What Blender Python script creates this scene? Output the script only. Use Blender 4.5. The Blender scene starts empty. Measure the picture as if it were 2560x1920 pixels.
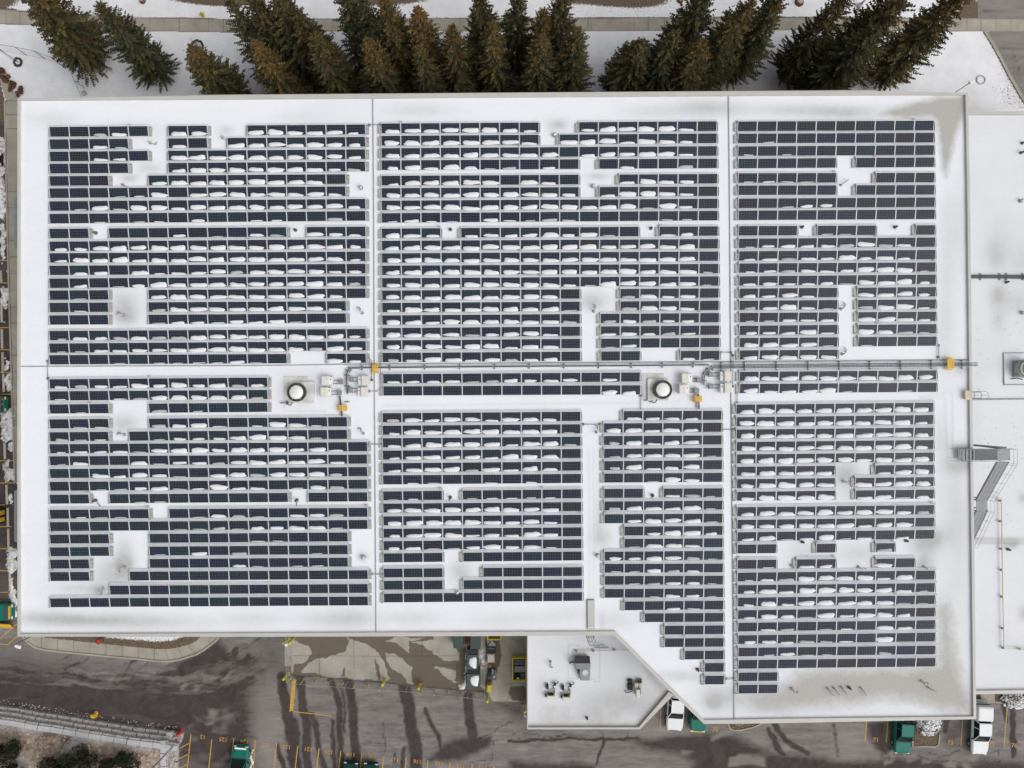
import bpy, math, random
import numpy as np
from math import radians, sin, cos, pi
from mathutils import Matrix, Vector
random.seed(7); rng = np.random.default_rng(7)
S = bpy.context.scene; COL = S.collection
# ------------------------------------------------------------------ survey camera (drone looking almost straight down)
FPX, CW, CH = 1850.0, 2560.0, 1920.0
CAMZ = 88.0; TILT = 0.0128; ROLL = -0.0047
ROT = (Matrix.Rotation(ROLL, 3, 'Z') @ Matrix.Rotation(TILT, 3, 'X'))
def P(x, y, z=0.0):                       # photo pixel -> world point at height z
    d = ROT @ Vector(((x-CW/2)/FPX, -(y-CH/2)/FPX, -1.0))
    t = (z-CAMZ)/d.z
    return Vector((d.x*t, d.y*t, z))
def PW(pts, z=0.0): return [P(x, y, z) for x, y in pts]
def ZM(ox, oy, s, pts): return [(ox+x/s, oy+y/s) for x, y in pts]
# ------------------------------------------------------------------ object helpers
def tag(o, label=None, cat=None, group=None, kind=None):
    if label: o['label'] = label
    if cat: o['category'] = cat
    if group: o['group'] = group
    if kind: o['kind'] = kind
    return o
def empty(name, loc, rz=0.0, label=None, cat=None, group=None):
    o = bpy.data.objects.new(name, None); COL.objects.link(o); o.empty_display_size = .3
    o.location = loc; o.rotation_euler = (0, 0, rz)
    return tag(o, label, cat, group)
def mesh(name, v, f, mats, mi=None, smooth=False):
    m = bpy.data.meshes.new(name); m.from_pydata([tuple(p) for p in v], [], f); 
    for k in (mats if isinstance(mats, (list, tuple)) else [mats]): m.materials.append(k)
    if mi is not None and len(mi) == len(m.polygons): m.polygons.foreach_set('material_index', mi)
    if smooth: m.polygons.foreach_set('use_smooth', [True]*len(m.polygons))
    m.update(); return m
def ob(name, m, parent=None, loc=(0, 0, 0), rz=0.0):
    o = bpy.data.objects.new(name, m); COL.objects.link(o); o.parent = parent
    o.location = loc; o.rotation_euler = (0, 0, rz); return o
def copy_tree(o, parent=None):
    c = o.copy(); COL.objects.link(c); c.parent = parent
    for ch in list(o.children): copy_tree(ch, c)
    return c
class MB:
    def __init__(s): s.v = []; s.f = []; s.m = []; s.k = 0
    def add(s, vs, fs):
        b = len(s.v); s.v += [Vector(p) for p in vs]; s.f += [[b+i for i in f] for f in fs]; s.m += [s.k]*len(fs); return s
    def mat(s, k): s.k = k; return s
    def box(s, c, d, rz=0.0, tilt=0.0):
        x, y, z = d[0]/2, d[1]/2, d[2]/2
        M = Matrix.Rotation(rz, 3, 'Z') @ Matrix.Rotation(tilt, 3, 'X')
        vs = [M @ Vector((i*x, j*y, k*z)) + Vector(c) for k in (-1, 1) for i, j in ((-1, -1), (1, -1), (1, 1), (-1, 1))]
        return s.add(vs, [[3, 2, 1, 0], [4, 5, 6, 7], [0, 1, 5, 4], [1, 2, 6, 5], [2, 3, 7, 6], [3, 0, 4, 7]])
    def bevbox(s, c, d, b, rz=0.0):       # box with chamfered top edges
        x, y, z = d[0]/2, d[1]/2, d[2]/2; M = Matrix.Rotation(rz, 3, 'Z'); vs = []
        for kx, ky, kz in ((x, y, -z), (x, y, z-b), (x-b, y-b, z)):
            vs += [M @ Vector((i*kx, j*ky, kz)) + Vector(c) for i, j in ((-1, -1), (1, -1), (1, 1), (-1, 1))]
        fs = [[3, 2, 1, 0], [8, 9, 10, 11]]
        for l in (0, 4): fs += [[l+i, l+(i+1) % 4, l+4+(i+1) % 4, l+4+i] for i in range(4)]
        return s.add(vs, fs)
    def prism(s, pts, z0, z1, cap=True):
        n = len(pts); pts = [Vector((p[0], p[1])) for p in pts]
        if sum(pts[i].x*pts[(i+1) % n].y-pts[(i+1) % n].x*pts[i].y for i in range(n)) < 0: pts = pts[::-1]
        vs = [(p.x, p.y, z0) for p in pts]+[(p.x, p.y, z1) for p in pts]
        fs = [[i, (i+1) % n, n+(i+1) % n, n+i] for i in range(n)]
        if cap: fs += [list(range(n, 2*n)), list(range(n-1, -1, -1))]
        return s.add(vs, fs)
    def cyl(s, c, r, h, n=16, r2=None):
        r2 = r if r2 is None else r2
        vs = [(c[0]+r*cos(2*pi*i/n), c[1]+r*sin(2*pi*i/n), c[2]) for i in range(n)]
        vs += [(c[0]+r2*cos(2*pi*i/n), c[1]+r2*sin(2*pi*i/n), c[2]+h) for i in range(n)]
        return s.add(vs, [[i, (i+1) % n, n+(i+1) % n, n+i] for i in range(n)]+[list(range(n, 2*n)), list(range(n-1, -1, -1))])
    def lathe(s, c, prof, n=20):
        vs = []; fs = []; k = len(prof)
        for r, z in prof: vs += [(c[0]+r*cos(2*pi*i/n), c[1]+r*sin(2*pi*i/n), c[2]+z) for i in range(n)]
        for j in range(k-1): fs += [[j*n+i, j*n+(i+1) % n, (j+1)*n+(i+1) % n, (j+1)*n+i] for i in range(n)]
        return s.add(vs, fs)
    def tube(s, pts, r, n=6):
        pts = [Vector(p) for p in pts]; b = len(s.v); vs = []; fs = []
        for i, p in enumerate(pts):
            d = (pts[min(i+1, len(pts)-1)]-pts[max(i-1, 0)]).normalized()
            a = d.cross(Vector((0, 0, 1)) if abs(d.z) < .9 else Vector((1, 0, 0))).normalized(); e = d.cross(a)
            rr = r[i] if isinstance(r, (list, tuple)) else r
            vs += [p+rr*(cos(2*pi*k/n)*a+sin(2*pi*k/n)*e) for k in range(n)]
        for i in range(len(pts)-1): fs += [[i*n+k, i*n+(k+1) % n, (i+1)*n+(k+1) % n, (i+1)*n+k] for k in range(n)]
        fs += [list(range(n)), list(range(len(vs)-1, len(vs)-n-1, -1))]
        return s.add(vs, fs)
    def blob(s, c, d, n=14, m=7, rough=0.0, flat=0.35):
        vs = []; fs = []
        for j in range(m+1):
            th = pi*j/m
            for i in range(n):
                k = 1+rough*(random.random()-.5)*2
                z = cos(th)*k; z = z if z > 0 else z*flat
                vs.append((c[0]+d[0]*sin(th)*cos(2*pi*i/n)*k, c[1]+d[1]*sin(th)*sin(2*pi*i/n)*k, c[2]+d[2]*z))
        for j in range(m): fs += [[j*n+i, (j+1)*n+i, (j+1)*n+(i+1) % n, j*n+(i+1) % n] for i in range(n)]
        return s.add(vs, fs)
    def build(s, name, mats, parent=None, smooth=False, local=False):
        off = Vector((0, 0, 0))
        if parent is not None and not local:
            off = Vector(parent.location)
            if parent.parent: off += Vector(parent.parent.location)
        c = Vector((0, 0, 0))
        if parent is None and not local and s.v:
            lo = [min(p[i] for p in s.v) for i in range(3)]; hi = [max(p[i] for p in s.v) for i in range(3)]
            c = Vector(((lo[0]+hi[0])/2, (lo[1]+hi[1])/2, lo[2]))
        m = mesh(name, [p-off-c for p in s.v], s.f, mats, s.m, smooth)
        return ob(name, m, parent, c)
# ------------------------------------------------------------------ node materials
def newmat(name):
    m = bpy.data.materials.new(name); m.use_nodes = True; nt = m.node_tree
    return m, nt, nt.nodes['Principled BSDF']
def N(nt, t, **kw):
    n = nt.nodes.new(t)
    for k, v in kw.items():
        if k.startswith('i_'): n.inputs[k[2:].replace('_', ' ')].default_value = v
        else: setattr(n, k, v)
    return n
def L(nt, a, b): nt.links.new(a, b)
def pos(nt, scale=(1, 1, 1)):
    g = N(nt, 'ShaderNodeNewGeometry'); mp = N(nt, 'ShaderNodeMapping'); mp.inputs['Scale'].default_value = scale
    L(nt, g.outputs['Position'], mp.inputs['Vector']); return mp.outputs['Vector']
def noise(nt, vec, sc, det=4, rough=.55):
    n = N(nt, 'ShaderNodeTexNoise'); n.inputs['Scale'].default_value = sc; n.inputs['Detail'].default_value = det
    n.inputs['Roughness'].default_value = rough; L(nt, vec, n.inputs['Vector']); return n.outputs['Fac']
def ramp(nt, fac, stops):
    r = N(nt, 'ShaderNodeValToRGB'); e = r.color_ramp.elements
    while len(e) < len(stops): e.new(.5)
    for k, (p, c) in enumerate(stops): e[k].position = p; e[k].color = (c, c, c, 1) if not isinstance(c, tuple) else (*c, 1)
    L(nt, fac, r.inputs['Fac']); return r.outputs['Color']
def math_(nt, op, a, b=None, clamp=False):
    n = N(nt, 'ShaderNodeMath', operation=op, use_clamp=clamp)
    for i, q in enumerate((a, b)):
        if q is None: continue
        if isinstance(q, (int, float)): n.inputs[i].default_value = q
        else: L(nt, q, n.inputs[i])
    return n.outputs[0]
def mix(nt, fac, a, b, mode='MIX'):
    n = N(nt, 'ShaderNodeMix', data_type='RGBA', blend_type=mode)
    for i, q in ((0, fac), (6, a), (7, b)):
        if isinstance(q, (int, float)): n.inputs[i].default_value = q
        elif isinstance(q, tuple): n.inputs[i].default_value = (*q, 1)
        else: L(nt, q, n.inputs[i])
    return n.outputs[2]
def bump(nt, bs, h, st=.3, d=.05):
    b = N(nt, 'ShaderNodeBump'); b.inputs['Strength'].default_value = st; b.inputs['Distance'].default_value = d
    L(nt, h, b.inputs['Height']); L(nt, b.outputs['Normal'], bs.inputs['Normal'])
def attr(nt, name='mask'):
    a = N(nt, 'ShaderNodeAttribute', attribute_name=name); sp = N(nt, 'ShaderNodeSeparateColor')
    L(nt, a.outputs['Color'], sp.inputs[0]); return sp.outputs
def simple(name, col, rough=.6, metal=0.0, var=.12, sc=2.0, spec=.5, coat=0.0):
    m, nt, b = newmat(name)
    n = noise(nt, pos(nt), sc, 5); c1 = tuple(c*(1-var) for c in col); c2 = tuple(min(1, c*(1+var)) for c in col)
    L(nt, ramp(nt, n, [(.3, c1), (.7, c2)]), b.inputs['Base Color'])
    b.inputs['Roughness'].default_value = rough; b.inputs['Metallic'].default_value = metal
    b.inputs['Specular IOR Level'].default_value = spec; b.inputs['Coat Weight'].default_value = coat
    return m
MT = {}
MT['coping'] = simple('coping_metal', (.50, .485, .45), .5, 0, .05, .6)
MT['galv'] = simple('galvanised_steel', (.5, .51, .52), .45, .35, .12, 3)
MT['deflector'] = simple('deflector_sheet', (.80, .82, .84), .6, 0, .06, 1.2)
MT['frame'] = simple('aluminium_frame', (.62, .64, .66), .4, 0, .05, 4)
MT['dgrey'] = simple('dark_grey_metal', (.09, .095, .1), .5, .2, .2, 3)
MT['mgrey'] = simple('mid_grey_paint', (.24, .25, .255), .5, 0, .12, 2)
MT['joint'] = simple('joint_rubber', (.30, .31, .32), .7, 0, .2, 1.5)
MT['white'] = simple('white_paint', (.78, .78, .76), .4, 0, .05, 2)
MT['cream'] = simple('cream_paint', (.66, .63, .56), .5, 0, .08, 3)
MT['beige'] = simple('beige_pipe_paint', (.6, .5, .36), .5, 0, .1, 3)
MT['black'] = simple('black_rubber', (.015, .015, .016), .7, 0, .2, 5)
MT['yellow'] = simple('yellow_paint', (.68, .40, .03), .5, 0, .12, 3)
MT['yellow2'] = simple('lemon_paint', (.55, .47, .04), .5, 0, .15, 3)
MT['line'] = simple('orange_line_paint', (.52, .30, .045), .7, 0, .35, 6)
MT['number'] = simple('orange_number_paint', (.45, .23, .045), .7, 0, .3, 8)
MT['red'] = simple('red_paint', (.5, .03, .03), .5, 0, .15, 3)
MT['green'] = simple('green_car_paint', (.006, .15, .112), .45, 0, .05, 1, .25, 0)
MT['dkgreen'] = simple('dark_green_paint', (.045, .075, .068), .5, 0, .15, 2)
MT['vgreen'] = simple('deep_green_car_paint', (.004, .035, .028), .4, 0, .1, 1, .3, 0)
MT['wcar'] = simple('white_car_paint', (.74, .75, .76), .4, 0, .03, 1, .3, 0)
MT['glass'] = simple('car_glass', (.010, .017, .017), .12, 0, .2, 1, .2)
MT['block'] = simple('ballast_concrete', (.46, .43, .38), .9, 0, .15, 4)
MT['earth'] = simple('brown_earth', (.13, .085, .05), .95, 0, .45, 3)
MT['rust'] = simple('rusty_metal', (.25, .11, .06), .8, 0, .35, 4)
MT['bark'] = simple('bark', (.06, .045, .035), .9, 0, .3, 5)
MT['brownleaf'] = simple('dry_brown_leaves', (.14, .075, .045), .9, 0, .5, 6)
MT['wood'] = simple('weathered_wood', (.42, .37, .28), .9, 0, .25, 3)
MT['stone'] = simple('pale_rock', (.42, .36, .29), .9, 0, .35, 2.5)
MT['wall'] = simple('precast_wall', (.4, .38, .34), .85, 0, .08, .8)

def snow_mat(name, base=.84, warm=0.0):
    m, nt, b = newmat(name); v = pos(nt)
    n = noise(nt, v, .35, 5); c = (base*.965, base*.98, base)
    L(nt, ramp(nt, n, [(.25, tuple(k*.95 for k in c)), (.7, c)]), b.inputs['Base Color'])
    b.inputs['Roughness'].default_value = .85; b.inputs['Specular IOR Level'].default_value = .2
    bump(nt, b, noise(nt, v, 5, 4), .12, .04); return m
MT['snow'] = snow_mat('clean_snow', .9)
MT['patch'] = snow_mat('panel_snow', .78); MT['thin'] = snow_mat('thin_wet_snow', .5)
def dirty_snow():
    m, nt, b = newmat('dirty_snow_pile'); v = pos(nt)
    n = noise(nt, v, 2.2, 7, .7); c = ramp(nt, n, [(.36, (.2, .17, .14)), (.47, (.62, .6, .57)), (.62, (.85, .86, .87))])
    L(nt, c, b.inputs['Base Color']); b.inputs['Roughness'].default_value = .9; bump(nt, b, n, .6, .15); return m
MT['pile'] = dirty_snow()

def roof_snow(name, base, grav):          # R: bare gravel, G: thin grey slush, B: dark line / stain
    m, nt, b = newmat(name); v = pos(nt); a = attr(nt)
    nf = noise(nt, v, .9, 7, .7); ns = noise(nt, v, 6, 4, .7); nb = noise(nt, v, .12, 3)
    nd = noise(nt, pos(nt, (.5, 1.4, 1)), .45, 5, .6)
    white = ramp(nt, math_(nt, 'ADD', math_(nt, 'MULTIPLY', nb, .6), math_(nt, 'MULTIPLY', nd, .4)), [(.3, (base*.90, base*.925, base*.96)), (.6, (base*.965, base*.985, base*1.02))])
    white = mix(nt, .22, white, ramp(nt, noise(nt, v, 3.2, 6, .75), [(.35, .86), (.6, 1.03)]), 'MULTIPLY')
    slush = mix(nt, math_(nt, 'MULTIPLY', a[1], math_(nt, 'ADD', math_(nt, 'MULTIPLY', nf, .9), .55), True), white, (.46, .46, .455))
    g = ramp(nt, ns, [(.3, tuple(c*.88 for c in grav)), (.55, grav), (.75, tuple(c*1.08 for c in grav))])
    f = math_(nt, 'ADD', a[0], math_(nt, 'MULTIPLY', math_(nt, 'SUBTRACT', nf, .5), math_(nt, 'MULTIPLY', ramp(nt, a[0], [(0, 0.0), (.2, .55), (.8, .55), (1, .1)]), 1.0)), True)
    f2 = ramp(nt, f, [(.25, 0.0), (.75, 1.0)])
    c = mix(nt, f2, slush, g); c = mix(nt, a[2], c, (.2, .195, .19))
    L(nt, c, b.inputs['Base Color']); b.inputs['Roughness'].default_value = .88; b.inputs['Specular IOR Level'].default_value = .2
    bump(nt, b, math_(nt, 'ADD', noise(nt, v, 1.1, 5), math_(nt, 'MULTIPLY', ns, .25)), .12, .15); return m
MT['roofsnow'] = roof_snow('snowy_roof', .84, (.455, .437, .405))
MT['roofsnow2'] = roof_snow('snowy_lower_roof', .76, (.44, .42, .38))
def lawn():                               # R: bare brown ground, G: speckle
    m, nt, b = newmat('snowy_lawn'); v = pos(nt); a = attr(nt)
    n1 = noise(nt, v, .5, 6, .65); n2 = noise(nt, v, 4.5, 5, .7); n3 = noise(nt, v, 9, 3, .7)
    white = ramp(nt, n1, [(.3, (.70, .70, .715)), (.7, (.82, .825, .84))])
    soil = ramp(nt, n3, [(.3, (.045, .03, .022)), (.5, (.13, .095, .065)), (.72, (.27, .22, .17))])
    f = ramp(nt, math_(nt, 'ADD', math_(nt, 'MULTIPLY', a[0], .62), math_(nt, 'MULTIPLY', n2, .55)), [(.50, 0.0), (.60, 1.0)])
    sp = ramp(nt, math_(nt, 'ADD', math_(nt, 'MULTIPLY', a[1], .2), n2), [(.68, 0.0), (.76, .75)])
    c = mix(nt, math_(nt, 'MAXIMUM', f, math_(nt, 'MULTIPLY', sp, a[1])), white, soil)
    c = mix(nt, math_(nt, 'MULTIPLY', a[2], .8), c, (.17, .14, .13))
    L(nt, c, b.inputs['Base Color']); b.inputs['Roughness'].default_value = .9; b.inputs['Specular IOR Level'].default_value = .2
    bump(nt, b, n2, .25, .08); return m
MT['lawn'] = lawn()
def asphalt():                            # R: wet and one painted pickup shadow, G: pale dry concrete patch, B: crack
    m, nt, b = newmat('asphalt'); v = pos(nt); a = attr(nt)
    st = noise(nt, pos(nt, (.2, 1.2, 1)), 1.2, 6, .7)
    wv = N(nt, 'ShaderNodeTexNoise'); wv.inputs['Scale'].default_value = .22; L(nt, v, wv.inputs['Vector']); vm = N(nt, 'ShaderNodeVectorMath', operation='MULTIPLY_ADD'); vm.inputs[1].default_value = (9, 9, 9); L(nt, wv.outputs['Color'], vm.inputs[0]); L(nt, v, vm.inputs[2])
    st2 = noise(nt, vm.outputs[0], .55, 6, .7)
    fine = noise(nt, v, 14, 3, .7); big = noise(nt, v, .16, 4)
    dry = ramp(nt, st, [(.28, (.12, .107, .10)), (.5, (.20, .182, .17)), (.72, (.29, .268, .25))])
    dry = mix(nt, .45, dry, ramp(nt, st2, [(.3, .6), (.7, 1.2)]), 'MULTIPLY')
    dry = mix(nt, a[1], dry, ramp(nt, big, [(.3, (.2, .185, .165)), (.7, (.29, .27, .24))]))
    wet = ramp(nt, st2, [(.3, (.040, .031, .0285)), (.65, (.078, .062, .057))])
    w = math_(nt, 'ADD', a[0], math_(nt, 'MULTIPLY', math_(nt, 'SUBTRACT', st, .5), math_(nt, 'MULTIPLY', ramp(nt, a[0], [(0, .25), (.3, 1.0), (.8, .8), (1, .35)]), 1.3)), True)
    c = mix(nt, ramp(nt, w, [(.2, 0.0), (.7, 1.0)]), dry, wet)
    c = mix(nt, .35, c, ramp(nt, fine, [(.3, .7), (.7, 1.25)]), 'MULTIPLY'); c = mix(nt, a[2], c, (.022, .02, .019))
    L(nt, c, b.inputs['Base Color']); b.inputs['Roughness'].default_value = .85; b.inputs['Specular IOR Level'].default_value = .25
    bump(nt, b, fine, .3, .02); return m
MT['asphalt'] = asphalt()
def concrete(name, c1, c2, wetc):         # R: wet, B: joint / crack
    m, nt, b = newmat(name); v = pos(nt); a = attr(nt)
    n = noise(nt, v, .55, 6, .65); f = noise(nt, v, 7, 4, .7)
    dry = ramp(nt, n, [(.3, c1), (.7, c2)])
    w = math_(nt, 'ADD', a[0], math_(nt, 'MULTIPLY', math_(nt, 'SUBTRACT', n, .5), math_(nt, 'MULTIPLY', ramp(nt, a[0], [(0, 0.0), (.3, 1.0), (.8, 1.0), (1, .1)]), .8)), True)
    c = mix(nt, ramp(nt, w, [(.4, 0.0), (.58, 1.0)]), dry, mix(nt, n, wetc, tuple(k*1.35 for k in wetc)))
    c = mix(nt, .3, c, ramp(nt, f, [(.3, .75), (.7, 1.2)]), 'MULTIPLY'); c = mix(nt, a[2], c, (.07, .06, .05))
    L(nt, c, b.inputs['Base Color']); b.inputs['Roughness'].default_value = .88; b.inputs['Specular IOR Level'].default_value = .25
    bump(nt, b, f, .2, .02); return m
MT['concrete'] = concrete('yard_concrete', (.30, .28, .235), (.42, .395, .34), (.125, .105, .08))
MT['walk'] = concrete('sidewalk_concrete', (.30, .27, .22), (.41, .38, .32), (.16, .125, .1))
def cell_glass(k, c1, c2):
    m, nt, b = newmat('solar_cells_%s' % k)
    uv = N(nt, 'ShaderNodeTexCoord'); sp = N(nt, 'ShaderNodeSeparateXYZ'); L(nt, uv.outputs['Object'], sp.inputs[0])
    gx = math_(nt, 'PINGPONG', sp.outputs[0], .0805); gy = math_(nt, 'PINGPONG', math_(nt, 'SUBTRACT', sp.outputs[1], .006), .0805)
    ln = math_(nt, 'LESS_THAN', math_(nt, 'MINIMUM', gx, gy), .007)
    di = math_(nt, 'LESS_THAN', math_(nt, 'ADD', gx, gy), .026)
    inf = N(nt, 'ShaderNodeObjectInfo')
    base = mix(nt, inf.outputs['Random'], c1, c2)
    c = mix(nt, math_(nt, 'MULTIPLY', ln, .30), base, (.15, .155, .18)); c = mix(nt, math_(nt, 'MULTIPLY', di, .8), c, (.3, .3, .33))
    L(nt, c, b.inputs['Base Color']); b.inputs['Roughness'].default_value = .2; b.inputs['Specular IOR Level'].default_value = .12
    return m
MT['cellA'] = cell_glass('blue', (.013, .019, .039), (.019, .019, .031))
MT['cellB'] = cell_glass('black', (.019, .018, .025), (.013, .017, .031))
MT['cellC'] = cell_glass('teal', (.012, .025, .034), (.017, .023, .032))
def foliage(name, k=1.0):
    m, nt, b = newmat(name); a = N(nt, 'ShaderNodeAttribute', attribute_name='tint')
    inf = N(nt, 'ShaderNodeObjectInfo')
    c = mix(nt, 1.0, a.outputs['Color'], ramp(nt, inf.outputs['Random'], [(0, (.75*k, .85*k, .85*k)), (.5, (1.0*k, .95*k, .85*k)), (1, (1.2*k, 1.05*k, .85*k))]), 'MULTIPLY')
    L(nt, c, b.inputs['Base Color']); b.inputs['Roughness'].default_value = .7; b.inputs['Specular IOR Level'].default_value = .15
    return m
MT['needles'] = foliage('spruce_needles')
# ------------------------------------------------------------------ masked sheets
def inside(X, Y, poly):
    r = np.zeros(X.shape, bool); n = len(poly)
    for i in range(n):
        x1, y1 = poly[i][0], poly[i][1]; x2, y2 = poly[(i+1) % n][0], poly[(i+1) % n][1]
        if y1 == y2: continue
        c = ((y1 > Y) != (y2 > Y)) & (X < (x2-x1)*(Y-y1)/(y2-y1)+x1); r ^= c
    return r
def segd(X, Y, pts, closed=False):
    d = np.full(X.shape, 1e9); n = len(pts)
    for i in range(n if closed else n-1):
        a, b = pts[i], pts[(i+1) % n]; dx, dy = b[0]-a[0], b[1]-a[1]; q = dx*dx+dy*dy+1e-12
        t = np.clip(((X-a[0])*dx+(Y-a[1])*dy)/q, 0, 1); d = np.minimum(d, np.hypot(X-a[0]-t*dx, Y-a[1]-t*dy))
    return d
def warp(X, Y, amp, sc, seed=5):
    r = np.random.default_rng(seed); dx = 0*X; dy = 0*X
    for k in range(7):
        f = sc*2**(k*.55); q = r.uniform(0, 6.28); p1, p2 = r.uniform(0, 6.28, 2); t = X*cos(q)+Y*sin(q); u = -X*sin(q)+Y*cos(q)
        dx += amp/(1+k*.6)*np.sin(f*t+p1+1.3*np.sin(f*.6*u)); dy += amp/(1+k*.6)*np.sin(f*u+p2+1.3*np.sin(f*.7*t))
    return X+dx, Y+dy
def m_poly(X, Y, poly, soft):
    d = segd(X, Y, poly, True); s = np.where(inside(X, Y, poly), d, -d); return np.clip(s/soft*.5+.5, 0, 1)
def m_line(X, Y, pts, w, soft): return np.clip((w/2+soft/2-segd(X, Y, pts))/soft, 0, 1)
def m_blob(X, Y, c, rx, ry): return np.exp(-(((X-c[0])/rx)**2+((Y-c[1])/ry)**2))
def sheet(name, poly, z, res, mat_, masks, parent=None, zf=None):
    """a finely divided sheet inside the world polygon; masks(X,Y)->(R,G,B) describe what lies on it"""
    xs = [p[0] for p in poly]; ys = [p[1] for p in poly]
    nx = int((max(xs)-min(xs))/res)+2; ny = int((max(ys)-min(ys))/res)+2
    gx = np.linspace(min(xs), max(xs), nx); gy = np.linspace(min(ys), max(ys), ny)
    X, Y = np.meshgrid(gx, gy); Zz = np.full(X.shape, z) if zf is None else zf(X, Y)
    cx = (X[:-1, :-1]+X[1:, 1:])/2; cy = (Y[:-1, :-1]+Y[1:, 1:])/2; keep = inside(cx, cy, poly)
    idx = np.arange(nx*ny).reshape(ny, nx)
    F = np.stack([idx[:-1, :-1], idx[:-1, 1:], idx[1:, 1:], idx[1:, :-1]], -1)[keep]
    used = np.unique(F); rem = np.full(nx*ny, -1); rem[used] = np.arange(len(used)); F = rem[F]
    V = np.stack([X.ravel(), Y.ravel(), Zz.ravel()], 1)[used]
    m = bpy.data.meshes.new(name); m.vertices.add(len(V)); m.vertices.foreach_set('co', V.ravel())
    m.loops.add(F.size); m.loops.foreach_set('vertex_index', F.ravel()); m.polygons.add(len(F))
    m.polygons.foreach_set('loop_start', np.arange(0, F.size, 4)); m.update(calc_edges=True)
    m.materials.append(mat_)
    Rm, G, B = [np.clip(q, 0, 1)*np.ones(X.shape) for q in masks(X, Y)]
    c = np.stack([Rm.ravel(), G.ravel(), B.ravel(), np.ones(X.size)], 1)[used]
    at = m.color_attributes.new('mask', 'FLOAT_COLOR', 'POINT'); at.data.foreach_set('color', c.ravel().astype(np.float32))
    if zf is not None: m.polygons.foreach_set('use_smooth', [True]*len(m.polygons))
    m.update(); return ob(name, m, parent, -Vector(parent.location) if parent else (0, 0, 0))
def zero(X, Y): return 0*X, 0*X, 0*X
# ------------------------------------------------------------------ SETTING: ground, lawns, walks, road
HR, HE, HA = 14.0, 8.0, 6.0               # roof heights: main hall, east wing, annex
def struct(o): o['kind'] = 'structure'; return o
gm, nt, bs = newmat('open_ground'); v = pos(nt)
n = noise(nt, v, .08, 7, .65)
L(nt, ramp(nt, n, [(.4, (.13, .10, .075)), (.5, (.4, .37, .34)), (.6, (.8, .8, .8))]), bs.inputs['Base Color']); bs.inputs['Roughness'].default_value = .95
g = MB().add([(-900, -900, -.02), (900, -900, -.02), (900, 900, -.02), (-900, 900, -.02)], [[0, 1, 2, 3]]).build('ground', gm); struct(g)

walk_bot = [(-60, 57), (0, 59.5), (58, 62), (160, 69), (260, 75), (376, 78.5), (579, 80.5), (1103, 77.5), (1465, 78.5), (1642, 77.5), (2094, 76.5), (2371, 78.5), (2460, 79.5), (2640, 80)]
walk_top = [(-60, 19), (0, 22.5), (46, 27.5), (160, 34), (246, 39.5), (327, 43.5), (579, 48), (1074, 45), (1462, 45.5), (2094, 43.8), (2397, 45.3), (2441, 45.8), (2640, 47)]
curbN = [(2458, 80), (2478, 112), (2500, 152), (2522, 195), (2545, 235), (2570, 275), (2600, 330), (2640, 420)]
# lawn between walk and hall, browner and darker under the spruces
lp = PW(walk_bot[:-1]+curbN[1:]+[(2640, 560), (-60, 560), (-60, 40)])
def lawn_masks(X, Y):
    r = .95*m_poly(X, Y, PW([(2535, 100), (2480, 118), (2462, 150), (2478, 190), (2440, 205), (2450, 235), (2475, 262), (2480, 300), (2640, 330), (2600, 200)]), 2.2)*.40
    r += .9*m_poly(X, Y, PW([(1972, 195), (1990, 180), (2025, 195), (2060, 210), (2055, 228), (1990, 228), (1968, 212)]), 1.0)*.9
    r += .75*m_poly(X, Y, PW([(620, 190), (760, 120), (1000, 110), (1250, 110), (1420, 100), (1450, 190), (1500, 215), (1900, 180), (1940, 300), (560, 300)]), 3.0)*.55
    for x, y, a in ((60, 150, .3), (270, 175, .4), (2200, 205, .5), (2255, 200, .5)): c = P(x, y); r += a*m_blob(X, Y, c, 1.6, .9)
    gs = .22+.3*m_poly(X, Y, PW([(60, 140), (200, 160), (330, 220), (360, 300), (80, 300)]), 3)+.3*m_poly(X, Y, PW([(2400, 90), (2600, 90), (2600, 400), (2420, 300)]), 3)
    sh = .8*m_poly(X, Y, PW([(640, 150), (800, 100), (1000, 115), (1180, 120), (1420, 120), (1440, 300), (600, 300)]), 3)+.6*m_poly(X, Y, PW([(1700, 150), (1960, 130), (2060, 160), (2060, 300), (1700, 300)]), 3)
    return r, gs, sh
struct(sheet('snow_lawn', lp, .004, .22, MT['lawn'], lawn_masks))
# verge beyond the walk
vp = PW([(-60, -70)]+walk_top[:-2]+[(2444, 44), (2436, -70)])
def verge_masks(X, Y):
    r = 0*X
    for x, y, rx, ry, a in ((0, 0, 2.5, 1.2, .9), (580, -3, 4.5, .9, 1.0), (500, -14, 5, 1, .9), (900, 2, 4, .8, .5), (1000, -6, 5, 1, .7), (1480, -6, 6, 1.0, .85), (1600, -2, 4, 1.2, .8), (1850, 10, 4, 1.5, .35), (2425, 22, 1.2, 2.2, .8), (2418, 40, 1.2, .8, .6), (2440, 30, .8, 1.5, .8)):
        r += a*m_blob(X, Y, P(x, y), rx, ry)
    r += .7*m_line(X, Y, PW(walk_top), .25, .2)
    return r, .35+.5*m_poly(X, Y, PW([(1440, -60), (1700, -60), (1720, 60), (1440, 30)]), 3)+.3*m_poly(X, Y, PW([(450, -60), (700, -60), (700, 30), (450, 30)]), 3), 0*X
struct(sheet('snow_verge', vp, .004, .22, MT['lawn'], verge_masks))
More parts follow.
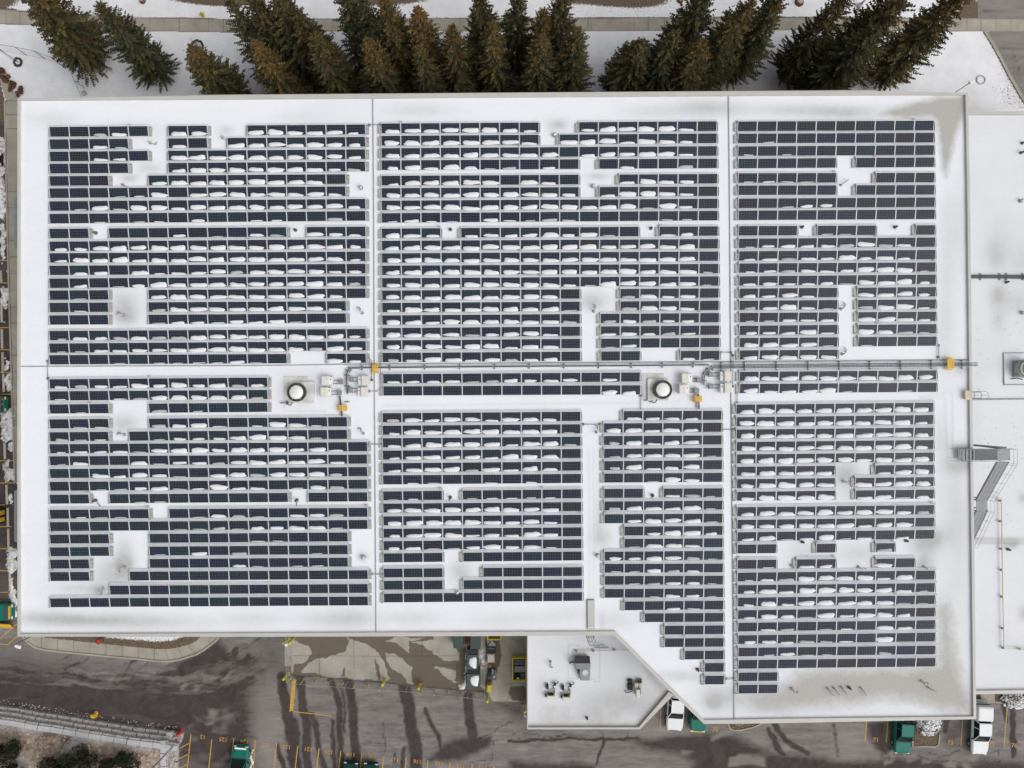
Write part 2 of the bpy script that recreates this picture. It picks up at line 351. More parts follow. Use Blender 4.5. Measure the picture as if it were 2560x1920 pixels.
# north sidewalk with joints
jx = [14, 50, 376, 411, 448, 484, 521, 558, 595, 632, 830, 1150, 1470, 1478, 1584, 1620, 1660, 2140, 2416, 2452, 2490, 2526]
def walk_masks(X, Y):
    r = .52*m_poly(X, Y, PW([(1060, 30), (1700, 30), (2280, 30), (2280, 90), (1060, 90)]), 6)+.3*m_poly(X, Y, PW([(230, 30), (330, 30), (330, 90), (230, 90)]), 2)
    b = 0*X
    for x in jx: b = np.maximum(b, m_line(X, Y, PW([(x, 10), (x+1, 90)]), .05, .08)*.75)
    e = np.maximum(m_line(X, Y, PW(walk_bot), .12, .12), m_line(X, Y, PW(walk_top), .14, .12))
    return r, 0*X, np.maximum(b, e*.7)
struct(sheet('sidewalk', PW(walk_top+walk_bot[::-1]), .012, .12, MT['walk'], walk_masks))
# driveway in the north-east corner
def drive_masks(X, Y):
    b = np.maximum(m_line(X, Y, PW([(2460, 28), (2640, 31)]), .1, .1), m_line(X, Y, PW([(2500, 122), (2640, 122)]), .1, .1))
    b = np.maximum(b, m_line(X, Y, PW([(2530, 126), (2545, 160), (2552, 200)]), .06, .08))
    return .12+0*X, .45+0*X, b*.7
struct(sheet('driveway', PW([(2438, -70), (2444, 45.8), (2640, 47), (2640, -70)]), .004, .25, MT['asphalt'], drive_masks))
struct(sheet('driveway_apron', PW([(2458, 80)]+curbN[1:]+[(2680, 420), (2640, 80)]), .008, .25, MT['asphalt'], drive_masks))
def strip(poly, wid, z0, z1, side=1):      # raised strip (kerb) along a polyline
    mb = MB(); n = len(poly); nr = []
    for i in range(n):
        d = Vector(poly[min(i+1, n-1)])-Vector(poly[max(i-1, 0)]); d.z = 0; d.normalize(); nr.append(Vector((-d.y, d.x, 0))*wid*side)
    vs = []
    for p, q in zip(poly, nr):
        a = Vector((p[0], p[1], 0)); vs += [a+Vector((0, 0, z0)), a+Vector((0, 0, z1)), a+q+Vector((0, 0, z1)), a+q+Vector((0, 0, z0))]
    fs = []
    for i in range(n-1):
        for k in range(4): fs.append([i*4+k, i*4+(k+1) % 4, i*4+4+(k+1) % 4, i*4+4+k])
    fs += [[0, 1, 2, 3], [4*n-1, 4*n-2, 4*n-3, 4*n-4]]
    return mb.add(vs, fs)
struct(strip(PW(curbN), .32, -.01, .14).build('kerb', MT['walk']))
# asphalt yard south of the hall -------------------------------------------------
Z13 = lambda p: ZM(0, 1440, 3.456, p); Z14 = lambda p: ZM(640, 1440, 3.456, p); Z15 = lambda p: ZM(1280, 1440, 3.456, p); Z16 = lambda p: ZM(1920, 1440, 3.456, p)
ZY = lambda p: ZM(680, 1570, 5.53, p); ZL = lambda p: ZM(0, 1560, 4.608, p); ZV = lambda p: ZM(2120, 1720, 5.027, p)
def road_masks(X0, Y0):
    X, Y = warp(X0, Y0, .13, .7); w = 0*X; d = 0*X; c = 0*X
    def wet(poly, s, a=1.0):
        nonlocal w; w = np.maximum(w, a*m_poly(X, Y, PW(poly), s))
    def wl(pts, wd, s=.5, a=1.0):
        nonlocal w; w = np.maximum(w, a*m_line(X, Y, PW(pts), wd*.0475, s))
    def dry(poly, s, a=1.0):
        nonlocal w, d; k = m_poly(X, Y, PW(poly), s)*a; w = w*(1-k); d = np.maximum(d, k)
    def cr(pts, wd=.09, a=.8):
        nonlocal c; c = np.maximum(c, a*m_line(X, Y, PW(pts), wd, .09))
    wet([(-70, 1655), (60, 1660), (200, 1685), (330, 1702), (420, 1712), (500, 1695), (545, 1655), (560, 1650), (600, 1665), (648, 1640), (640, 1760), (642, 1960), (440, 1900), (440, 1840), (300, 1820), (100, 1785), (-70, 1765)], 3.5, .92)
    wet([(-70, 1720), (120, 1745), (300, 1770), (470, 1800), (470, 1850), (300, 1830), (100, 1790), (-70, 1770)], 3, 1)
    for p in (Z13([(1870, 560), (2000, 700), (2212, 690), (2150, 800), (1900, 740), (1400, 930), (1300, 900)]),): wet(p, .9)
    for p in (ZL([(1390, 630), (1470, 640), (1440, 700), (1350, 690)]), ZL([(2060, 710), (2130, 670), (2150, 700), (2070, 740)]), Z13([(1920, 890), (2010, 820), (2030, 830), (1960, 900)]), Z13([(1540, 970), (1600, 920), (1615, 940), (1560, 980)]), Z13([(1670, 990), (1700, 950), (1720, 960), (1690, 995)]), ZL([(1230, 640), (1290, 620), (1270, 650)])): dry(p, .25, .8)
    for p in (Z13([(2020, 620), (2055, 610), (2060, 660), (2040, 720), (2000, 700)]), Z13([(2130, 655), (2190, 665), (2120, 780), (2095, 775)])): wet(p, .25)
    for i in range(26):                       # swept tyre tracks
        x0 = random.uniform(60, 420); y0 = random.uniform(1690, 1760)
        wl([(x0, y0), (x0+random.uniform(10, 30), y0-40), (x0+random.uniform(45, 80), y0-58)], random.uniform(2, 6), .5, random.uniform(.5, .95))
    for i in range(26):
        x0 = random.uniform(120, 520); y0 = random.uniform(1668, 1720); l = random.uniform(50, 150)
        k = m_line(X, Y, PW([(x0, y0), (x0+l/2, y0+5), (x0+l, y0-2)]), .12, .35)*random.uniform(.3, .7); w = w*(1-k)
    for i in range(110):                      # swept streaks following the bend
        o = random.uniform(0, 105); s0 = random.uniform(0, .8); s1 = s0+random.uniform(.06, .3)
        path = [(-60, 1640), (60, 1652), (200, 1668), (350, 1684), (440, 1686), (520, 1668), (600, 1618), (680, 1560)]
        pts = []
        for k in range(9):
            q = (s0+(s1-s0)*k/8)*7; i0 = min(6, int(q)); f = q-i0; x = path[i0][0]+(path[i0+1][0]-path[i0][0])*f; y = path[i0][1]+(path[i0+1][1]-path[i0][1])*f; pts.append((x+(o*.45 if q > 4.2 else 0), y+o))
        k = m_line(X, Y, PW(pts), random.uniform(.05, .22), .2); al = random.uniform(.12, .42)
        if random.random() < .5 or o > 70: w = np.maximum(w, np.minimum(1, w+k*al))
        else: w = w*(1-k*al)
    # patches of stall area
    for i in range(34):
        x0 = random.uniform(480, 590); y0 = random.uniform(1760, 1920); k = m_poly(X, Y, PW([(x0, y0), (x0+random.uniform(4, 20), y0-3), (x0+random.uniform(4, 20), y0+random.uniform(3, 12)), (x0-4, y0+5)]), .35)*random.uniform(.2, .6); w = w*(1-k)
    dry(ZM(400, 1770, 6.9125, [(850, -30), (1015, 20), (1000, 130), (970, 290), (830, 340), (800, 240), (900, 190), (830, 140)]), .4, .6)
    dry(ZM(400, 1770, 6.9125, [(1090, 0), (1200, 10), (1160, 300), (1080, 310)]), .5, .4)
    dry([(640, 1700), (700, 1750), (702, 1830), (716, 1930), (655, 1960), (628, 1840), (632, 1760)], 1.2, .5)
    wl([(668, 1600), (662, 1650), (655, 1690)], 16, 1.5, .55); wl([(694, 1600), (684, 1650), (680, 1690)], 12, 1.2, .45)
    wet([(640, 1595), (712, 1595), (712, 1690), (640, 1690)], 2.5, .5)
    for pts, wd in (([(705, 1690), (709, 1740), (722, 1800), (733, 1860), (735, 1960)], 24), ([(733, 1800), (742, 1850), (748, 1960)], 16), ([(750, 1690), (757, 1760), (768, 1850), (774, 1960)], 23), ([(776, 1790), (792, 1840), (812, 1920)], 13), ([(830, 1700), (844, 1760), (852, 1830), (856, 1960)], 15), ([(830, 1800), (836, 1850), (838, 1960)], 10), ([(852, 1715), (859, 1770), (863, 1830)], 6),
                    ([(870, 1700), (876, 1750), (885, 1800), (890, 1870), (893, 1960)], 21), ([(1013, 1715), (1021, 1760), (1028, 1830), (1040, 1890), (1042, 1960)], 29), ([(1069, 1772), (1078, 1810), (1094, 1850), (1104, 1885)], 9), ([(1010, 1870), (1004, 1960)], 10), ([(1172, 1745), (1177, 1800), (1180, 1845)], 22), ([(698, 1860), (706, 1890), (710, 1960)], 12), ([(985, 1880), (985, 1900)], 8)):
        wl(pts, wd, .6)
    wet(Z14([(1700, 1420), (1800, 1385), (2010, 1390), (2010, 1470), (1900, 1530), (1660, 1590), (1500, 1610), (1580, 1500)]), .7)
    wet([(1225, 1740), (1236, 1738), (1240, 1756), (1320, 1752), (1320, 1800), (1300, 1810), (1232, 1765)], .8, .6)
    wet([(1570, 1852), (1640, 1845), (1700, 1838), (1745, 1830), (1830, 1840), (1880, 1868), (1925, 1882), (2000, 1893), (2110, 1903), (2300, 1900), (2640, 1912), (2640, 1990), (1700, 1990), (1740, 1905), (1700, 1885), (1620, 1870)], 1.0)
    wet([(1280, 1900), (1400, 1912), (1480, 1916), (1480, 1990), (1280, 1990)], .8); wl([(1270, 1854), (1400, 1849), (1512, 1846), (1600, 1850)], 7, .3)
    wl([(1512, 1846), (1498, 1880), (1486, 1915)], 6, .25, .9)
    wet([(1262, 1770), (1322, 1765), (1322, 1812), (1270, 1815)], 1.0, .5)
    for p in (ZM(1640, 1710, 8.508, [(1130, 1220), (1170, 1110), (1300, 1050), (1540, 1030), (1560, 1080), (1400, 1110), (1280, 1170), (1180, 1240)]), ZM(1640, 1710, 8.508, [(560, 1430), (870, 1420), (880, 1450), (700, 1500), (570, 1500)]), Z15([(1880, 1560), (2000, 1530), (2212, 1560), (2212, 1659), (1880, 1659)]), Z15([(2000, 1350), (2160, 1340), (2150, 1440), (2110, 1430), (1990, 1370)])): dry(p, .3, .75)
    dry([(1570, 1800), (1650, 1800), (1745, 1822), (1700, 1835), (1640, 1845), (1575, 1848), (1570, 1828)], .8, .6)
    for pts, wd in ((Z16([(0, 1330), (60, 1400), (100, 1490), (130, 1530)]), 14), (Z16([(60, 1280), (140, 1390), (240, 1480), (330, 1540)]), 14), (Z16([(575, 1300), (590, 1420), (600, 1540)]), 12), (ZV([(1950, 170), (1980, 420)]), 12), (ZV([(2060, 180), (2080, 640), (2100, 850)]), 14), (ZV([(1230, 420), (1230, 560)]), 12)): wl(pts, wd, .4, .9)
    wet(ZV([(250, 430), (490, 430), (480, 690), (560, 830), (400, 860), (300, 760), (250, 640)]), .7, .85)
    wet(ZV([(500, 430), (600, 430), (560, 800), (500, 700)]), .7, .7); wet(ZV([(1170, 430), (1450, 420), (1420, 740), (1300, 780), (1170, 720)]), .9, .5)  # first patch paints the shadow beside the tool-box pickup as dark asphalt
    dry(ZV([(-200, 440), (210, 440), (240, 640), (370, 850), (150, 870), (60, 910), (-200, 890)]), .9, .55)
    for k in range(16): x0 = random.uniform(380, 1650); y0 = random.uniform(790, 960); dry(ZV([(x0, y0), (x0+random.uniform(40, 160), y0-20), (x0+random.uniform(60, 160), y0+random.uniform(20, 70)), (x0+10, y0+50)]), .25, random.uniform(.3, .75))
    for pts in (ZV([(380, 700), (440, 800), (520, 860), (520, 960)]), ZV([(520, 860), (740, 840), (900, 840), (1060, 900), (1380, 920)]), ZV([(740, 840), (720, 960)]), ZV([(900, 840), (905, 930), (800, 960)]), ZV([(1010, 790), (1150, 850), (1280, 840), (1350, 800), (1420, 770)]), ZV([(1720, 860), (1750, 1000)]), ZV([(1800, 830), (1910, 800), (1915, 950), (1800, 940)]), ZV([(1380, 730), (1550, 780)]),
                Z15([(0, 1370), (100, 1340), (300, 1390), (480, 1370), (520, 1400)]), Z15([(60, 1400), (260, 1410), (430, 1390)]), Z15([(785, 1330), (795, 1400)]), Z15([(1003, 1330), (1000, 1400)]), Z14([(2050, 1420), (2045, 1600), (1800, 1600)]), Z14([(2050, 1420), (2212, 1420)]), Z14([(1900, 1400), (2212, 1270)]), Z14([(1100, 1260), (1105, 1380), (1110, 1500)]), Z14([(960, 1420), (1100, 1440)])): cr(pts)
    for k in range(40):
        x0 = random.uniform(800, 1180); y0 = random.uniform(1740, 1880); c = np.maximum(c, m_line(X, Y, PW([(x0, y0), (x0+random.uniform(4, 16), y0+random.uniform(-1, 2))]), .1, .2)*random.uniform(.2, .6))
    return w, d*.85, c
struct(sheet('road', PW([(-70, 1500), (2640, 1500), (2640, 1990), (-70, 1990)]), .004, .16, MT['asphalt'], road_masks))
def lot_masks(X, Y): return .55+.3*m_poly(X, Y, PW([(0, 700), (40, 700), (40, 1400), (0, 1400)]), 4), 0*X, 0*X
struct(sheet('parking_lot', PW([(-70, 305), (14, 305), (20, 486), (25, 700), (33, 973), (41, 1208), (250, 1208), (250, 1499), (-70, 1499)]), .0062, .25, MT['asphalt'], lot_masks))
# west walk along the hall
ww = [(-20, 188), (0, 200), (8, 232), (15, 252), (19.5, 486), (24.5, 700), (32.5, 973), (40.5, 1207)]
def ww_masks(X, Y):
    b = 0*X
    for y in (252, 287, 322, 358, 398, 438, 479, 520, 561, 602, 642, 684, 724, 767, 808, 849, 888, 928, 970, 1012, 1052): b = np.maximum(b, m_line(X, Y, PW([(8, y), (240, y-2)]), .05, .08)*.75)
    b = np.maximum(b, m_line(X, Y, PW([(42, 240), (14, 256), (-4, 215)]), .05, .08)*.7)
    return .38*m_poly(X, Y, PW([(20, 380), (44, 380), (44, 700), (24, 700)]), 2), 0*X, b
struct(sheet('west_walk', PW(ww+[(250, 1207), (250, 420), (60, 255), (44, 241), (28, 216), (0, 178), (-20, 150)]), .012, .12, MT['walk'], ww_masks))
struct(strip(PW(ww[3:]), .18, -.01, .13, -1).build('kerb', MT['walk']))
struct(sheet('planting_bed', PW([(-60, 205), (0, 202), (12, 252), (14, 305), (-60, 305)]), .009, .15, MT['lawn'], lambda X, Y: (1+0*X, 1+0*X, 0*X)))
# curved walk and planting strip south of the hall
cw_o = ZL([(235, 60), (250, 120), (262, 155), (310, 212), (400, 276), (520, 305), (640, 321), (850, 343), (1100, 366), (1350, 391), (1600, 411), (1800, 435), (1880, 438), (1950, 437), (2040, 425), (2110, 408), (2212, 375)])+Z13([(1690, 688), (1760, 650), (1820, 606), (1880, 558), (1905, 520), (1930, 440)])
cw_i = ZL([(420, 60), (500, 150), (660, 171), (850, 190), (1035, 210), (1220, 231), (1410, 250), (1600, 268), (1780, 284), (1900, 288), (1990, 280), (2080, 262), (2150, 240)])+Z13([(1640, 590), (1700, 556), (1735, 525), (1770, 440)])
cj = ZL([(474, 295), (478, 148)])+ZL([(660, 322), (660, 171)])+ZL([(850, 343), (848, 190)])+ZL([(1036, 360), (1035, 210)])+ZL([(1218, 378), (1222, 231)])+ZL([(1406, 396), (1410, 250)])+ZL([(1593, 411), (1597, 268)])+ZL([(1775, 432), (1777, 284)])+ZL([(1950, 437), (1900, 288)])+ZL([(2110, 408), (2050, 268)])+Z13([(1700, 680), (1620, 600)])
def cw_masks(X, Y):
    b = 0*X
    for i in range(0, len(cj), 2): b = np.maximum(b, m_line(X, Y, PW(cj[i:i+2]), .06, .08)*.8)
    return .3*m_poly(X, Y, PW(ZL([(1220, 150), (1500, 150), (1500, 420), (1220, 420)])), 2), 0*X, b
struct(sheet('curved_walk', PW(cw_o+cw_i[::-1]), .012, .1, MT['walk'], cw_masks))
struct(strip(PW(cw_o), .2, -.01, .13, 1).build('kerb', MT['walk']))
bed = PW(cw_i)
def bed_masks(X, Y):
    e = segd(X, Y, bed); sn = m_poly(X, Y, PW(ZL([(880, 100), (930, 165), (1130, 190), (1350, 215), (1600, 235), (1800, 245), (1990, 225), (2150, 170), (2200, 100), (2200, -60), (880, -60)])), .5)
    return np.clip(1.05-.70*sn+.75*np.exp(-(e/.6)**2), 0, 1)*.95, .8+0*X, 0*X
struct(sheet('planting_strip', bed, .02, .1, MT['lawn'], bed_masks))
# concrete service yard
yp = [(712, 1540), (712, 1664), (729, 1666), (730, 1689), (800, 1693), (900, 1703), (958, 1707.5), (1054, 1718), (1150, 1726), (1216, 1731), (1230, 1755), (1335, 1757), (1335, 1540)]
def yard_masks(X0, Y0):
    X, Y = warp(X0, Y0, .16, .9); w = 0*X
    for p, s in ((ZY([(310, 150), (400, 255), (520, 310), (545, 390), (420, 480), (300, 510), (270, 640), (400, 640), (430, 575), (560, 475), (700, 405), (860, 345), (980, 320), (1080, 185), (1000, 100), (300, 60)]), .12),
                 (ZY([(1000, 60), (1100, 185), (1300, 230), (1420, 290), (1500, 340), (1560, 480), (1600, 600), (1640, 770), (1830, 780), (1780, 640), (1680, 590), (1610, 480), (1575, 340), (1700, 320), (1880, 430), (1920, 540), (1900, 640), (1960, 790), (2230, 830), (2230, 380), (2080, 340), (1900, 330), (1790, 270), (1650, 170), (1550, 140), (2240, 120), (2240, 60)]), .12),
                 (ZY([(960, 650), (1000, 540), (1025, 560), (1015, 680)]), .12), (ZY([(1440, 380), (1490, 560), (1510, 720), (1480, 720), (1430, 480)]), .3), (ZY([(1900, 190), (2230, 100), (2230, 170), (2060, 190)]), .12),
                 (Z14([(1330, 560), (1560, 700), (1600, 735), (1735, 735), (1735, 560), (1820, 620), (1820, 900), (1735, 930), (1620, 870), (1500, 790), (1730, 820), (1730, 910), (1950, 950), (1990, 990), (1400, 940), (1330, 760)]), .12),
                 (Z14([(2000, 530), (2100, 560), (2110, 760), (2060, 900), (2040, 1000), (1990, 1000)]), .5), (Z14([(2180, 980), (2212, 960), (2350, 960), (2350, 1090), (2190, 1080)]), .4)):
        w = np.maximum(w, m_poly(X, Y, PW(p), s))
    e = segd(X, Y, PW(yp[3:10])); w = np.maximum(w, .75*np.exp(-(e/.45)**2))
    X, Y = X0, Y0; b = 0*X
    for p in (([(730, 1639.5), (1140, 1640)]), ([(799, 1630), (798, 1690)]), ([(885, 1595), (886, 1672)]), ([(970, 1610), (970, 1645)]), ([(1055, 1595), (1055, 1640)]), ([(1080, 1663), (1290, 1663)]), ([(1282, 1700), (1268, 1753)]), ([(1142, 1660), (1142, 1722)]), Z15([(0, 540), (40, 560), (90, 545), (105, 640)])): b = np.maximum(b, m_line(X, Y, PW(p), .06, .08)*.75)
    b = np.maximum(b, np.exp(-(segd(X, Y, PW(yp[3:12]))/.12)**2)*.8)
    return w, 0*X, b
struct(sheet('service_yard', PW(yp), .03, .1, MT['concrete'], yard_masks))
# painted lines
lines = []
for a, b_ in (((477.4, 1835), (468, 1925)), ((529.5, 1849), (521.5, 1925)), ((584.5, 1845), (576, 1925)), ((638, 1851), (632.5, 1930)), ((691.5, 1858), (684, 1930)), ((744.7, 1864), (737, 1930)), ((797.7, 1871), (791, 1930)), ((852, 1877), (846, 1930)), ((904.8, 1884), (899, 1935)), ((959.7, 1890), (954, 1940)), ((1015.6, 1894), (1011, 1945)), ((1070, 1900), (1066, 1950)), ((1124.7, 1906), (1121, 1955)), ((1180.5, 1910), (1178, 1960)), ((1234.6, 1916), (1232, 1965)),
              ((1653, 1765), (1650, 1819)), ((1711, 1760), (1705, 1823)), ((2166.5, 1790), (2163, 1852)), ((2220.5, 1790), (2215.7, 1856.5)), ((2407, 1785), (2402.6, 1864)), ((2518, 1767), (2510, 1868))): lines.append((a, b_, .11))
for a, b_ in (((475, 1857), (451, 1870)), ((473, 1884), (448.5, 1897)), ((470, 1909), (449, 1921)), ((727, 1778), (829.5, 1790))): lines.append((a, b_, .10))
lines.append(((735.5, 1699), (728, 1779), .43))
for y, x in ((540, 19), (595.6, 20), (651.6, 22), (707.7, 24), (763.7, 25), (819.4, 27), (875, 28), (931, 30), (986, 31), (1041, 33), (1097, 35), (1152, 37), (1207.6, 40), (1262.6, 12), (1317, 30), (1372, 42), (1427, 20), (1481, 22)): lines.append(((-70, y), (x, y-.5), .1))
for a, b_ in (((0, 1597), (42, 1560)), ((20, 1611), (60, 1577)), ((-30, 1608), (24, 1612))): lines.append((a, b_, .11))
mb = MB()
for a, b_, w in lines:
    a, b_ = P(*a), P(*b_); d = (b_-a).normalized(); q = Vector((-d.y, d.x, 0))*w/2; z = Vector((0, 0, .0095))
    mb.add([a-q+z, b_-q+z, b_+q+z, a+q+z], [[0, 1, 2, 3]])
struct(mb.build('parking_lines', MT['line']))
tmp = MB()
def text_mesh(s, size):
    cu = bpy.data.curves.new('t', 'FONT'); cu.body = s; cu.size = size; cu.align_x = 'CENTER'; cu.align_y = 'CENTER'; cu.offset = .012
    o = bpy.data.objects.new('t', cu); COL.objects.link(o); bpy.context.view_layer.update()
    m = bpy.data.meshes.new_from_object(o.evaluated_get(bpy.context.evaluated_depsgraph_get())); vs = [v.co.copy() for v in m.vertices]; fs = [list(p.vertices) for p in m.polygons]
    bpy.data.objects.remove(o); bpy.data.meshes.remove(m); bpy.data.curves.remove(cu); return vs, fs
for s, x, y, up in (('12', 507, 1842, 0), ('125', 558, 1848.6, 0), ('124', 611, 1854, 0), ('123', 664.6, 1862.5, 0), ('122', 716.7, 1866.8, 0), ('121', 770.8, 1872.6, 0), ('120', 822.3, 1880, 0), ('119', 877.8, 1885.6, 0), ('118', 932, 1891, 0), ('117', 987, 1897.7, 0), ('116', 1043.6, 1903.8, 0), ('115', 1098, 1908.7, 0), ('114', 1152, 1914, 0), ('113', 1207, 1918, 0), ('70', 1788, 1824, 1), ('71', 2190, 1850, 1), ('73', 2376, 1856.7, 1), ('75', 2480, 1860, 1), ('76', 2535.5, 1864, 1)):
    vs, fs = text_mesh(s, .68); M = Matrix.Rotation(-.05 if up else pi-.11, 3, 'Z'); c = P(x, y, .0085)
    tmp.add([M @ p+c for p in vs], fs)
struct(tmp.build('stall_numbers', MT['number']))
# kerbed planting islands beside the stalls
def island(pts, masks, w=.16):
    struct(sheet('island_bed', PW(pts), .05, .08, MT['lawn'], masks)); struct(strip(PW(pts), w, -.01, .13, 1).build('kerb', MT['walk']))
island([(1816, 1780), (1818.5, 1812), (1823, 1821), (1833, 1826.5), (1850, 1826.5), (1880, 1820), (1902, 1811), (1905, 1780)], lambda X, Y: (.55+.5*m_line(X, Y, PW([(1820, 1815), (1850, 1823), (1895, 1810)]), .3, .5), 1+0*X, 0*X))
island(ZV([(800, 300), (800, 738), (960, 738), (1090, 745), (1140, 715), (1155, 600), (1162, 300)]), lambda X, Y: (1.1+0*X, 1+0*X, 0*X))
island([(2430, 1700), (2430, 1752), (2500, 1757), (2514, 1766), (2530, 1768), (2548, 1762), (2640, 1762), (2640, 1700)], lambda X, Y: (1.1-.75*m_poly(X, Y, PW([(2502, 1700), (2502, 1752), (2520, 1760), (2640, 1756), (2640, 1700)]), .6), 1+0*X, 0*X))
struct(MB().prism(PW(ZV([(1660, 60), (1660, 186), (1840, 186), (1840, 60)])), 0, .1).build('paving_slab', MT['walk']))
# banked rock slope behind the block wall
wall_base = [(-70, 1753), (0, 1761.5), (54, 1768), (108, 1778), (165, 1786), (217, 1795), (282, 1805), (347, 1815.5), (412, 1823), (446, 1828)]
wb = PW(wall_base)
def slope_z(X, Y):
    d = segd(X, Y, wb+[P(447, 1990)]); return 1.15+np.minimum(d, 12)*.17+.12*np.sin(X*2.1+Y)*np.cos(Y*1.7)
def slope_masks(X, Y):
    gr = m_poly(X, Y, PW(ZL([(900, 1210), (1060, 1220), (1080, 1260), (960, 1400), (960, 1440), (870, 1430), (860, 1330)])), .5)+m_poly(X, Y, PW(ZL([(150, 1420), (420, 1480), (500, 1530), (420, 1700), (150, 1700)])), 1)+m_poly(X, Y, PW(ZL([(-60, 1070), (900, 1190), (1800, 1370), (1800, 1400), (900, 1235), (-60, 1110)])), .4)
    so = m_poly(X, Y, PW(ZL([(590, 1170), (760, 1180), (740, 1240), (580, 1240)])), .3)+m_poly(X, Y, PW(ZL([(770, 1230), (900, 1220), (910, 1280), (850, 1310), (780, 1260)])), .3)
    return gr, so, 0*X
sm, nt, bs = newmat('rocky_bank'); v = pos(nt); a = attr(nt)
vo = N(nt, 'ShaderNodeTexVoronoi'); vo.inputs['Scale'].default_value = 2.6; L(nt, v, vo.inputs['Vector'])
sp = N(nt, 'ShaderNodeSeparateColor'); L(nt, vo.outputs['Color'], sp.inputs[0])
c = ramp(nt, noise(nt, v, 1.6, 7, .75), [(.3, (.14, .085, .055)), (.48, (.27, .20, .15)), (.62, (.43, .36, .29))])
c = mix(nt, .4, c, ramp(nt, sp.outputs[0], [(.0, .55), (1, 1.4)]), 'MULTIPLY')
c = mix(nt, a[0], c, ramp(nt, noise(nt, v, 3, 6, .7), [(.3, (.36, .35, .345)), (.7, (.5, .49, .485))])); c = mix(nt, a[1], c, (.11, .075, .05))
L(nt, c, bs.inputs['Base Color']); bs.inputs['Roughness'].default_value = .95; bump(nt, bs, vo.outputs['Distance'], .6, .15)
struct(sheet('rocky_bank', [Vector((p.x, p.y-1.2, 0)) for p in wb]+[P(415, 1990), P(-70, 1990)], 0, .2, sm, slope_masks, None, slope_z))
# scattered rocks (uncountable)
base = MB().blob((0, 0, 0), (1, 1, .7), 7, 4, .25, .6); mb = MB()
bank = [Vector((p.x, p.y-1.8, 0)) for p in wb[:-1]]+[P(415, 1845), P(412, 1960), P(-60, 1960)]
bx = [p.x for p in bank]; by = [p.y for p in bank]; k = 0
while k < 1500:
    x, y = random.uniform(min(bx), max(bx)), random.uniform(min(by), max(by))
    if not inside(np.array([x]), np.array([y]), bank)[0]: continue
    s = random.uniform(.05, .15)*(2.0 if random.random() < .06 else 1); M = Matrix.Rotation(random.uniform(0, 6), 3, 'Z') @ Matrix.Diagonal((s, s*random.uniform(.6, 1), s*.8))
    z = float(slope_z(np.array([x]), np.array([y]))[0]); mb.add([M @ p+Vector((x, y, z)) for p in base.v], base.f); k += 1
tag(mb.build('rocks', MT['stone']), 'pale broken rocks scattered over the bank behind the block wall', 'rocks', kind='stuff')
# ------------------------------------------------------------------ MAIN HALL
ZC = HR+.24
out = [(43.4, 246), (640, 237), (1280, 231.5), (1920, 228), (2186, 227.5), (2420, 231.5), (2425, 480), (2430.7, 960), (2436.5, 1440), (2441, 1798), (1920, 1808.5), (1760, 1810), (1683.6, 1736.6), (1536, 1588.5), (1280, 1590), (640, 1592), (43.4, 1591.5), (43.2, 960)]
inn = [(49.5, 250.5), (640, 247), (1280, 242), (1920, 238), (2186, 236.8), (2414, 236.5), (2418.5, 480), (2424, 960), (2430, 1440), (2434, 1791.5), (1920, 1797.5), (1761, 1800.5), (1690, 1731), (1538, 1578.5), (1280, 1579.7), (640, 1583), (49.5, 1585.2), (48.8, 960)]
Wo, Wi = PW(out, ZC), PW(inn, ZC)
hall = empty('main_hall', P(1240, 1000, 0), 0, 'large flat roofed hall under snow, its white roof filled with rows of solar panels', 'building')
MB().prism([Vector((p.x+(.15 if i in (0, 16, 17) else 0), p.y)) for i, p in enumerate(Wo)], 0, HR-.3, False).build('wall', MT['wall'], hall)
mid = [(a+b)/2 for a, b in zip(Wo, Wi)]
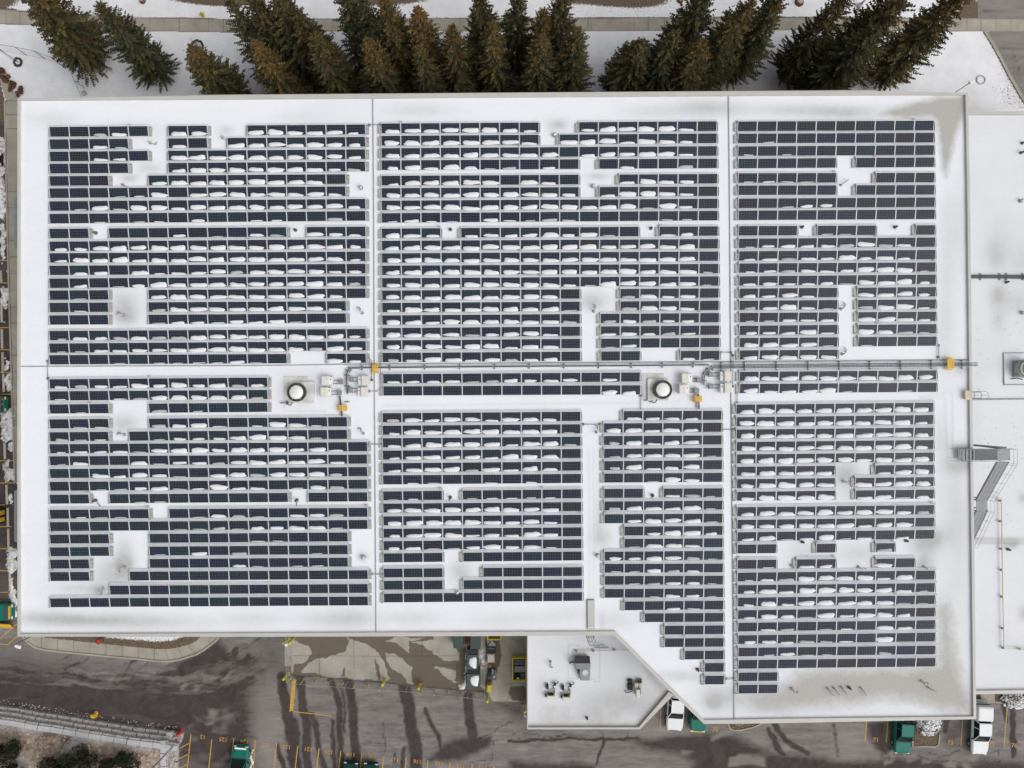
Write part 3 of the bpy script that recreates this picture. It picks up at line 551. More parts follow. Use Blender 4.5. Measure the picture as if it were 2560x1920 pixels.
# what lies on the roof: bare gravel, slush, dirt
ROOFPX = lambda p: PW(p, HR)
slush_main = [(320, 325, 3.6, .9, .35), (130, 300, 2.6, .8, .35), (740, 290, 3, .7, .2), (1050, 275, 3.2, .8, .4), (1760, 270, 3.6, .9, .7), (1620, 280, 2.5, .8, .35), (1990, 275, 6, .7, .5), (2120, 282, 4, .7, .6), (1395, 312, 1.0, .6, .75), (565, 325, .8, .5, .5), (370, 420, 1.3, .6, .5), (325, 445, .9, .4, .7), (1495, 440, 1.2, .4, .6), (1495, 315, .4, .3, .2),
  (310, 760, 1.6, 1.4, .75), (316, 795, 1.2, .8, .75), (1482, 752, 1.6, 1.0, .75), (310, 1058, 1.5, .9, .7), (1505, 1340, 1.0, 1.2, .6), (1495, 1290, .4, 2.5, .3), (280, 1435, 2.0, 1.6, .75), (310, 1395, 1.0, 2.0, .7), (312, 1412, .6, .5, .9), (1150, 1430, 1.3, 1.2, .7), (907, 1392, .5, .4, .8), (1000, 885, .8, .4, .3),
  (110, 1545, 3.5, .8, .6), (200, 1550, 4.5, .7, .5), (300, 1552, 5, .8, .45), (420, 1555, 6, .8, .35), (640, 1548, 3, .8, .35), (820, 1548, 3.0, .9, .5), (890, 1545, 2, .9, .45), (1030, 1545, 3, .8, .4), (1270, 1550, 4, .8, .35), (1420, 1535, 3, 1, .3), (1540, 1550, 2, 1, .35), (1700, 1690, 3, .6, .5), (1790, 1745, 2.4, 1.6, .55), (1785, 1755, .8, .8, .6), (1910, 1745, 4, 1.4, .6), (200, 1470, 2.5, .6, .5), (250, 1480, 1, .5, .7),
  (2395, 560, 1.5, 5, .3), (2365, 690, 1.2, 6, .3), (2360, 850, 1.3, 4, .3), (2405, 920, .8, .7, .7), (2350, 1090, 1, 2, .3), (2395, 1165, 1.6, .9, .7), (2405, 1120, 1.2, .5, .6), (2110, 1180, 1.8, 1.1, .6), (2120, 1210, 1.5, 2.2, .45), (2015, 1380, 2.5, 1.4, .45), (2150, 1385, 2.4, 1.3, .5), (2310, 1360, 1.6, 1.4, .85), (2335, 1340, 1.5, 1, .5), (2310, 1410, 1.0, .8, .8), (2370, 1250, 2.0, 6, .25), (2395, 1330, 1.2, 6, .3), (1505, 1555, .3, 1, .3), (745, 975, 2.2, 1.6, .35)]
grav_main = [([(2396, 239), (2414, 238), (2413, 276), (2400, 310), (2382, 366), (2372, 405), (2366, 440), (2356, 420), (2352, 380), (2345, 330), (2340, 300), (2325, 293), (2265, 297), (2225, 288), (2200, 284), (2235, 270), (2282, 256), (2340, 244)], .8),
  ([(1885, 1752), (1940, 1735), (1975, 1715), (1992, 1685), (2040, 1674), (2094, 1672), (2287, 1669), (2344, 1655), (2352, 1600), (2350, 1515), (2368, 1505), (2376, 1560), (2384, 1610), (2398, 1680), (2412, 1722), (2431, 1757), (2429, 1787), (2400, 1782), (2354, 1772), (2290, 1752), (2209, 1742), (2140, 1758), (2065, 1763), (1985, 1768), (1895, 1770)], 1.7)]
dark_main = [[(711, 940), (711, 1027), (815, 1027.5)], [(745, 1013), (775, 1013.5)], [(955, 1014), (1280, 1010), (1600, 1006), (1700, 1004)], [(2300, 993), (2355, 982), (2379, 981), (2381, 1030), (2382, 1130)], [(2362, 1000), (2368, 1143), (2395, 1143)], [(2300, 995), (2362, 994)], [(1472, 1120), (1474, 1300), (1474, 1500)], [(1484, 1120), (1486, 1500)]]
def hall_masks(X, Y):
    r = 0*X; gsl = 0*X; b = 0*X
    for p, s in grav_main: r = np.maximum(r, m_poly(X, Y, ROOFPX(p), s))
    for x, y, rx, ry, a in slush_main: gsl += a*m_blob(X, Y, P(x, y, HR), rx, ry)
    for l in dark_main: gsl += .3*m_line(X, Y, ROOFPX(l), .08, .35); b += .10*m_line(X, Y, ROOFPX(l), .02, .2)
    k = ROOFPX(inn[5:10]); e = segd(X, Y, k); gsl += .35*np.exp(-(e/.3)**2)*(.5+.5*np.sin(Y*1.7)); r = np.maximum(r, .6*np.exp(-(e/.2)**2))
    for y0 in (980, 1140): gsl += .3*m_blob(X, Y, P(2416, y0, HR), .5, 1.2)
    gsl = gsl+.45*m_poly(X, Y, ROOFPX([(2330, 1480), (2380, 1480), (2425, 1730), (2400, 1775), (1900, 1778), (1880, 1745), (1960, 1680), (2330, 1660)]), 3)
    return r, gsl, b
sheet('roof', mid, HR, .16, MT['roofsnow'], hall_masks, hall)
mb = MB(); n = len(Wo)
for i in range(n):
    j = (i+1) % n; a, b_, c_, d_ = Wo[i], Wo[j], Wi[j], Wi[i]; dz = Vector((0, 0, -.65)); dy = Vector((0, 0, -.28))
    mb.add([a, b_, c_, d_], [[0, 3, 2, 1]]); mb.add([a, b_, b_+dz, a+dz], [[0, 1, 2, 3]]); mb.add([d_, c_, c_+dy, d_+dy], [[3, 2, 1, 0]])
mb.build('parapet', MT['coping'], hall)
mb = MB()
for a, b_ in (((470, 240.2), (2186, 227.7)),):
    A, B = P(*a, ZC-.3), P(*b_, ZC-.3); mb.add([A, B, B+Vector((0, .12, 0)), A+Vector((0, .12, 0)), A+Vector((0, 0, -.5)), B+Vector((0, 0, -.5)), B+Vector((0, .12, -.5)), A+Vector((0, .12, -.5))], [[0, 1, 2, 3], [2, 6, 7, 3], [0, 3, 7, 4], [1, 5, 6, 2]])
mb.build('fascia', MT['coping'], hall)
def ridge(pts, w, h, z, name, mat_, root):
    pts = PW(pts, z); mb = MB()
    for a, b_ in zip(pts[:-1], pts[1:]):
        d = b_-a; mb.box(((a.x+b_.x)/2, (a.y+b_.y)/2, z+h/2), (d.length+.02, w, h), math.atan2(d.y, d.x))
    return mb.build(name, mat_, root)
ridge([(932, 245), (934, 480), (936, 960), (937, 1100), (940, 1582)], 0.11, .05, HR, 'expansion_joint', MT['joint'], hall)
ridge([(1821, 241), (1823.5, 480), (1826.5, 900), (1830, 1300), (1835, 1797)], 0.12, .05, HR, 'expansion_joint', MT['joint'], hall)
ridge([(49, 916.3), (300, 915), (640, 914)], 0.10, .05, HR, 'expansion_joint', MT['joint'], hall)
ridge([(640, 914), (930, 910), (1280, 907.6)], 0.09, .05, HR, 'expansion_joint', MT['joint'], hall)
ridge([(1280, 907.6), (1820, 904), (2120, 901.5), (2423, 899)], 0.12, .05, HR, 'expansion_joint', MT['joint'], hall)
for y0, y1 in ((481, 627), (1214, 1360)):
    A, B = P(33.5, y0+14, HR-1.6), P(33.5, y1-6, HR-1.6); x1 = P(43.6, 900, ZC).x+.1
    MB().add([(x1, A.y+.7, HR-1.0), (x1, B.y-.3, HR-1.0), (B.x, B.y, HR-1.7), (A.x, A.y, HR-1.7), (x1, A.y+.7, HR-2.2), (x1, B.y-.3, HR-2.2), (B.x, B.y, HR-1.9), (A.x, A.y, HR-1.9)], [[0, 3, 2, 1], [4, 5, 6, 7], [3, 7, 6, 2], [0, 4, 7, 3], [1, 2, 6, 5]]).build('awning', MT['mgrey'], hall)
# ------------------------------------------------------------------ SOLAR ROWS
PD, PT = .975, radians(10.5); ZB, ZT = HR+.10, HR+.28
def panel_mesh(cell):
    w, d = 1.955, PD/cos(PT); mb = MB(); e = .042
    def T(x, y, z): return Vector((x, y*cos(PT)-z*sin(PT), y*sin(PT)+z*cos(PT)))
    q = [(0, 0), (w, 0), (w, d), (0, d)]; i = [(e, e*.7), (w-e, e*.7), (w-e, d-e*.7), (e, d-e*.7)]
    vs = [T(x, y, 0) for x, y in q]+[T(x, y, .035) for x, y in q]+[T(x, y, .035) for x, y in i]
    mb.mat(0).add(vs, [[0, 1, 5, 4], [1, 2, 6, 5], [2, 3, 7, 6], [3, 0, 4, 7], [4, 5, 9, 8], [5, 6, 10, 9], [6, 7, 11, 10], [7, 4, 8, 11], [3, 2, 1, 0]])
    b = len(mb.v); mb.mat(1); mb.v += [T(x, y, .033) for x, y in i]; mb.f.append([b, b+1, b+2, b+3]); mb.m.append(1)
    return mesh('panel', mb.v, mb.f, [MT['frame'], cell], mb.m)
PM = [panel_mesh(MT[k]) for k in ('cellA', 'cellB', 'cellC')]
def patch_mesh(seed):
    r = random.Random(seed); n, m = 22, 5; vs = []; fs = []; sk = r.uniform(-.22, .22); ph = [r.uniform(0, 6) for _ in range(4)]; ragged = .02+.07*r.random(); fl = r.uniform(.6, 1.0)
    for j in range(m+1):
        k = 1-j/m; zz = (1-k**2.6)**.6
        for i in range(n):
            t = 2*pi*i/n; cx, cy = cos(t), sin(t); q = (abs(cx)**3+abs(cy)**3)**(-1/3.0)
            rr = 1+ragged*sin(3*t+ph[0])+ragged*.7*sin(5*t+ph[1])+ragged*.5*sin(9*t+ph[2])
            x, y = .5*q*cx*rr*k, .5*q*cy*rr*k; y = y*(1+sk*2.6*x)*(1-.16*max(0, sin(7*x+ph[3]))) if y > 0 else y*fl
            vs.append((x, y, zz))
    for j in range(m): fs += [[j*n+i, j*n+(i+1) % n, (j+1)*n+(i+1) % n, (j+1)*n+i] for i in range(n)]
    return mesh('snow_patch', vs, fs, MT['patch'], None, True)
SP = [patch_mesh(s) for s in range(26)]
TP = []
for s_ in SP[:10]: q_ = s_.copy(); q_.materials.clear(); q_.materials.append(MT['thin']); TP.append(q_)
NUM = ['zero', 'one', 'two', 'three', 'four', 'five', 'six', 'seven', 'eight', 'nine', 'ten', 'eleven', 'twelve', 'thirteen', 'fourteen', 'fifteen', 'sixteen', 'seventeen']
ORD = ['', 'first', 'second', 'third', 'fourth', 'fifth', 'sixth', 'seventh', 'eighth', 'ninth', 'tenth', 'eleventh', 'twelfth', 'thirteenth', 'fourteenth', 'fifteenth', 'sixteenth', 'seventeenth', 'eighteenth', 'nineteenth', 'twentieth', 'twenty-first', 'twenty-second', 'twenty-third']
# block: (where, columns, left x top/bottom, right x top/bottom, strong end, rows[(y left, y right, x of right reading, [(first column, snow amounts)])])
BL = []
def blk(where, nc, l0, l1, r0, r1, end, rows): BL.append((where, nc, l0, l1, r0, r1, end, rows))
F = lambda s: [(0, s)]
blk('upper left block', 16, 122.7, 122.0, 913.4, 915.5, 'R', [
 (316.8, 310.5, [(0, '00220'), (6, '33'), (10, '333332')]), (347.8, 341.4, [(0, '0021'), (6, '20'), (9, '3333332')]), (378.5, 372.4, [(0, '00220'), (6, '3333333332')]), (408.9, 403.1, [(0, '0000'), (6, '2333333322')]),
 (439.8, 434.5, [(0, '000'), (5, '3333333330')]), (470.2, 464.9, F('000113033333332')), (502.6, 496.5, F('0131332333333332')), (534.1, 526.9, F('0010110200110020')), (571.1, 565.9, [(0, '00'), (3, '000201022'), (13, '322')]),
 (603.3, 596.6, F('2233333333333332')), (632.2, 628.1, F('2333233333333332')), (663.4, 658.8, F('0220312232333322')), (695.6, 689.5, F('0201233333333332')), (725.4, 720.4, [(0, '010'), (5, '33333333320')]), (756.3, 751.7, [(0, '010'), (5, '2333333332')]),
 (787.6, 782.4, [(0, '000'), (5, '1221222110')]), (826.6, 821.4, F('1222322333333332')), (857.9, 851.8, F('1122223333333232')), (887, 883, [(0, '000101111210'), (14, '32')])])
blk('upper middle block', 17, 951.9, 954.5, 1792.7, 1800, 'L', [
 (308.2, 302.4, [(0, '33333332'), (10, '2333320')]), (339.1, 332.8, [(0, '33333332'), (9, '33323320')]), (369.8, 364.6, F('33333333302333320')), (400.2, 395.5, [(0, '2323212020'), (11, '020020')]), (438.9, 434, [(0, '2333330320'), (12, '23320')]), (469.6, 465.3, [(0, '3333333332'), (11, '233320')]),
 (500.8, 495.9, F('33333333333331320')), (532.1, 526.3, F('12110211210000110')), (570.6, 564.8, [(0, '332'), (4, '222232310'), (14, '220')]), (601.2, 596.6, F('33333333333333330')), (632.5, 627.6, F('33333333333333330')), (663.2, 658.8, F('33333333333333331')), (694.4, 689.8, F('33333333321333331')),
 (725.4, 719.9, [(0, '3333333330'), (12, '23220')]), (756.3, 750.8, [(0, '2333333331'), (12, '23320')]), (787.6, 781.5, [(0, '3323333332'), (11, '222220')]), (819.1, 812.8, [(0, '3333223320'), (11, '222220')]), (849.8, 843.7, [(0, '3333332320'), (11, '120000')]), (881.3, 875.8, [(0, '2233232220'), (11, '00'), (15, '21')])])
blk('upper right block', 10, 1844.2, 1848.6, 2335.8, 2343, 'L', [
 (303, 300.9, F('0000000000')), (333.3, 331.3, F('0100000000')), (365.2, 362.3, F('1010000000')), (396.1, 392.6, [(0, '00000'), (6, '0000')]), (432.3, 431.1, [(0, '11110'), (7, '000')]), (463, 461.8, [(0, '00000'), (6, '0000')]), (495.6, 492.7, F('0012200000')), (525.7, 523.1, F('0000000000')),
 (564.5, 562.2, [(0, '000'), (4, '110'), (9, '0')]), (595.7, 592.6, F('1222223220')), (627.3, 623.8, F('2222232320')), (657.7, 654.8, F('1222223331')), (689.8, 685.4, F('2222213332')), (720.5, 716.7, [(0, '22320'), (6, '3332')]), (750.8, 747.4, [(0, '22321'), (6, '2331')]), (781.5, 778, [(0, '11222'), (6, '3332')]),
 (813.3, 809.3, [(0, '22232'), (6, '3321')]), (844, 840.3, [(0, '33331'), (6, '1000')]), (875, 871, [(0, '33332')])])
blk('fan corridor block', 13, 956.3, 957, 1601, 1602, 'L', [(934.3, 930, F('2222122222020')), (964.9, 962, F('0000000000032'))])
blk('tray end block', 10, 1848.6, 1849, 2343, 2343.5, 'L', [(928.5, 924.7, F('3333333333')), (958.9, 955.7, F('3222310010'))])
blk('lower left block', 16, 122, 123.8, 917.5, 920.5, 'R', [
 (947.3, 941, F('22223232322')), (977.4, 972, F('10012333332')), (1010.3, 1003.5, [(0, '010'), (5, '201000')]), (1047.4, 1041.6, [(0, '011'), (5, '2231013310')]), (1079.8, 1073, [(0, '211'), (4, '01222333310')]), (1109.6, 1104.1, F('1222133323332320')), (1139.7, 1135.3, F('1200312223333320')), (1171.5, 1166.6, F('0032321033233320')),
 (1203.6, 1198.1, F('0011231132201320')), (1235.8, 1229.7, [(0, '00'), (3, '011000000'), (13, '000')]), (1273.4, 1268.5, [(0, '01110'), (6, '0122102220')]), (1304.3, 1298.8, F('0000001121223310')), (1335.6, 1329.5, [(0, '000'), (5, '0000011000')]), (1367.4, 1361.4, [(0, '000'), (5, '1020200010')]), (1398.1, 1392.7, [(0, '00'), (5, '0000210110')]),
 (1429.3, 1424.4, [(0, '00'), (4, '000000000000')]), (1464.2, 1458.8, [(3, '0000000000000')]), (1495, 1490.1, F('0000000000000000'))])
blk('lower middle block', 10, 954.8, 958.3, 1452.2, 1456.5, 'L', [
 (1032, 1028.3, F('2323323320')), (1063.3, 1059.5, F('2333333331')), (1094.5, 1090.5, F('2333332332')), (1125.5, 1121.2, F('2332323330')), (1157, 1152.7, F('2333232320')), (1187.4, 1183.7, F('0110010100')), (1227.6, 1221.9, [(0, '110'), (4, '111110')]), (1258, 1254, F('3333333330')), (1289.9, 1285.8, F('3333332320')), (1320.8, 1317.1, F('2333232320')),
 (1351.8, 1346.9, F('2211232310')), (1382.5, 1377.5, [(0, '000'), (4, '000000')]), (1420.6, 1416.6, [(0, '000'), (5, '00000')]), (1451, 1447.2, [(0, '000'), (4, '000000')]), (1482.8, 1479, F('0000000000'))])
blk('stepped lower block', 6, 1508.4, 1512.5, 1805.2, 1811.3, 'L', [
 (1027, 1025.7, [(1, '22220')]), (1057.5, 1055.8, F('332320')), (1089, 1087.3, F('232330')), (1120.9, 1118.3, F('233331')), (1151.8, 1149.2, F('232230')), (1182.8, 1181, F('001320')), (1221.3, 1219.5, [(0, '00'), (3, '221')]), (1252.5, 1250.5, F('233231')), (1284.7, 1282.6, F('023331')), (1315.6, 1313.6, [(1, '02332')]), (1346.3, 1344.5, [(1, '13320')]),
 (1378.1, 1375.8, F('223321')), (1408.5, 1407.6, F('112220')), (1438.9, 1438, F('012221')), (1471.3, 1469.5, F('001221')), (1503, 1500.2, [(1, '00210')]), (1532.8, 1531.1, [(2, '0000')]), (1564.6, 1562.1, [(3, '000')]), (1595.8, 1593.6, [(3, '000')]), (1627, 1625.2, [(4, '00')]), (1657.5, 1656.2, [(5, '0')]), (1688.8, 1688, [(5, '0')])])
blk('lower right block', 10, 1839.9, 1845.7, 2334.6, 2340.4, 'L', [
 (1010.6, 1005.7, F('3333333333')), (1041.9, 1036.4, F('3333333332')), (1072.8, 1067.6, F('3333333333')), (1103.8, 1098.9, F('3333333332')), (1134.8, 1130.1, F('3333332333')), (1165.7, 1160.8, [(0, '33333'), (7, '233')]), (1196.7, 1191.5, [(0, '33333'), (6, '3333')]), (1228.5, 1222.7, [(0, '23333'), (6, '2322')]), (1267, 1261.5, F('3333333322')), (1298.5, 1292.8, F('3333332330')),
 (1329.5, 1323.4, F('2312312020')), (1360.5, 1355.5, [(0, '00'), (4, '0'), (7, '2')]), (1398.9, 1394, [(0, '01'), (3, '22'), (7, '30')]), (1430.5, 1425, F('1223333230')), (1461.7, 1456.5, F('2323333321')), (1493, 1486.9, F('2323333321')), (1524.2, 1518.1, F('2321323320')), (1555.7, 1549.1, F('0220110320')), (1587.1, 1580.3, F('2222210300')), (1618.2, 1612.7, F('0121100200')), (1648.9, 1643.4, F('0000000000')), (1680.2, 1675, [(0, '00')]), (1711.1, 1706, [(0, '00')])])
def side_tray(w, seed):
    r = random.Random(seed); mb = MB(); mb.mat(0).box((w/2, .46, .05), (w, .86, .035)).box((w/2, .02, .09), (w, .04, .09)).box((w/2, .90, .14), (w, .04, .2)).box((w*.9, .46, .1), (.04, .86, .1))
    if w > .2: mb.mat(1).box((w*.45, .30+r.uniform(-.05, .05), .115), (w*.62, .38, .09), r.uniform(-.1, .1)).box((w*.5, .70, .125), (w*.5, .26, .09), r.uniform(-.2, .2))
    return mesh('end_bracket', mb.v, mb.f, [MT['galv'], MT['block']], mb.m)
TRAY = {('R', 1): side_tray(.33, 1), ('R', 0): side_tray(.15, 2)}
snows = []; rowno = 0; firstpanel = None; DEF = {}
for where, nc, l0, l1, r0, r1, end, rows in BL:
    y0, y1 = rows[0][0], rows[-1][0]
    for ri, (yl, yr, segs) in enumerate(rows):
        t = (yl-y0)/max(1, y1-y0); xl, xr = l0+(l1-l0)*t, r0+(r1-r0)*t
        A, B = P(xl, yl, ZT), P(xr, yr, ZT); d = B-A; pit = d.length/nc; ang = math.atan2(d.y, d.x); u = d.normalized(); nrm = Vector((-u.y, u.x, 0))
        for si, (c0, amounts) in enumerate(segs):
            k = len(amounts); o = A+u*(pit*c0)-nrm*PD; o.z = HR
            cover = sum(int(q) for q in amounts)/(3*k); st = 'bare' if cover < .05 else 'lightly snowed' if cover < .45 else 'snow covered'
            if len(segs) == 1: w = '%s %s panel solar row, %s from top of the %s' % (st, NUM[k], ORD[ri+1], where)
            else:
                pl = 'left of gap' if si == 0 else 'right of gap' if si == len(segs)-1 else 'between two gaps'
                w = '%s %s panel solar row, %s from top of %s, %s' % (st, NUM[k], ORD[ri+1], where, pl)
            root = empty('solar_row', o, ang, w, 'solar panels', 'rows of tilted solar panels on the hall roof')
            for j in range(k):
                p = ob('panel', PM[0 if random.random() < .42 else random.choice((1, 2))], root, (j*pit+(pit-1.955)/2, 0, ZB-HR)); p.rotation_euler = (random.uniform(-.006, .006), random.uniform(-.004, .004), 0)
                q = int(amounts[j])
                if q:
                    cr = (c0+j+.5)/nc; wd = {3: random.uniform(1.48, 1.76), 2: random.uniform(1.2, 1.55), 1: random.uniform(1.0, 1.4)}[q]; dp = {3: random.uniform(.43, .59)*(1.08 if where == 'lower right block' else 1), 2: random.uniform(.25, .39), 1: random.uniform(.10, .17)}[q]
                    if c0+j == 0 or c0+j == nc-1: wd *= .84
                    cx = (j+.5)*pit+(.5-cr)*.34+random.uniform(-.08, .08); hang = {3: random.uniform(.02, .11), 2: random.uniform(.0, .06), 1: -.02}[q]
                    snows.append((wd*dp, root, cx, dp/2-hang, wd, dp, {3: .16, 2: .11, 1: .045}[q], 'thick' if q == 3 else 'thin' if q == 2 else 'sliver of', ORD[j+1], ORD[ri+1], where, (si, len(segs))))
            if k not in DEF:
                mb = MB(); W = k*1.985; mb.add([(0, PD+.01, .25), (W, PD+.01, .25), (W, PD+.22, .06), (0, PD+.22, .06), (0, PD-.01, .24), (W, PD-.01, .24), (W, PD+.17, .01), (0, PD+.17, .01)], [[0, 1, 2, 3], [7, 6, 5, 4], [0, 4, 5, 1], [3, 2, 6, 7], [0, 3, 7, 4], [1, 5, 6, 2]]); mb.box((W/2, PD+.0, .29), (W, .03, .02))
                for j in range(k+1): mb.box((min(max(j*1.985, .02), W-.02), PD+.10, .16), (.035, .22, .03), 0, -.9)
                DEF[k] = mesh('wind_deflector', mb.v, mb.f, MT['deflector'])
            ob('wind_deflector', DEF[k], root)
            br = ob('end_bracket', TRAY[('R', 1 if end == 'R' else 0)], root, (k*pit, 0, 0))
            bl = ob('end_bracket', TRAY[('R', 1 if end == 'L' else 0)], root, (0, PD-.06, 0)); bl.rotation_euler = (0, 0, pi)
            for j in sorted(set(random.sample(range(k+1), min(k, random.choice((0, 0, 1)))))):
                MB().mat(0).box((0, 0, .07), (.3, .22, .1)).mat(1).box((0, 0, .14), (.24, .16, .06)).build('ballast_tray', [MT['galv'], MT['block']], root, False, True).location = (min(max(.2, j*pit), k*pit-.2), PD+.16, .04)
snows.sort(key=lambda s: -s[0]); rest = MB(); random.seed(21); usedl = set()
for i, (ar, root, cx, cy, wd, dp, h, word, on, rn, where, (si, ns)) in enumerate(snows):
    m = SP[(i*7+i//26) % len(SP)]; Z = cy*math.tan(PT)+ZB-HR+.03
    M = Matrix.Translation(root.location) @ Matrix.Rotation(root.rotation_euler.z, 4, 'Z') @ Matrix.Translation((cx, cy, Z)) @ Matrix.Rotation(PT*.9, 4, 'X') @ Matrix.Rotation(random.uniform(-.05, .05), 4, 'Z') @ Matrix.Diagonal((wd*(1 if i % 2 else -1), dp, h, 1))
    if i < 300:
        o = ob('snow_patch', m); o.matrix_world = M
        seg = '' if ns == 1 else (' left of gap' if si == 0 else ' right of gap' if si == ns-1 else ' between gaps')
        tag(o, 'snow on %s panel, %s row%s, %s' % (on, rn, seg, where), 'snow patch', 'snow patches left on the solar panels')
    else:
        b = len(rest.v); rest.v += [M @ v.co for v in m.vertices]; fl = M.determinant() < 0
        tn = 1 if word == 'sliver of' and i % 4 or (word == 'thin' and i % 5 == 0) else 0
        for p in m.polygons: rest.f.append([b+k for k in (p.vertices if not fl else reversed(p.vertices))]); rest.m.append(tn)
tag(rest.build('snow_patches', [MT['patch'], MT['thin']], None, True), 'smaller leftovers of melting snow along the lower edges of solar panels', 'snow patches', kind='stuff')
# ------------------------------------------------------------------ ROOF EQUIPMENT ON THE HALL
def w2(x, y, z): return P(x, y, z)
PXR = .0398                                # metres per photo pixel at roof height
def roof_vent(x, y, kind, label, z=HR, ang=None):
    c = P(x, y, z); a = random.uniform(0, 6.28) if ang is None else ang
    cats = {'drain': ('pipe_vent', 'vent'), 'tall': ('pipe_vent', 'vent'), 'goose': ('gooseneck_vent', 'vent'), 'cap': ('capped_vent', 'vent'), 'stick': ('bent_pipe', 'pipe')}
    nm, cat = cats[kind]; t = empty(nm, c, 0, label, cat, None)
    if kind in ('drain', 'tall'):
        h = .45 if kind == 'drain' else .6
        MB().lathe(c, [(.16, 0), (.13, .05), (.105, .08), (.105, h), (.075, h), (.075, h-.25)], 14).build('pipe', MT['dgrey'], t, True); MB().cyl(c, .2, .02, 14).build('flashing', MT['joint'], t)
        if kind == 'tall': MB().tube([c+Vector((cos(a)*q, sin(a)*q, .08)) for q in (.1, .35, .6)]+[c+Vector((cos(a)*.75, sin(a)*.75, .02))], .05).build('branch_pipe', MT['mgrey'], t, True)
    elif kind == 'goose':
        dx = Vector((cos(a), sin(a), 0)); pts = [c, c+Vector((0, 0, .45))]+[c+dx*.16*(1-cos(q))+Vector((0, 0, .45+.16*sin(q))) for q in (.5, 1, 1.57, 2.1, 2.6, 3.1)]+[c+dx*.33+Vector((0, 0, .3))]
        MB().tube(pts, .06, 8).build('pipe', MT['galv'], t, True)
        MB().tube([c+dx*.3+Vector((0, 0, .12)), c+dx*.62+Vector((0, 0, .12)), c+dx*.62+Vector((-dx.y*.3, dx.x*.3, .12))], .045, 8).build('side_pipe', MT['mgrey'], t, True); MB().cyl(c, .17, .03, 14).build('flashing', MT['mgrey'], t)
    elif kind == 'cap':
        MB().cyl(c, .1, .35, 14).build('pipe', MT['galv'], t, True); MB().lathe(c+Vector((0, 0, .3)), [(.19, 0), (.2, .06), (.12, .14), (0, .17)], 16).build('cap', MT['galv'], t, True); MB().cyl(c, .22, .03, 14).build('flashing', MT['joint'], t)
    else:
        dx = Vector((cos(a), sin(a), 0)); MB().tube([c+Vector((0, 0, .02)), c+Vector((0, 0, .35)), c+dx*.12+Vector((0, 0, .42)), c+dx*.75+Vector((0, 0, .36)), c+dx*.85+Vector((0, 0, .2))], .05, 8).build('pipe', MT['mgrey'], t, True)
        MB().cyl(c, .14, .03, 12).build('flashing', MT['joint'], t)
    return t
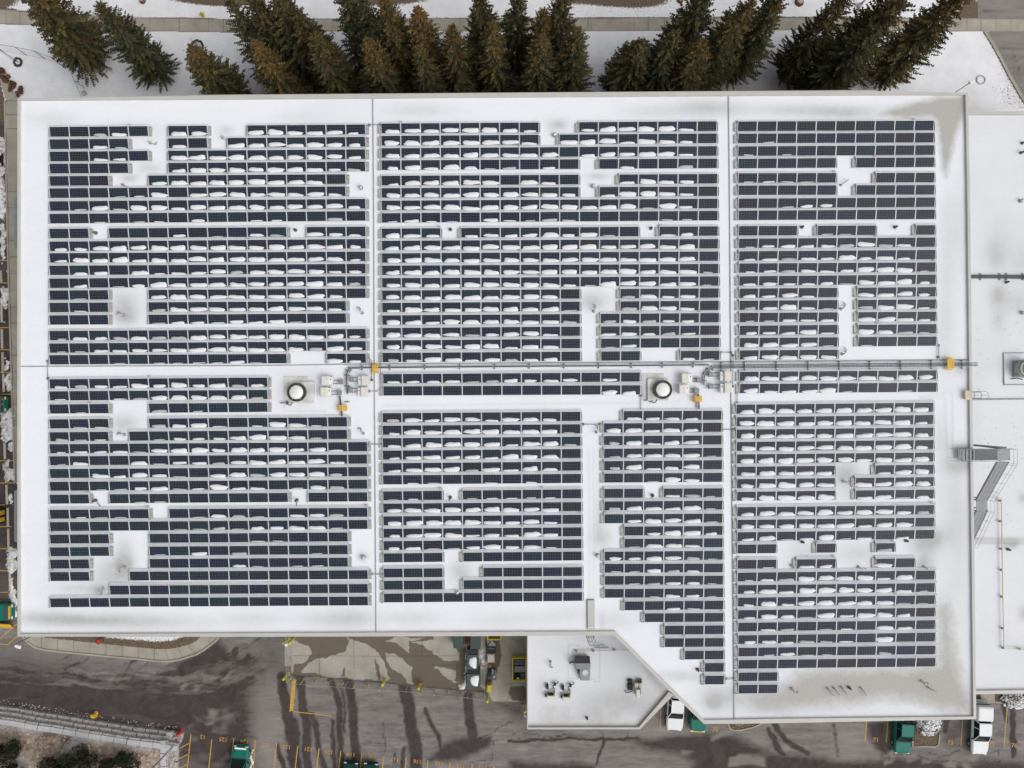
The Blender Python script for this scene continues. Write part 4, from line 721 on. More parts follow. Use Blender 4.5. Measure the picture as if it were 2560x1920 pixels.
VENTS = [(376, 357, 'goose', 'rusty grey gooseneck vent in the first gap of the upper left block', -.4), (307, 462, 'stick', 'bent grey pipe above the sixth row of upper left block', -.5), (557, 344, 'goose', 'gooseneck vent at the left end of the nine... row', -.6), (903, 470, 'cap', 'capped round vent on snow beside the left expansion joint, sixth row', 0),
 (1385.6, 338.5, 'cap', 'capped vent in the top gap of the upper middle block', 0), (1482.5, 466, 'cap', 'capped vent in the second gap of the upper middle block', 0), (2101, 463, 'stick', 'short bent pipe at the sixth row of the upper right block', .6),
 (240, 582.7, 'drain', 'dark pipe vent in the left slot, ninth row of upper left block', 0), (739, 575.5, 'drain', 'dark pipe vent in the right slot, ninth row of upper left block', 0), (1126, 574, 'drain', 'dark pipe vent in the left slot, ninth row of upper middle block', 0), (1627, 571, 'drain', 'dark pipe vent in the right slot, ninth row of upper middle block', 0), (2004, 568, 'drain', 'dark pipe vent in the left slot, ninth row of upper right block', 0), (2237, 568, 'drain', 'dark pipe vent in the wide slot, ninth row of upper right block', 0),
 (309.6, 788, 'goose', 'gooseneck vent in the large slushy opening of the upper left block', 2.6), (905.6, 782, 'goose', 'gooseneck vent by the left expansion joint, sixteenth row height', 2.0), (1484, 778, 'goose', 'gooseneck vent in the lower opening of the upper middle block', 1.2), (2102, 772, 'goose', 'gooseneck vent in the aisle of the upper right block, upper one', .8), (2105, 885, 'goose', 'gooseneck vent at the foot of the upper right block aisle', .8),
 (311, 1086, 'goose', 'gooseneck vent in the first opening of the lower left block', 2.8), (240, 1251, 'tall', 'dark pipe vent in the left slot, tenth row of lower left block', -.9), (742.7, 1250, 'tall', 'dark pipe vent in the right slot, tenth row of lower left block', -1.6), (312.5, 1417, 'goose', 'gooseneck vent in the big slushy opening of the lower left block', 3.6), (907.7, 1083, 'goose', 'gooseneck vent beside the joint right of the fifth lower left row', 2.0), (909, 1392.6, 'cap', 'capped vent in slush near the joint, lower left block', 0), (1126, 1243, 'tall', 'dark pipe vent in the slot of the seventh lower middle row', -1.9),
 (1490.6, 1080, 'goose', 'gooseneck vent in the aisle between lower middle and stepped block', 1.3), (1630.7, 1237.8, 'tall', 'dark pipe vent in the slot of the stepped block', -1.6), (1493.5, 1388, 'cap', 'capped vent at the lower end of the aisle by the stepped block', 0), (1743.5, 1673, 'drain', 'dark pipe vent left of the last single panel rows', 0),
 (2108, 1203, 'goose', 'gooseneck vent in the slushy opening of the lower right block', -.4), (2005, 1354, 'drain', 'dark pipe vent above the lone panel of the lower right block', 0), (2264, 1351, 'drain', 'dark pipe vent right of the second lone panel', 0), (1978, 1413, 'goose', 'gooseneck vent left of the two panel row, lower right block', -.7), (2145.7, 1417, 'goose', 'gooseneck vent between the two short rows of lower right block', -.6), (2309, 1417, 'goose', 'gooseneck vent on bare gravel right of the short rows', -.6),
 (252, 1482, 'goose', 'gooseneck vent above the last row of the lower left block', .9), (1143.5, 1479, 'cap', 'capped vent standing over the last row of the lower middle block', 0), (1979, 1720.7, 'goose', 'gooseneck vent in snow below the last two panel row', -.9), (2068, 1720, 'stick', 'longest of the three bent pipes in a line on bare gravel', -.9), (2083, 1718, 'stick', 'middle bent pipe of three in a line on bare gravel', -.9), (2102, 1717, 'stick', 'right bent pipe of three in a line on bare gravel', -.9),
 (2121.7, 1718, 'drain', 'dark pipe vent right of three bent pipes on gravel', 0), (2151.5, 1719, 'stick', 'bent pipe right of the dark vent on bare gravel', -1), (2303, 1702, 'goose', 'pale gooseneck vent on the bare gravel corner', -.7), (2318, 1717, 'stick', 'bent pipe below the pale gooseneck on the gravel corner', -.5)]
for x, y, k, l, a in VENTS: roof_vent(x, y, k, l.replace('nine... row', 'second row right of first gap'), HR, a)
MT['fanring'] = simple('dark_brown_cowl', (.06, .052, .045), .6, 0, .15, 3); MT['pad'] = simple('stained_pad', (.62, .61, .57), .9, 0, .25, 1.1)
# big roof fans on pads
def fan(cx, cy, pads, label, hinge):
    c = P(cx, cy, HR); t = empty('roof_fan', c, 0, label, 'fan', 'big round exhaust fans on the hall roof')
    mb = MB()
    for (x0, y0, x1, y1), z in pads: A, B = P(x0, y0, HR), P(x1, y1, HR); mb.box(((A.x+B.x)/2, (A.y+B.y)/2, HR+z/2), (abs(B.x-A.x), abs(B.y-A.y), z))
    mb.build('curb', MT['pad'], t)
    MB().lathe(c+Vector((0, 0, .3)), [(.93, -.1), (.93, .45), (.91, .47), (.83, .43), (.81, .1)], 40).build('housing', MT['fanring'], t, True)
    MB().cyl(c+Vector((0, 0, .32)), .80, .04, 40).build('throat', MT['mgrey'], t)
    MB().lathe(c+Vector((0, 0, .55)), [(.62, 0), (.68, .05), (.68, .2), (.64, .25), (0, .26)], 40).build('cap', MT['white'], t, True)
    for a in (-1.05, -1.45-.65): 
        MB().box(c+Vector((cos(a-.0)*.77, sin(a)*.77, .68)), (.28, .045, .05), a).build('strut', MT['cream'], t)
    for k in range(10):
        a = k*.6283; MB().box(c+Vector((cos(a)*.77, sin(a)*.77, .42)), (.24, .05, .02), a+.4).build('blade', MT['mgrey'], t)
    h = Vector((hinge, 0, 0))
    MB().tube([c+Vector((-1.1, -.9, .15)), c+Vector((-.95, -1.25, .2)), c+Vector((-.7, -1.3, .2)), c+Vector((-.5, -1.0, .35))], .045, 8).build('cable', MT['black'], t, True)
    MB().box(c+Vector((-1.35, -1.05, .12)), (.85, .12, .12), .05).box(c+Vector((-1.1, -1.05, .1)), (.16, .42, .16)).build('hinge_arm', MT['mgrey'], t)
    return t
fan(745.8, 980.5, [((711, 941, 771, 1006), .08), ((726, 955, 787, 1008), .30)], 'round white roof fan on a square curb, left of the first inverter group', 1)
fan(1653.5, 974, [((1607, 934, 1660, 995), .07), ((1618, 947, 1670, 1001), .30)], 'round white roof fan beside the second inverter group, right end of fan corridor', 1)
# inverter groups
def inverter(x0, y0, x1, y1, side, label):
    A, B = P(x0, y1, HR+.5), P(x1, y0, HR+.5); c = (A+B)/2; w, d = B.x-A.x, B.y-A.y; t = empty('inverter', (c.x, c.y, HR), 0, label, 'inverter', 'white inverter cabinets on the hall roof')
    MB().bevbox((c.x-side*w*.18, c.y, HR+.58), (w*.66, d, .5), .05).build('cabinet', MT['cream'], t)
    MB().bevbox((c.x+side*w*.31, c.y-.02, HR+.48), (w*.34, d*.88, .28), .03).build('control_panel', MT['white'], t)
    MB().box((c.x+side*w*.33, c.y+d*.12, HR+.63), (.09, .12, .03)).build('switch', MT['red'] if side < 0 else MT['dgrey'], t)
    mb = MB()
    for sx in (-.4, .4):
        for sy in (-.42, .42): mb.box((c.x+sx*w, c.y+sy*d, HR+.17), (.06, .06, .34))
    mb.box((c.x, c.y-d*.46, HR+.32), (w*1.08, .06, .06)).box((c.x, c.y+d*.46, HR+.32), (w*1.08, .06, .06)).build('stand', MT['galv'], t)
    mb = MB()
    for k in range(5): mb.box((c.x-side*w*(.18+.24-.12*k), c.y, HR+.833), (.02, d*.8, .008))
    mb.build('fins', MT['white'], t)
    return t
def disconnect(x0, y0, x1, y1, target, label):
    A, B = P(x0, y1, HR+.3), P(x1, y0, HR+.3); c = (A+B)/2; t = empty('switch_box', (c.x, c.y, HR), 0, label, 'switch box', 'grey switch boxes between the inverters')
    MB().bevbox((c.x, c.y, HR+.33), (B.x-A.x, B.y-A.y, .3), .03).build('cabinet', MT['mgrey'], t); MB().box((c.x, c.y, HR+.1), ((B.x-A.x)*.5, (B.y-A.y)*.6, .2)).build('stand', MT['dgrey'], t)
    s = 1 if target > c.x else -1
    for k in (.3, -.3): MB().tube([(c.x+s*.15, c.y+k*(B.y-A.y), HR+.3), ((c.x+target)/2, c.y+k*1.25*(B.y-A.y), HR+.12), (target, c.y+k*(B.y-A.y), HR+.32)], .03).build('conduit', MT['dgrey'], t, True)
G1 = 'of the left inverter group'; G2 = 'of the right inverter group'
for i, (x0, y0, x1, y1, s, nm) in enumerate(((805.5, 940, 832, 963, 1, 'upper left'), (802.5, 968, 828, 991.5, 1, 'lower left'), (895.5, 939, 922, 963.5, -1, 'upper right'), (894.5, 967.5, 920, 991, -1, 'lower right'))): inverter(x0, y0, x1, y1, s, 'white inverter cabinet, %s one %s' % (nm, G1))
for i, (x0, y0, x1, y1, s, nm) in enumerate(((1703, 933, 1730, 956.5, 1, 'upper left'), (1696.5, 961, 1722, 984, 1, 'lower left'), (1799.5, 928, 1826, 952, -1, 'upper right'), (1800, 957.5, 1827, 982, -1, 'lower right'))): inverter(x0, y0, x1, y1, s, 'white inverter cabinet, %s one %s' % (nm, G2))
for x0, y0, x1, y1, tx, l in ((848, 949, 858, 961, 833, 'upper left '+G1), (844, 975.5, 854, 988, 829, 'lower left '+G1), (874.5, 942, 883, 955, 895, 'upper right '+G1), (871.5, 969, 881, 982, 894, 'lower right '+G1), (1741, 944, 1753, 956, 1730, 'upper left '+G2), (1735, 970, 1747, 983, 1723, 'lower left '+G2), (1771, 930, 1781, 942, 1799, 'upper right '+G2), (1771, 960, 1783, 972, 1800, 'lower right '+G2)):
    disconnect(x0, y0, x1, y1, P(tx, y0, HR).x, 'grey switch box, %s' % l)
# cable trays
def tray(pts, w, name, label, rung, cables, z=HR+.22, mat_=None):
    pts = PW(pts, z); t = empty(name, (pts[0].x, pts[0].y, HR), 0, label, 'cable tray', None); mb = MB(); rg = MB(); cb = MB(); ft = MB()
    for a, b_ in zip(pts[:-1], pts[1:]):
        d = b_-a; an = math.atan2(d.y, d.x); nrm = Vector((-d.y, d.x, 0)).normalized()
        for s in (-1, 1): m = (a+b_)/2+nrm*s*w/2; mb.box((m.x, m.y, z), (d.length+.03, .035, .11), an)
        k = max(1, int(d.length/rung))
        for i in range(k): p = a+d*((i+.5)/k); rg.box((p.x, p.y, z-.03), (.035, w, .03), an)
        for i in range(max(1, int(d.length/2.9))):
            p = a+d*((i+.5)/max(1, int(d.length/2.9))); ft.box((p.x, p.y, z-.12), (.12, w+.28, .1), an)
            for s in (-1, 1): q = p+nrm*s*(w/2+.12); ft.box((q.x, q.y, z-.04), (.1, .1, .14), an)
        for c in range(cables):
            off = nrm*((c+.5)/cables-.5)*w*.8; A, B = a+off, b_+off; cb.tube([A+Vector((0, 0, .02)), B+Vector((0, 0, .02))], .035, 6)
    mb.build('side_rails', MT['galv'], t); rg.build('rungs', MT['galv'], t); cb.build('cables', MT['dgrey'], t); ft.build('supports', MT['dgrey'], t)
    return t
tray([(868.5, 985), (866.5, 945), (867.5, 931), (871.5, 924), (878, 920), (930, 918.7)], .16, 'cable_tray', 'curved dark cable tray running from the left inverters to the yellow bridge', .9, 3)
tray([(930, 918.7), (1280, 915.7), (1540, 914), (1772, 912)], .17, 'cable_tray', 'long narrow cable tray between the upper and fan corridor blocks', .45, 3)
tray([(1785, 916.3), (1822, 916), (2060, 913.8), (2444, 910.5)], .52, 'cable_tray', 'wide ladder cable tray ending over the right parapet', .38, 3)
tray([(1786, 919), (1776, 921), (1766, 929), (1760, 941), (1759, 962)], .16, 'cable_tray', 'curved dark cable tray down to the right inverters', .9, 3)
tray([(849.5, 990), (855, 1040)], .2, 'cable_tray', 'short cable tray under the yellow bridge below left inverters', .5, 2)
tray([(1744, 984), (1747, 1022)], .22, 'cable_tray', 'short cable tray under the yellow bridge below right inverters', .5, 2)
def bridge(x, y, w, d, along, label):
    c = P(x, y, HR+.55); w *= PXR; d *= PXR; t = empty('step_bridge', (c.x, c.y, HR), 0, label, 'step bridge', 'yellow step bridges over the cable trays')
    mb = MB(); n = 4
    for i in range(n):
        k = (i+.5)/n-.5
        mb.box((c.x+(k*w if along else 0), c.y+(0 if along else k*d), HR+.55), ((w/n-.03) if along else w, d if along else d/n-.03, .04))
    mb.build('deck', MT['yellow'], t)
    mb = MB()
    for sx in (-.46, .46):
        for sy in (-.46, .46): mb.box((c.x+sx*w, c.y+sy*d, HR+.27), (.05, .05, .54))
    for s in (-.6, .6): mb.box((c.x+(s*w if not along else 0), c.y+(s*d if along else 0), HR+.28), ((.12 if not along else w*.95), (d*.95 if not along else .12), .04))
    mb.build('legs', MT['yellow'], t)
bridge(937.5, 921, 15, 17, True, 'yellow step bridge over the long cable tray at the left expansion joint')
bridge(2377, 909, 17, 24, True, 'yellow step bridge over the wide tray near the right parapet')
bridge(854.5, 1020, 17, 15, False, 'yellow step bridge below the left inverter group'); bridge(1745, 997, 17, 15, False, 'yellow step bridge below the right inverter group')
def pipe(pts, r, z, name, label, mat_, cat, sup=None, supm=None):
    w = PW(pts, z); t = empty(name, (w[0].x, w[0].y, z-.15), 0, label, cat); MB().tube(w, r, 8).build('pipe', mat_, t, True)
    if sup:
        for p in sup: q = P(p[0], p[1], z); MB().box((q.x, q.y, z-.07), (.22, .22, .14)).build('support', supm or MT['dgrey'], t)
    return t
CD = [([(922, 312), (950, 311.5)], 'thin conduit bridging the left joint at the top row'), ([(921, 1111), (954, 1110.5)], 'thin conduit bridging the left joint at sixth lower row'), ([(928, 1435.5), (955, 1435.5)], 'thin conduit bridging the left joint near the bottom'), ([(1458, 1061), (1500, 1060.5)], 'thin conduit across the aisle with two grey feet'), ([(1806, 1074), (1834, 1073.5)], 'pale conduit bridging the right joint below the corridor'), ([(1815, 1697.5), (1837, 1697)], 'thin conduit bridging the right joint near the bottom'), ([(1802, 880.5), (1828, 881)], 'thin conduit bridging the right joint above the tray'), ([(118.5, 903), (119, 946)], 'thin conduit across the left roof edge joint'), ([(1602.5, 989), (1602, 1026)], 'thin conduit dropping from the right roof fan'), ([(2347, 863), (2347, 893)], 'thin conduit from the last upper right row to the tray'), ([(952, 889), (951, 972), (943, 978.5), (922, 978)], 'grey conduit looping right of the left joint to an inverter'), ([(921, 893), (928, 900), (929, 950)], 'grey conduit curving down left of the left joint'), ([(1833, 888), (1832, 966)], 'grey conduit running beside the right expansion joint'), ([(1843, 982), (1843, 1008)], 'thin conduit beside the first lower right row'), ([(2094, 1640), (2094, 1640.5)], '')]
for pts, l in CD[:-1]: pipe(pts, .035, HR+.14, 'conduit', l, MT['mgrey'], 'conduit', [pts[0], pts[-1]])
for x0, y0, x1, y1, z, l in ((1468.5, 1499, 1484, 1570, .22, 'long beige curb box at the foot of the roof aisle'), (862, 1003, 874, 1006, .12, 'small grey block lying on snow below left inverters')):
    A, B = P(x0, y1, HR), P(x1, y0, HR); c = (A+B)/2; t = empty('roof_curb' if z > .2 else 'concrete_block', (c.x, c.y, HR), 0, l, 'curb' if z > .2 else 'block')
    MB().bevbox((c.x, c.y, HR+z/2), (B.x-A.x, B.y-A.y, z), .03).build('cover', MT['coping'] if z > .2 else MT['mgrey'], t)
    if z > .2: MB().box((c.x, A.y+.15, HR+z+.03), ((B.x-A.x)*.95, .16, .06)).build('flap', MT['cream'], t); MB().box((c.x, c.y, HR+.05), ((B.x-A.x)+.12, (B.y-A.y)+.12, .1)).build('flashing', MT['mgrey'], t)
# ------------------------------------------------------------------ EAST WING
zc = HE+.3
eo = [(2400, 278), (2700, 277.5), (2700, 1732), (2400, 1737)]; ei = [(2400, 286), (2700, 285.5), (2700, 1723.5), (2400, 1728.5)]
wing = empty('east_wing', P(2560, 1000, 0), 0, 'lower snow covered wing of the building along the right edge', 'building')
Eo, Ei = PW(eo, zc), PW(ei, zc); xw = P(2405, 960, ZC).x
for l in (Eo, Ei): l[0].x = l[3].x = xw
MB().prism(Eo, 0, HE-.3, False).build('wall', MT['wall'], wing)
em = [(a+b)/2 for a, b in zip(Eo, Ei)]
def wing_masks(X, Y):
    g = 0*X; b = 0*X
    for x, y, rx, ry, a in ((2490, 640, 1.1, 1.6, .55), (2500, 600, 2, 3, .25), (2494, 735, .9, 1.1, .75), (2520, 750, 2, 1.2, .3), (2496, 800, .9, 1.6, .5), (2555, 760, 1.5, 1.5, .3), (2560, 660, 1.6, 2.2, .4), (2450, 900, 1, 4, .1), (2520, 1355, 1.0, .4, .9), (2532, 1362, .6, .5, .8), (2557, 1245, .5, .6, .8), (2560, 1533, .6, .8, .8), (2440, 1050, .6, 5, .12)): g += a*m_blob(X, Y, P(x, y, HE), rx, ry)
    q = segd(X, Y, PW([(2438, 1350), (2640, 1352)], HE)); g += .55*np.exp(-(q/.35)**2); b += .35*m_line(X, Y, PW([(2440, 1358), (2640, 1360)], HE), .1, .2)+.2*m_line(X, Y, PW([(2440, 1345), (2640, 1347)], HE), .06, .2)
    rr = np.random.default_rng(3)
    for i in range(45): b = np.maximum(b, .55*m_blob(X, Y, P(rr.uniform(2435, 2560), rr.uniform(700, 1330), HE), .07, .07))
    return 0*X, g, b
sheet('roof', em, HE, .14, MT['roofsnow2'], wing_masks, wing)
mb = MB()
for i in range(3):
    a, b_, c_, d_ = Eo[i], Eo[i+1], Ei[i+1], Ei[i]; dz = Vector((0, 0, -.6)); dy = Vector((0, 0, -.34))
    mb.add([a, b_, c_, d_], [[0, 3, 2, 1]]); mb.add([a, b_, b_+dz, a+dz], [[0, 1, 2, 3]]); mb.add([d_, c_, c_+dy, d_+dy], [[3, 2, 1, 0]])
mb.build('parapet', MT['coping'], wing)
ridge([(2415, 998.7), (2700, 996)], .17, .1, HE, 'expansion_joint', MT['joint'], wing)
t = empty('pipe_bundle', P(2430, 692, HE), 0, 'bundle of four dark pipes crossing the lower right wing roof', 'pipes')
for k in range(4): MB().tube([P(2418, 688+k*2.4, HE+.2), P(2500, 688+k*2.4, HE+.2), P(2700, 690+k*2.8, HE+.2)], .045, 8).build('pipe', MT['dgrey'], t, True)
for x in (2450, 2498, 2515, 2556): q = P(x, 692, HE); MB().box((q.x, q.y, HE+.07), (.14, .75, .13)).build('support', MT['mgrey'], t)
for x, y, k, l, a in ((2515, 705.7, 'drain', 'dark pipe vent below the pipe bundle on the lower wing', 0), (2555, 358, 'drain', 'dark pipe vent near the top of the lower wing, right edge', 0), (2552, 382, 'tall', 'grey vent with side pipe near the top of lower wing', 0), (2551, 502.6, 'cap', 'wide capped vent above the pipe bundle on lower wing', 0), (2554.6, 782, 'cap', 'capped vent below the pipe bundle, right edge of lower wing', 0), (2519, 1373, 'drain', 'dark pipe vent beside the beige gas pipe on lower wing', 0)): roof_vent(x, y, k, l, HE, a)
c = P(2545, 922, HE); t = empty('roof_fan', c, 0, 'grey cylindrical roof fan at the right edge of the lower wing', 'fan')
A, B = P(2509, 962, HE), P(2600, 882, HE); cc = (A+B)/2; w_, d_ = B.x-A.x, B.y-A.y
mb = MB()
for s in (-1, 1): mb.box((cc.x, cc.y+s*d_/2, HE+.05), (w_+.08, .08, .1)).box((cc.x+s*w_/2, cc.y, HE+.05), (.08, d_-.08, .1))
mb.build('curb_frame', MT['mgrey'], t); cx = c+Vector((.25, 0, 0))
MB().box(cx+Vector((0, 0, .25)), (1.7, 1.75, .5)).build('curb', MT['mgrey'], t); MB().lathe(cx, [(.98, .5), (.98, 1.15), (.92, 1.15), (.88, .8)], 36).build('housing', MT['joint'], t, True)
MB().lathe(cx, [(.80, .9), (.84, .95), (.84, 1.35), (.78, 1.4), (.72, 1.3), (.66, 1.0)], 36).build('cap', MT['cream'], t, True); MB().cyl(cx+Vector((0, 0, .82)), .9, .05, 36).build('throat', MT['dgrey'], t); MB().tube([cx+Vector((-1.1, -1.1, .1)), cx+Vector((-.6, -1.0, .3)), cx+Vector((0, -1.15, .3))], .05).build('cable', MT['black'], t, True)
pipe([(2462, 1244), (2503.5, 1245.5), (2506, 1430), (2510, 1620.5), (2560, 1623.5), (2700, 1628)], .055, HE+.3, 'gas_pipe', 'beige gas pipe running down the lower right wing roof', MT['beige'], 'gas pipe', [(2500.5, 1252), (2501, 1303), (2502.5, 1372), (2503.5, 1425), (2505, 1492), (2506.5, 1571), (2508, 1620), (2549, 1623)])
# access ladder over the parapet
c = P(2413.5, 988, HR); t = empty('roof_ladder', (c.x, c.y, HR), 0, 'caged access ladder with beige landing on the right parapet', 'ladder')
MB().box((c.x, c.y, HR+.38), (.5, .92, .08)).box((c.x, c.y, HR+.17), (.42, .8, .34)).build('landing', MT['beige'], t)
xl = P(2431, 988, ZC).x+.15; yA, yB = c.y-.3, c.y+.3; mb = MB()
for y in (yA, yB): mb.tube([(c.x+.1, y, HR+1.0), (xl+.1, y, HR+1.25), (xl+.1, y, HE+.1)], .03)
for k in range(20): mb.tube([(xl+.1, yA, HE+.4+k*.3), (xl+.1, yB, HE+.4+k*.3)], .016)
mb.build('ladder', MT['mgrey'], t); mb = MB()
for z in (HR+1.3, HR+.2, HR-.9, HR-2, HR-3.1): mb.tube([(xl+.1, yA-.05, z)]+[(xl+.42+.38*cos(a), c.y+.38*sin(a), z) for a in np.linspace(-1.57, 1.57, 9)]+[(xl+.1, yB+.05, z)], .022)
for a in (-1.2, 0, 1.2): mb.tube([(xl+.42+.38*cos(a), c.y+.38*sin(a), HR+1.3), (xl+.42+.38*cos(a), c.y+.38*sin(a), HE+2.4)], .018)
mb.build('cage', MT['mgrey'], t)
MT['stairgrey'] = simple('stair_steel', (.29, .31, .315), .6, .1, .1, 3)
# fire stair from the hall roof down to the wing
SZ = HR+.42
c0 = P(2400, 1135, SZ); c1 = P(2493, 1136, SZ); xs = P(2508, 1150, SZ).x; t = empty('roof_stair', (xs, c1.y, HE), 0, 'grey steel stair leading from the hall roof to the lower wing', 'stair')
hw = .57; mb = MB().box(((c0.x+xs+.7)/2, c1.y, SZ-.03), (xs+.7-c0.x, 1.15, .05)); mb.build('walkway', MT['stairgrey'], t)
gx0, gx1 = P(2438, 1136, SZ).x, P(2493, 1136, SZ).x
MB().box(((gx0+gx1)/2, c1.y, SZ+.012), (gx1-gx0, 1.08, .03)).build('grating', MT['dgrey'], t)
mb = MB()
for i in range(5): mb.box((P(2397+9*i, 1136, SZ).x, c1.y, SZ-.06+.03*i), (.09, 1.1, .16))
mb.build('steps', MT['joint'], t)
y1 = P(2490, 1155, SZ).y; y2 = P(2454, 1250, HR-3).y; y3 = P(2454, 1277, HR-3).y; zl = HR-3.0; y4 = y3-4.3
def flight(ya, za, yb, zb):
    st = MB(); tr = MB(); k = int(abs(za-zb)/.19)
    for s in (-hw, hw): st.add([(xs+s-.03, ya, za-.22), (xs+s+.03, ya, za-.22), (xs+s+.03, ya, za+.05), (xs+s-.03, ya, za+.05), (xs+s-.03, yb, zb-.22), (xs+s+.03, yb, zb-.22), (xs+s+.03, yb, zb+.05), (xs+s-.03, yb, zb+.05)], [[0, 1, 2, 3], [7, 6, 5, 4], [0, 4, 5, 1], [1, 5, 6, 2], [2, 6, 7, 3], [3, 7, 4, 0]])
    for i in range(k): f = (i+.5)/k; tr.box((xs, ya+(yb-ya)*f, za+(zb-za)*f-.03), (hw*2-.06, .27, .04))
    st.build('stringer', MT['mgrey'], t); tr.build('treads', MT['stairgrey'], t)
flight(y1, SZ, y2, zl); MB().box((xs, (y2+y3)/2, zl-.03), (hw*2, y2-y3, .06)).build('landing', MT['stairgrey'], t); flight(y3, zl, y4, HE+.1)
rl = MB()
def rail(pts, r=.016):
    n = len(pts)
    for h in (1.07, .55): rl.tube([Vector(p)+Vector((0, 0, h)) for p in pts], r)
    for a, b_ in zip(pts[:-1], pts[1:]):
        a, b_ = Vector(a), Vector(b_); k = max(1, int((b_-a).length/1.2))
        for i in range(k+1): p = a+(b_-a)*i/k; rl.tube([p, p+Vector((0, 0, 1.07))], r*.9)
rail([(c0.x-.8, c1.y+.58, SZ-.35), (c0.x+.2, c1.y+.58, SZ), (xs+.68, c1.y+.58, SZ), (xs+.68, y1-.1, SZ), (xs+hw, y1-.3, SZ), (xs+hw, y2, zl), (xs+hw, y3, zl), (xs+hw, y4, HE+.1)])
rail([(c0.x-.8, c1.y-.58, SZ-.35), (c0.x+.2, c1.y-.58, SZ), (xs-hw, c1.y-.58, SZ), (xs-hw, y2, zl), (xs-hw, y3, zl), (xs-hw, y4, HE+.1)])
rl.build('railing', MT['mgrey'], t)
mb = MB()
for x, y in ((xs+hw, y2), (xs-hw, y3), (xs+hw, y3), (xs-hw, y2)): mb.box((x, y, (zl+HE)/2), (.1, .1, zl-HE))
for y in (c1.y+.5, c1.y-.5): mb.box((xs+.55, y, (SZ+HE)/2), (.12, .12, SZ-HE)); 
mb.tube([(P(2436, 1112, SZ-.2).x, P(2436, 1112, SZ-.2).y, SZ-.25), (xs+.5, c1.y+.66, SZ-.25)], .06).build('frame', MT['dgrey'], t)
# ------------------------------------------------------------------ ANNEX
za = HA+.3; ao = [(1317.8, 1500), (1317.8, 1823.5), (1600, 1823.5), (1684, 1737.5), (1760, 1650), (1760, 1500)]; ai = [(1320.5, 1500), (1320.5, 1819), (1597, 1818.5), (1673, 1730), (1740, 1650), (1740, 1500)]
Ao, Ai = PW(ao, za), PW(ai, za); yn = P(1400, 1578, HR).y; k = [i for i in (0, 5)]
for l in (Ao, Ai):
    for i in k: l[i].y = yn+.3
    l[4] = Vector((l[3].x+2.2, l[3].y+2.6, za)); l[5].x = l[4].x
annex = empty('annex', P(1450, 1700, 0), 0, 'low snowy annex with a slanted corner in front of the hall', 'building')
MB().prism(Ao, 0, HA-.3, False).build('wall', MT['wall'], annex)
AX = lambda p: PW(ZM(1310, 1570, 5.267, p), HA)
def annex_masks(X, Y):
    r = .62*m_poly(X, Y, AX([(160, 1080), (300, 1050), (600, 1060), (660, 1110), (830, 1170), (800, 1210), (660, 1260), (400, 1290), (180, 1270)]), 2.4)+.6*m_poly(X, Y, AX([(950, 1110), (1150, 1060), (1290, 1060), (1330, 1180), (1100, 1270), (960, 1220)]), 1.6)
    r = np.maximum(r, m_poly(X, Y, AX([(1560, 470), (2030, 900), (1960, 900), (1540, 1310), (1480, 1290), (1560, 1130), (1760, 980), (1830, 880), (1660, 680)]), 1.1)*.85)
    g = .35*m_blob(X, Y, AX([(620, 1130)])[0], 6, 2)+.4*m_blob(X, Y, AX([(1250, 900)])[0], 3.5, 1.8)+.3*m_blob(X, Y, AX([(1100, 980)])[0], 4, 1.2)+.4*m_blob(X, Y, AX([(1650, 1050)])[0], 3, 2)+.3*m_blob(X, Y, AX([(230, 760)])[0], .6, 1.0)
    g += .7*np.exp(-(segd(X, Y, Ai[1:4])/.4)**2); b = 0*X
    for p in ([(580, 230), (580, 665), (735, 668)], [(995, 225), (993, 700), (930, 700), (928, 670), (860, 668)], [(580, 230), (730, 228)]): b = np.maximum(b, .45*m_line(X, Y, AX(p), .05, .14))
    return r, g, b
sheet('roof', [(a+b)/2 for a, b in zip(Ao, Ai)], HA, .12, MT['roofsnow2'], annex_masks, annex); mb = MB()
for i in range(3):
    a, b_, c_, d_ = Ao[i], Ao[i+1], Ai[i+1], Ai[i]; dz = Vector((0, 0, -.6)); dy = Vector((0, 0, -.34))
    mb.add([a, b_, c_, d_], [[3, 2, 1, 0]]); mb.add([a, b_, b_+dz, a+dz], [[0, 1, 2, 3]]); mb.add([d_, c_, c_+dy, d_+dy], [[0, 1, 2, 3]])
mb.build('parapet', MT['coping'], annex)
def bx(x0, y0, x1, y1, z0, z1, b=.03):
    A, B = AX([(x0, y1)])[0], AX([(x1, y0)])[0]; return MB().bevbox(((A.x+B.x)/2, (A.y+B.y)/2, HA+(z0+z1)/2), (B.x-A.x, B.y-A.y, z1-z0), b)
c = AX([(790, 520)])[0]; t = empty('rooftop_unit', c, 0, 'large grey air handling unit with hood on the annex roof', 'air conditioner')
bx(662, 412, 862, 490, .0, 1.2).build('cabinet', MT['mgrey'], t); A, B = AX([(662, 418)])[0], AX([(858, 350)])[0]
MB().add([(A.x, A.y, HA+1.15), (B.x, A.y, HA+1.15), (B.x, B.y, HA+.5), (A.x, B.y, HA+.5), (A.x, A.y, HA+.3), (B.x, A.y, HA+.3), (B.x, B.y, HA+.4), (A.x, B.y, HA+.4)], [[0, 1, 2, 3], [3, 2, 6, 7], [0, 3, 7, 4], [1, 5, 6, 2]]).build('hood', MT['dgrey'], t)
bx(726, 492, 862, 606, 0, .9).build('condenser', MT['joint'], t); q = AX([(795, 545)])[0]; MB().lathe(q+Vector((0, 0, .9)), [(.34, 0), (.34, .06), (.29, .06), (.27, .02), (0, .03)], 20).build('fan_guard', MT['galv'], t)
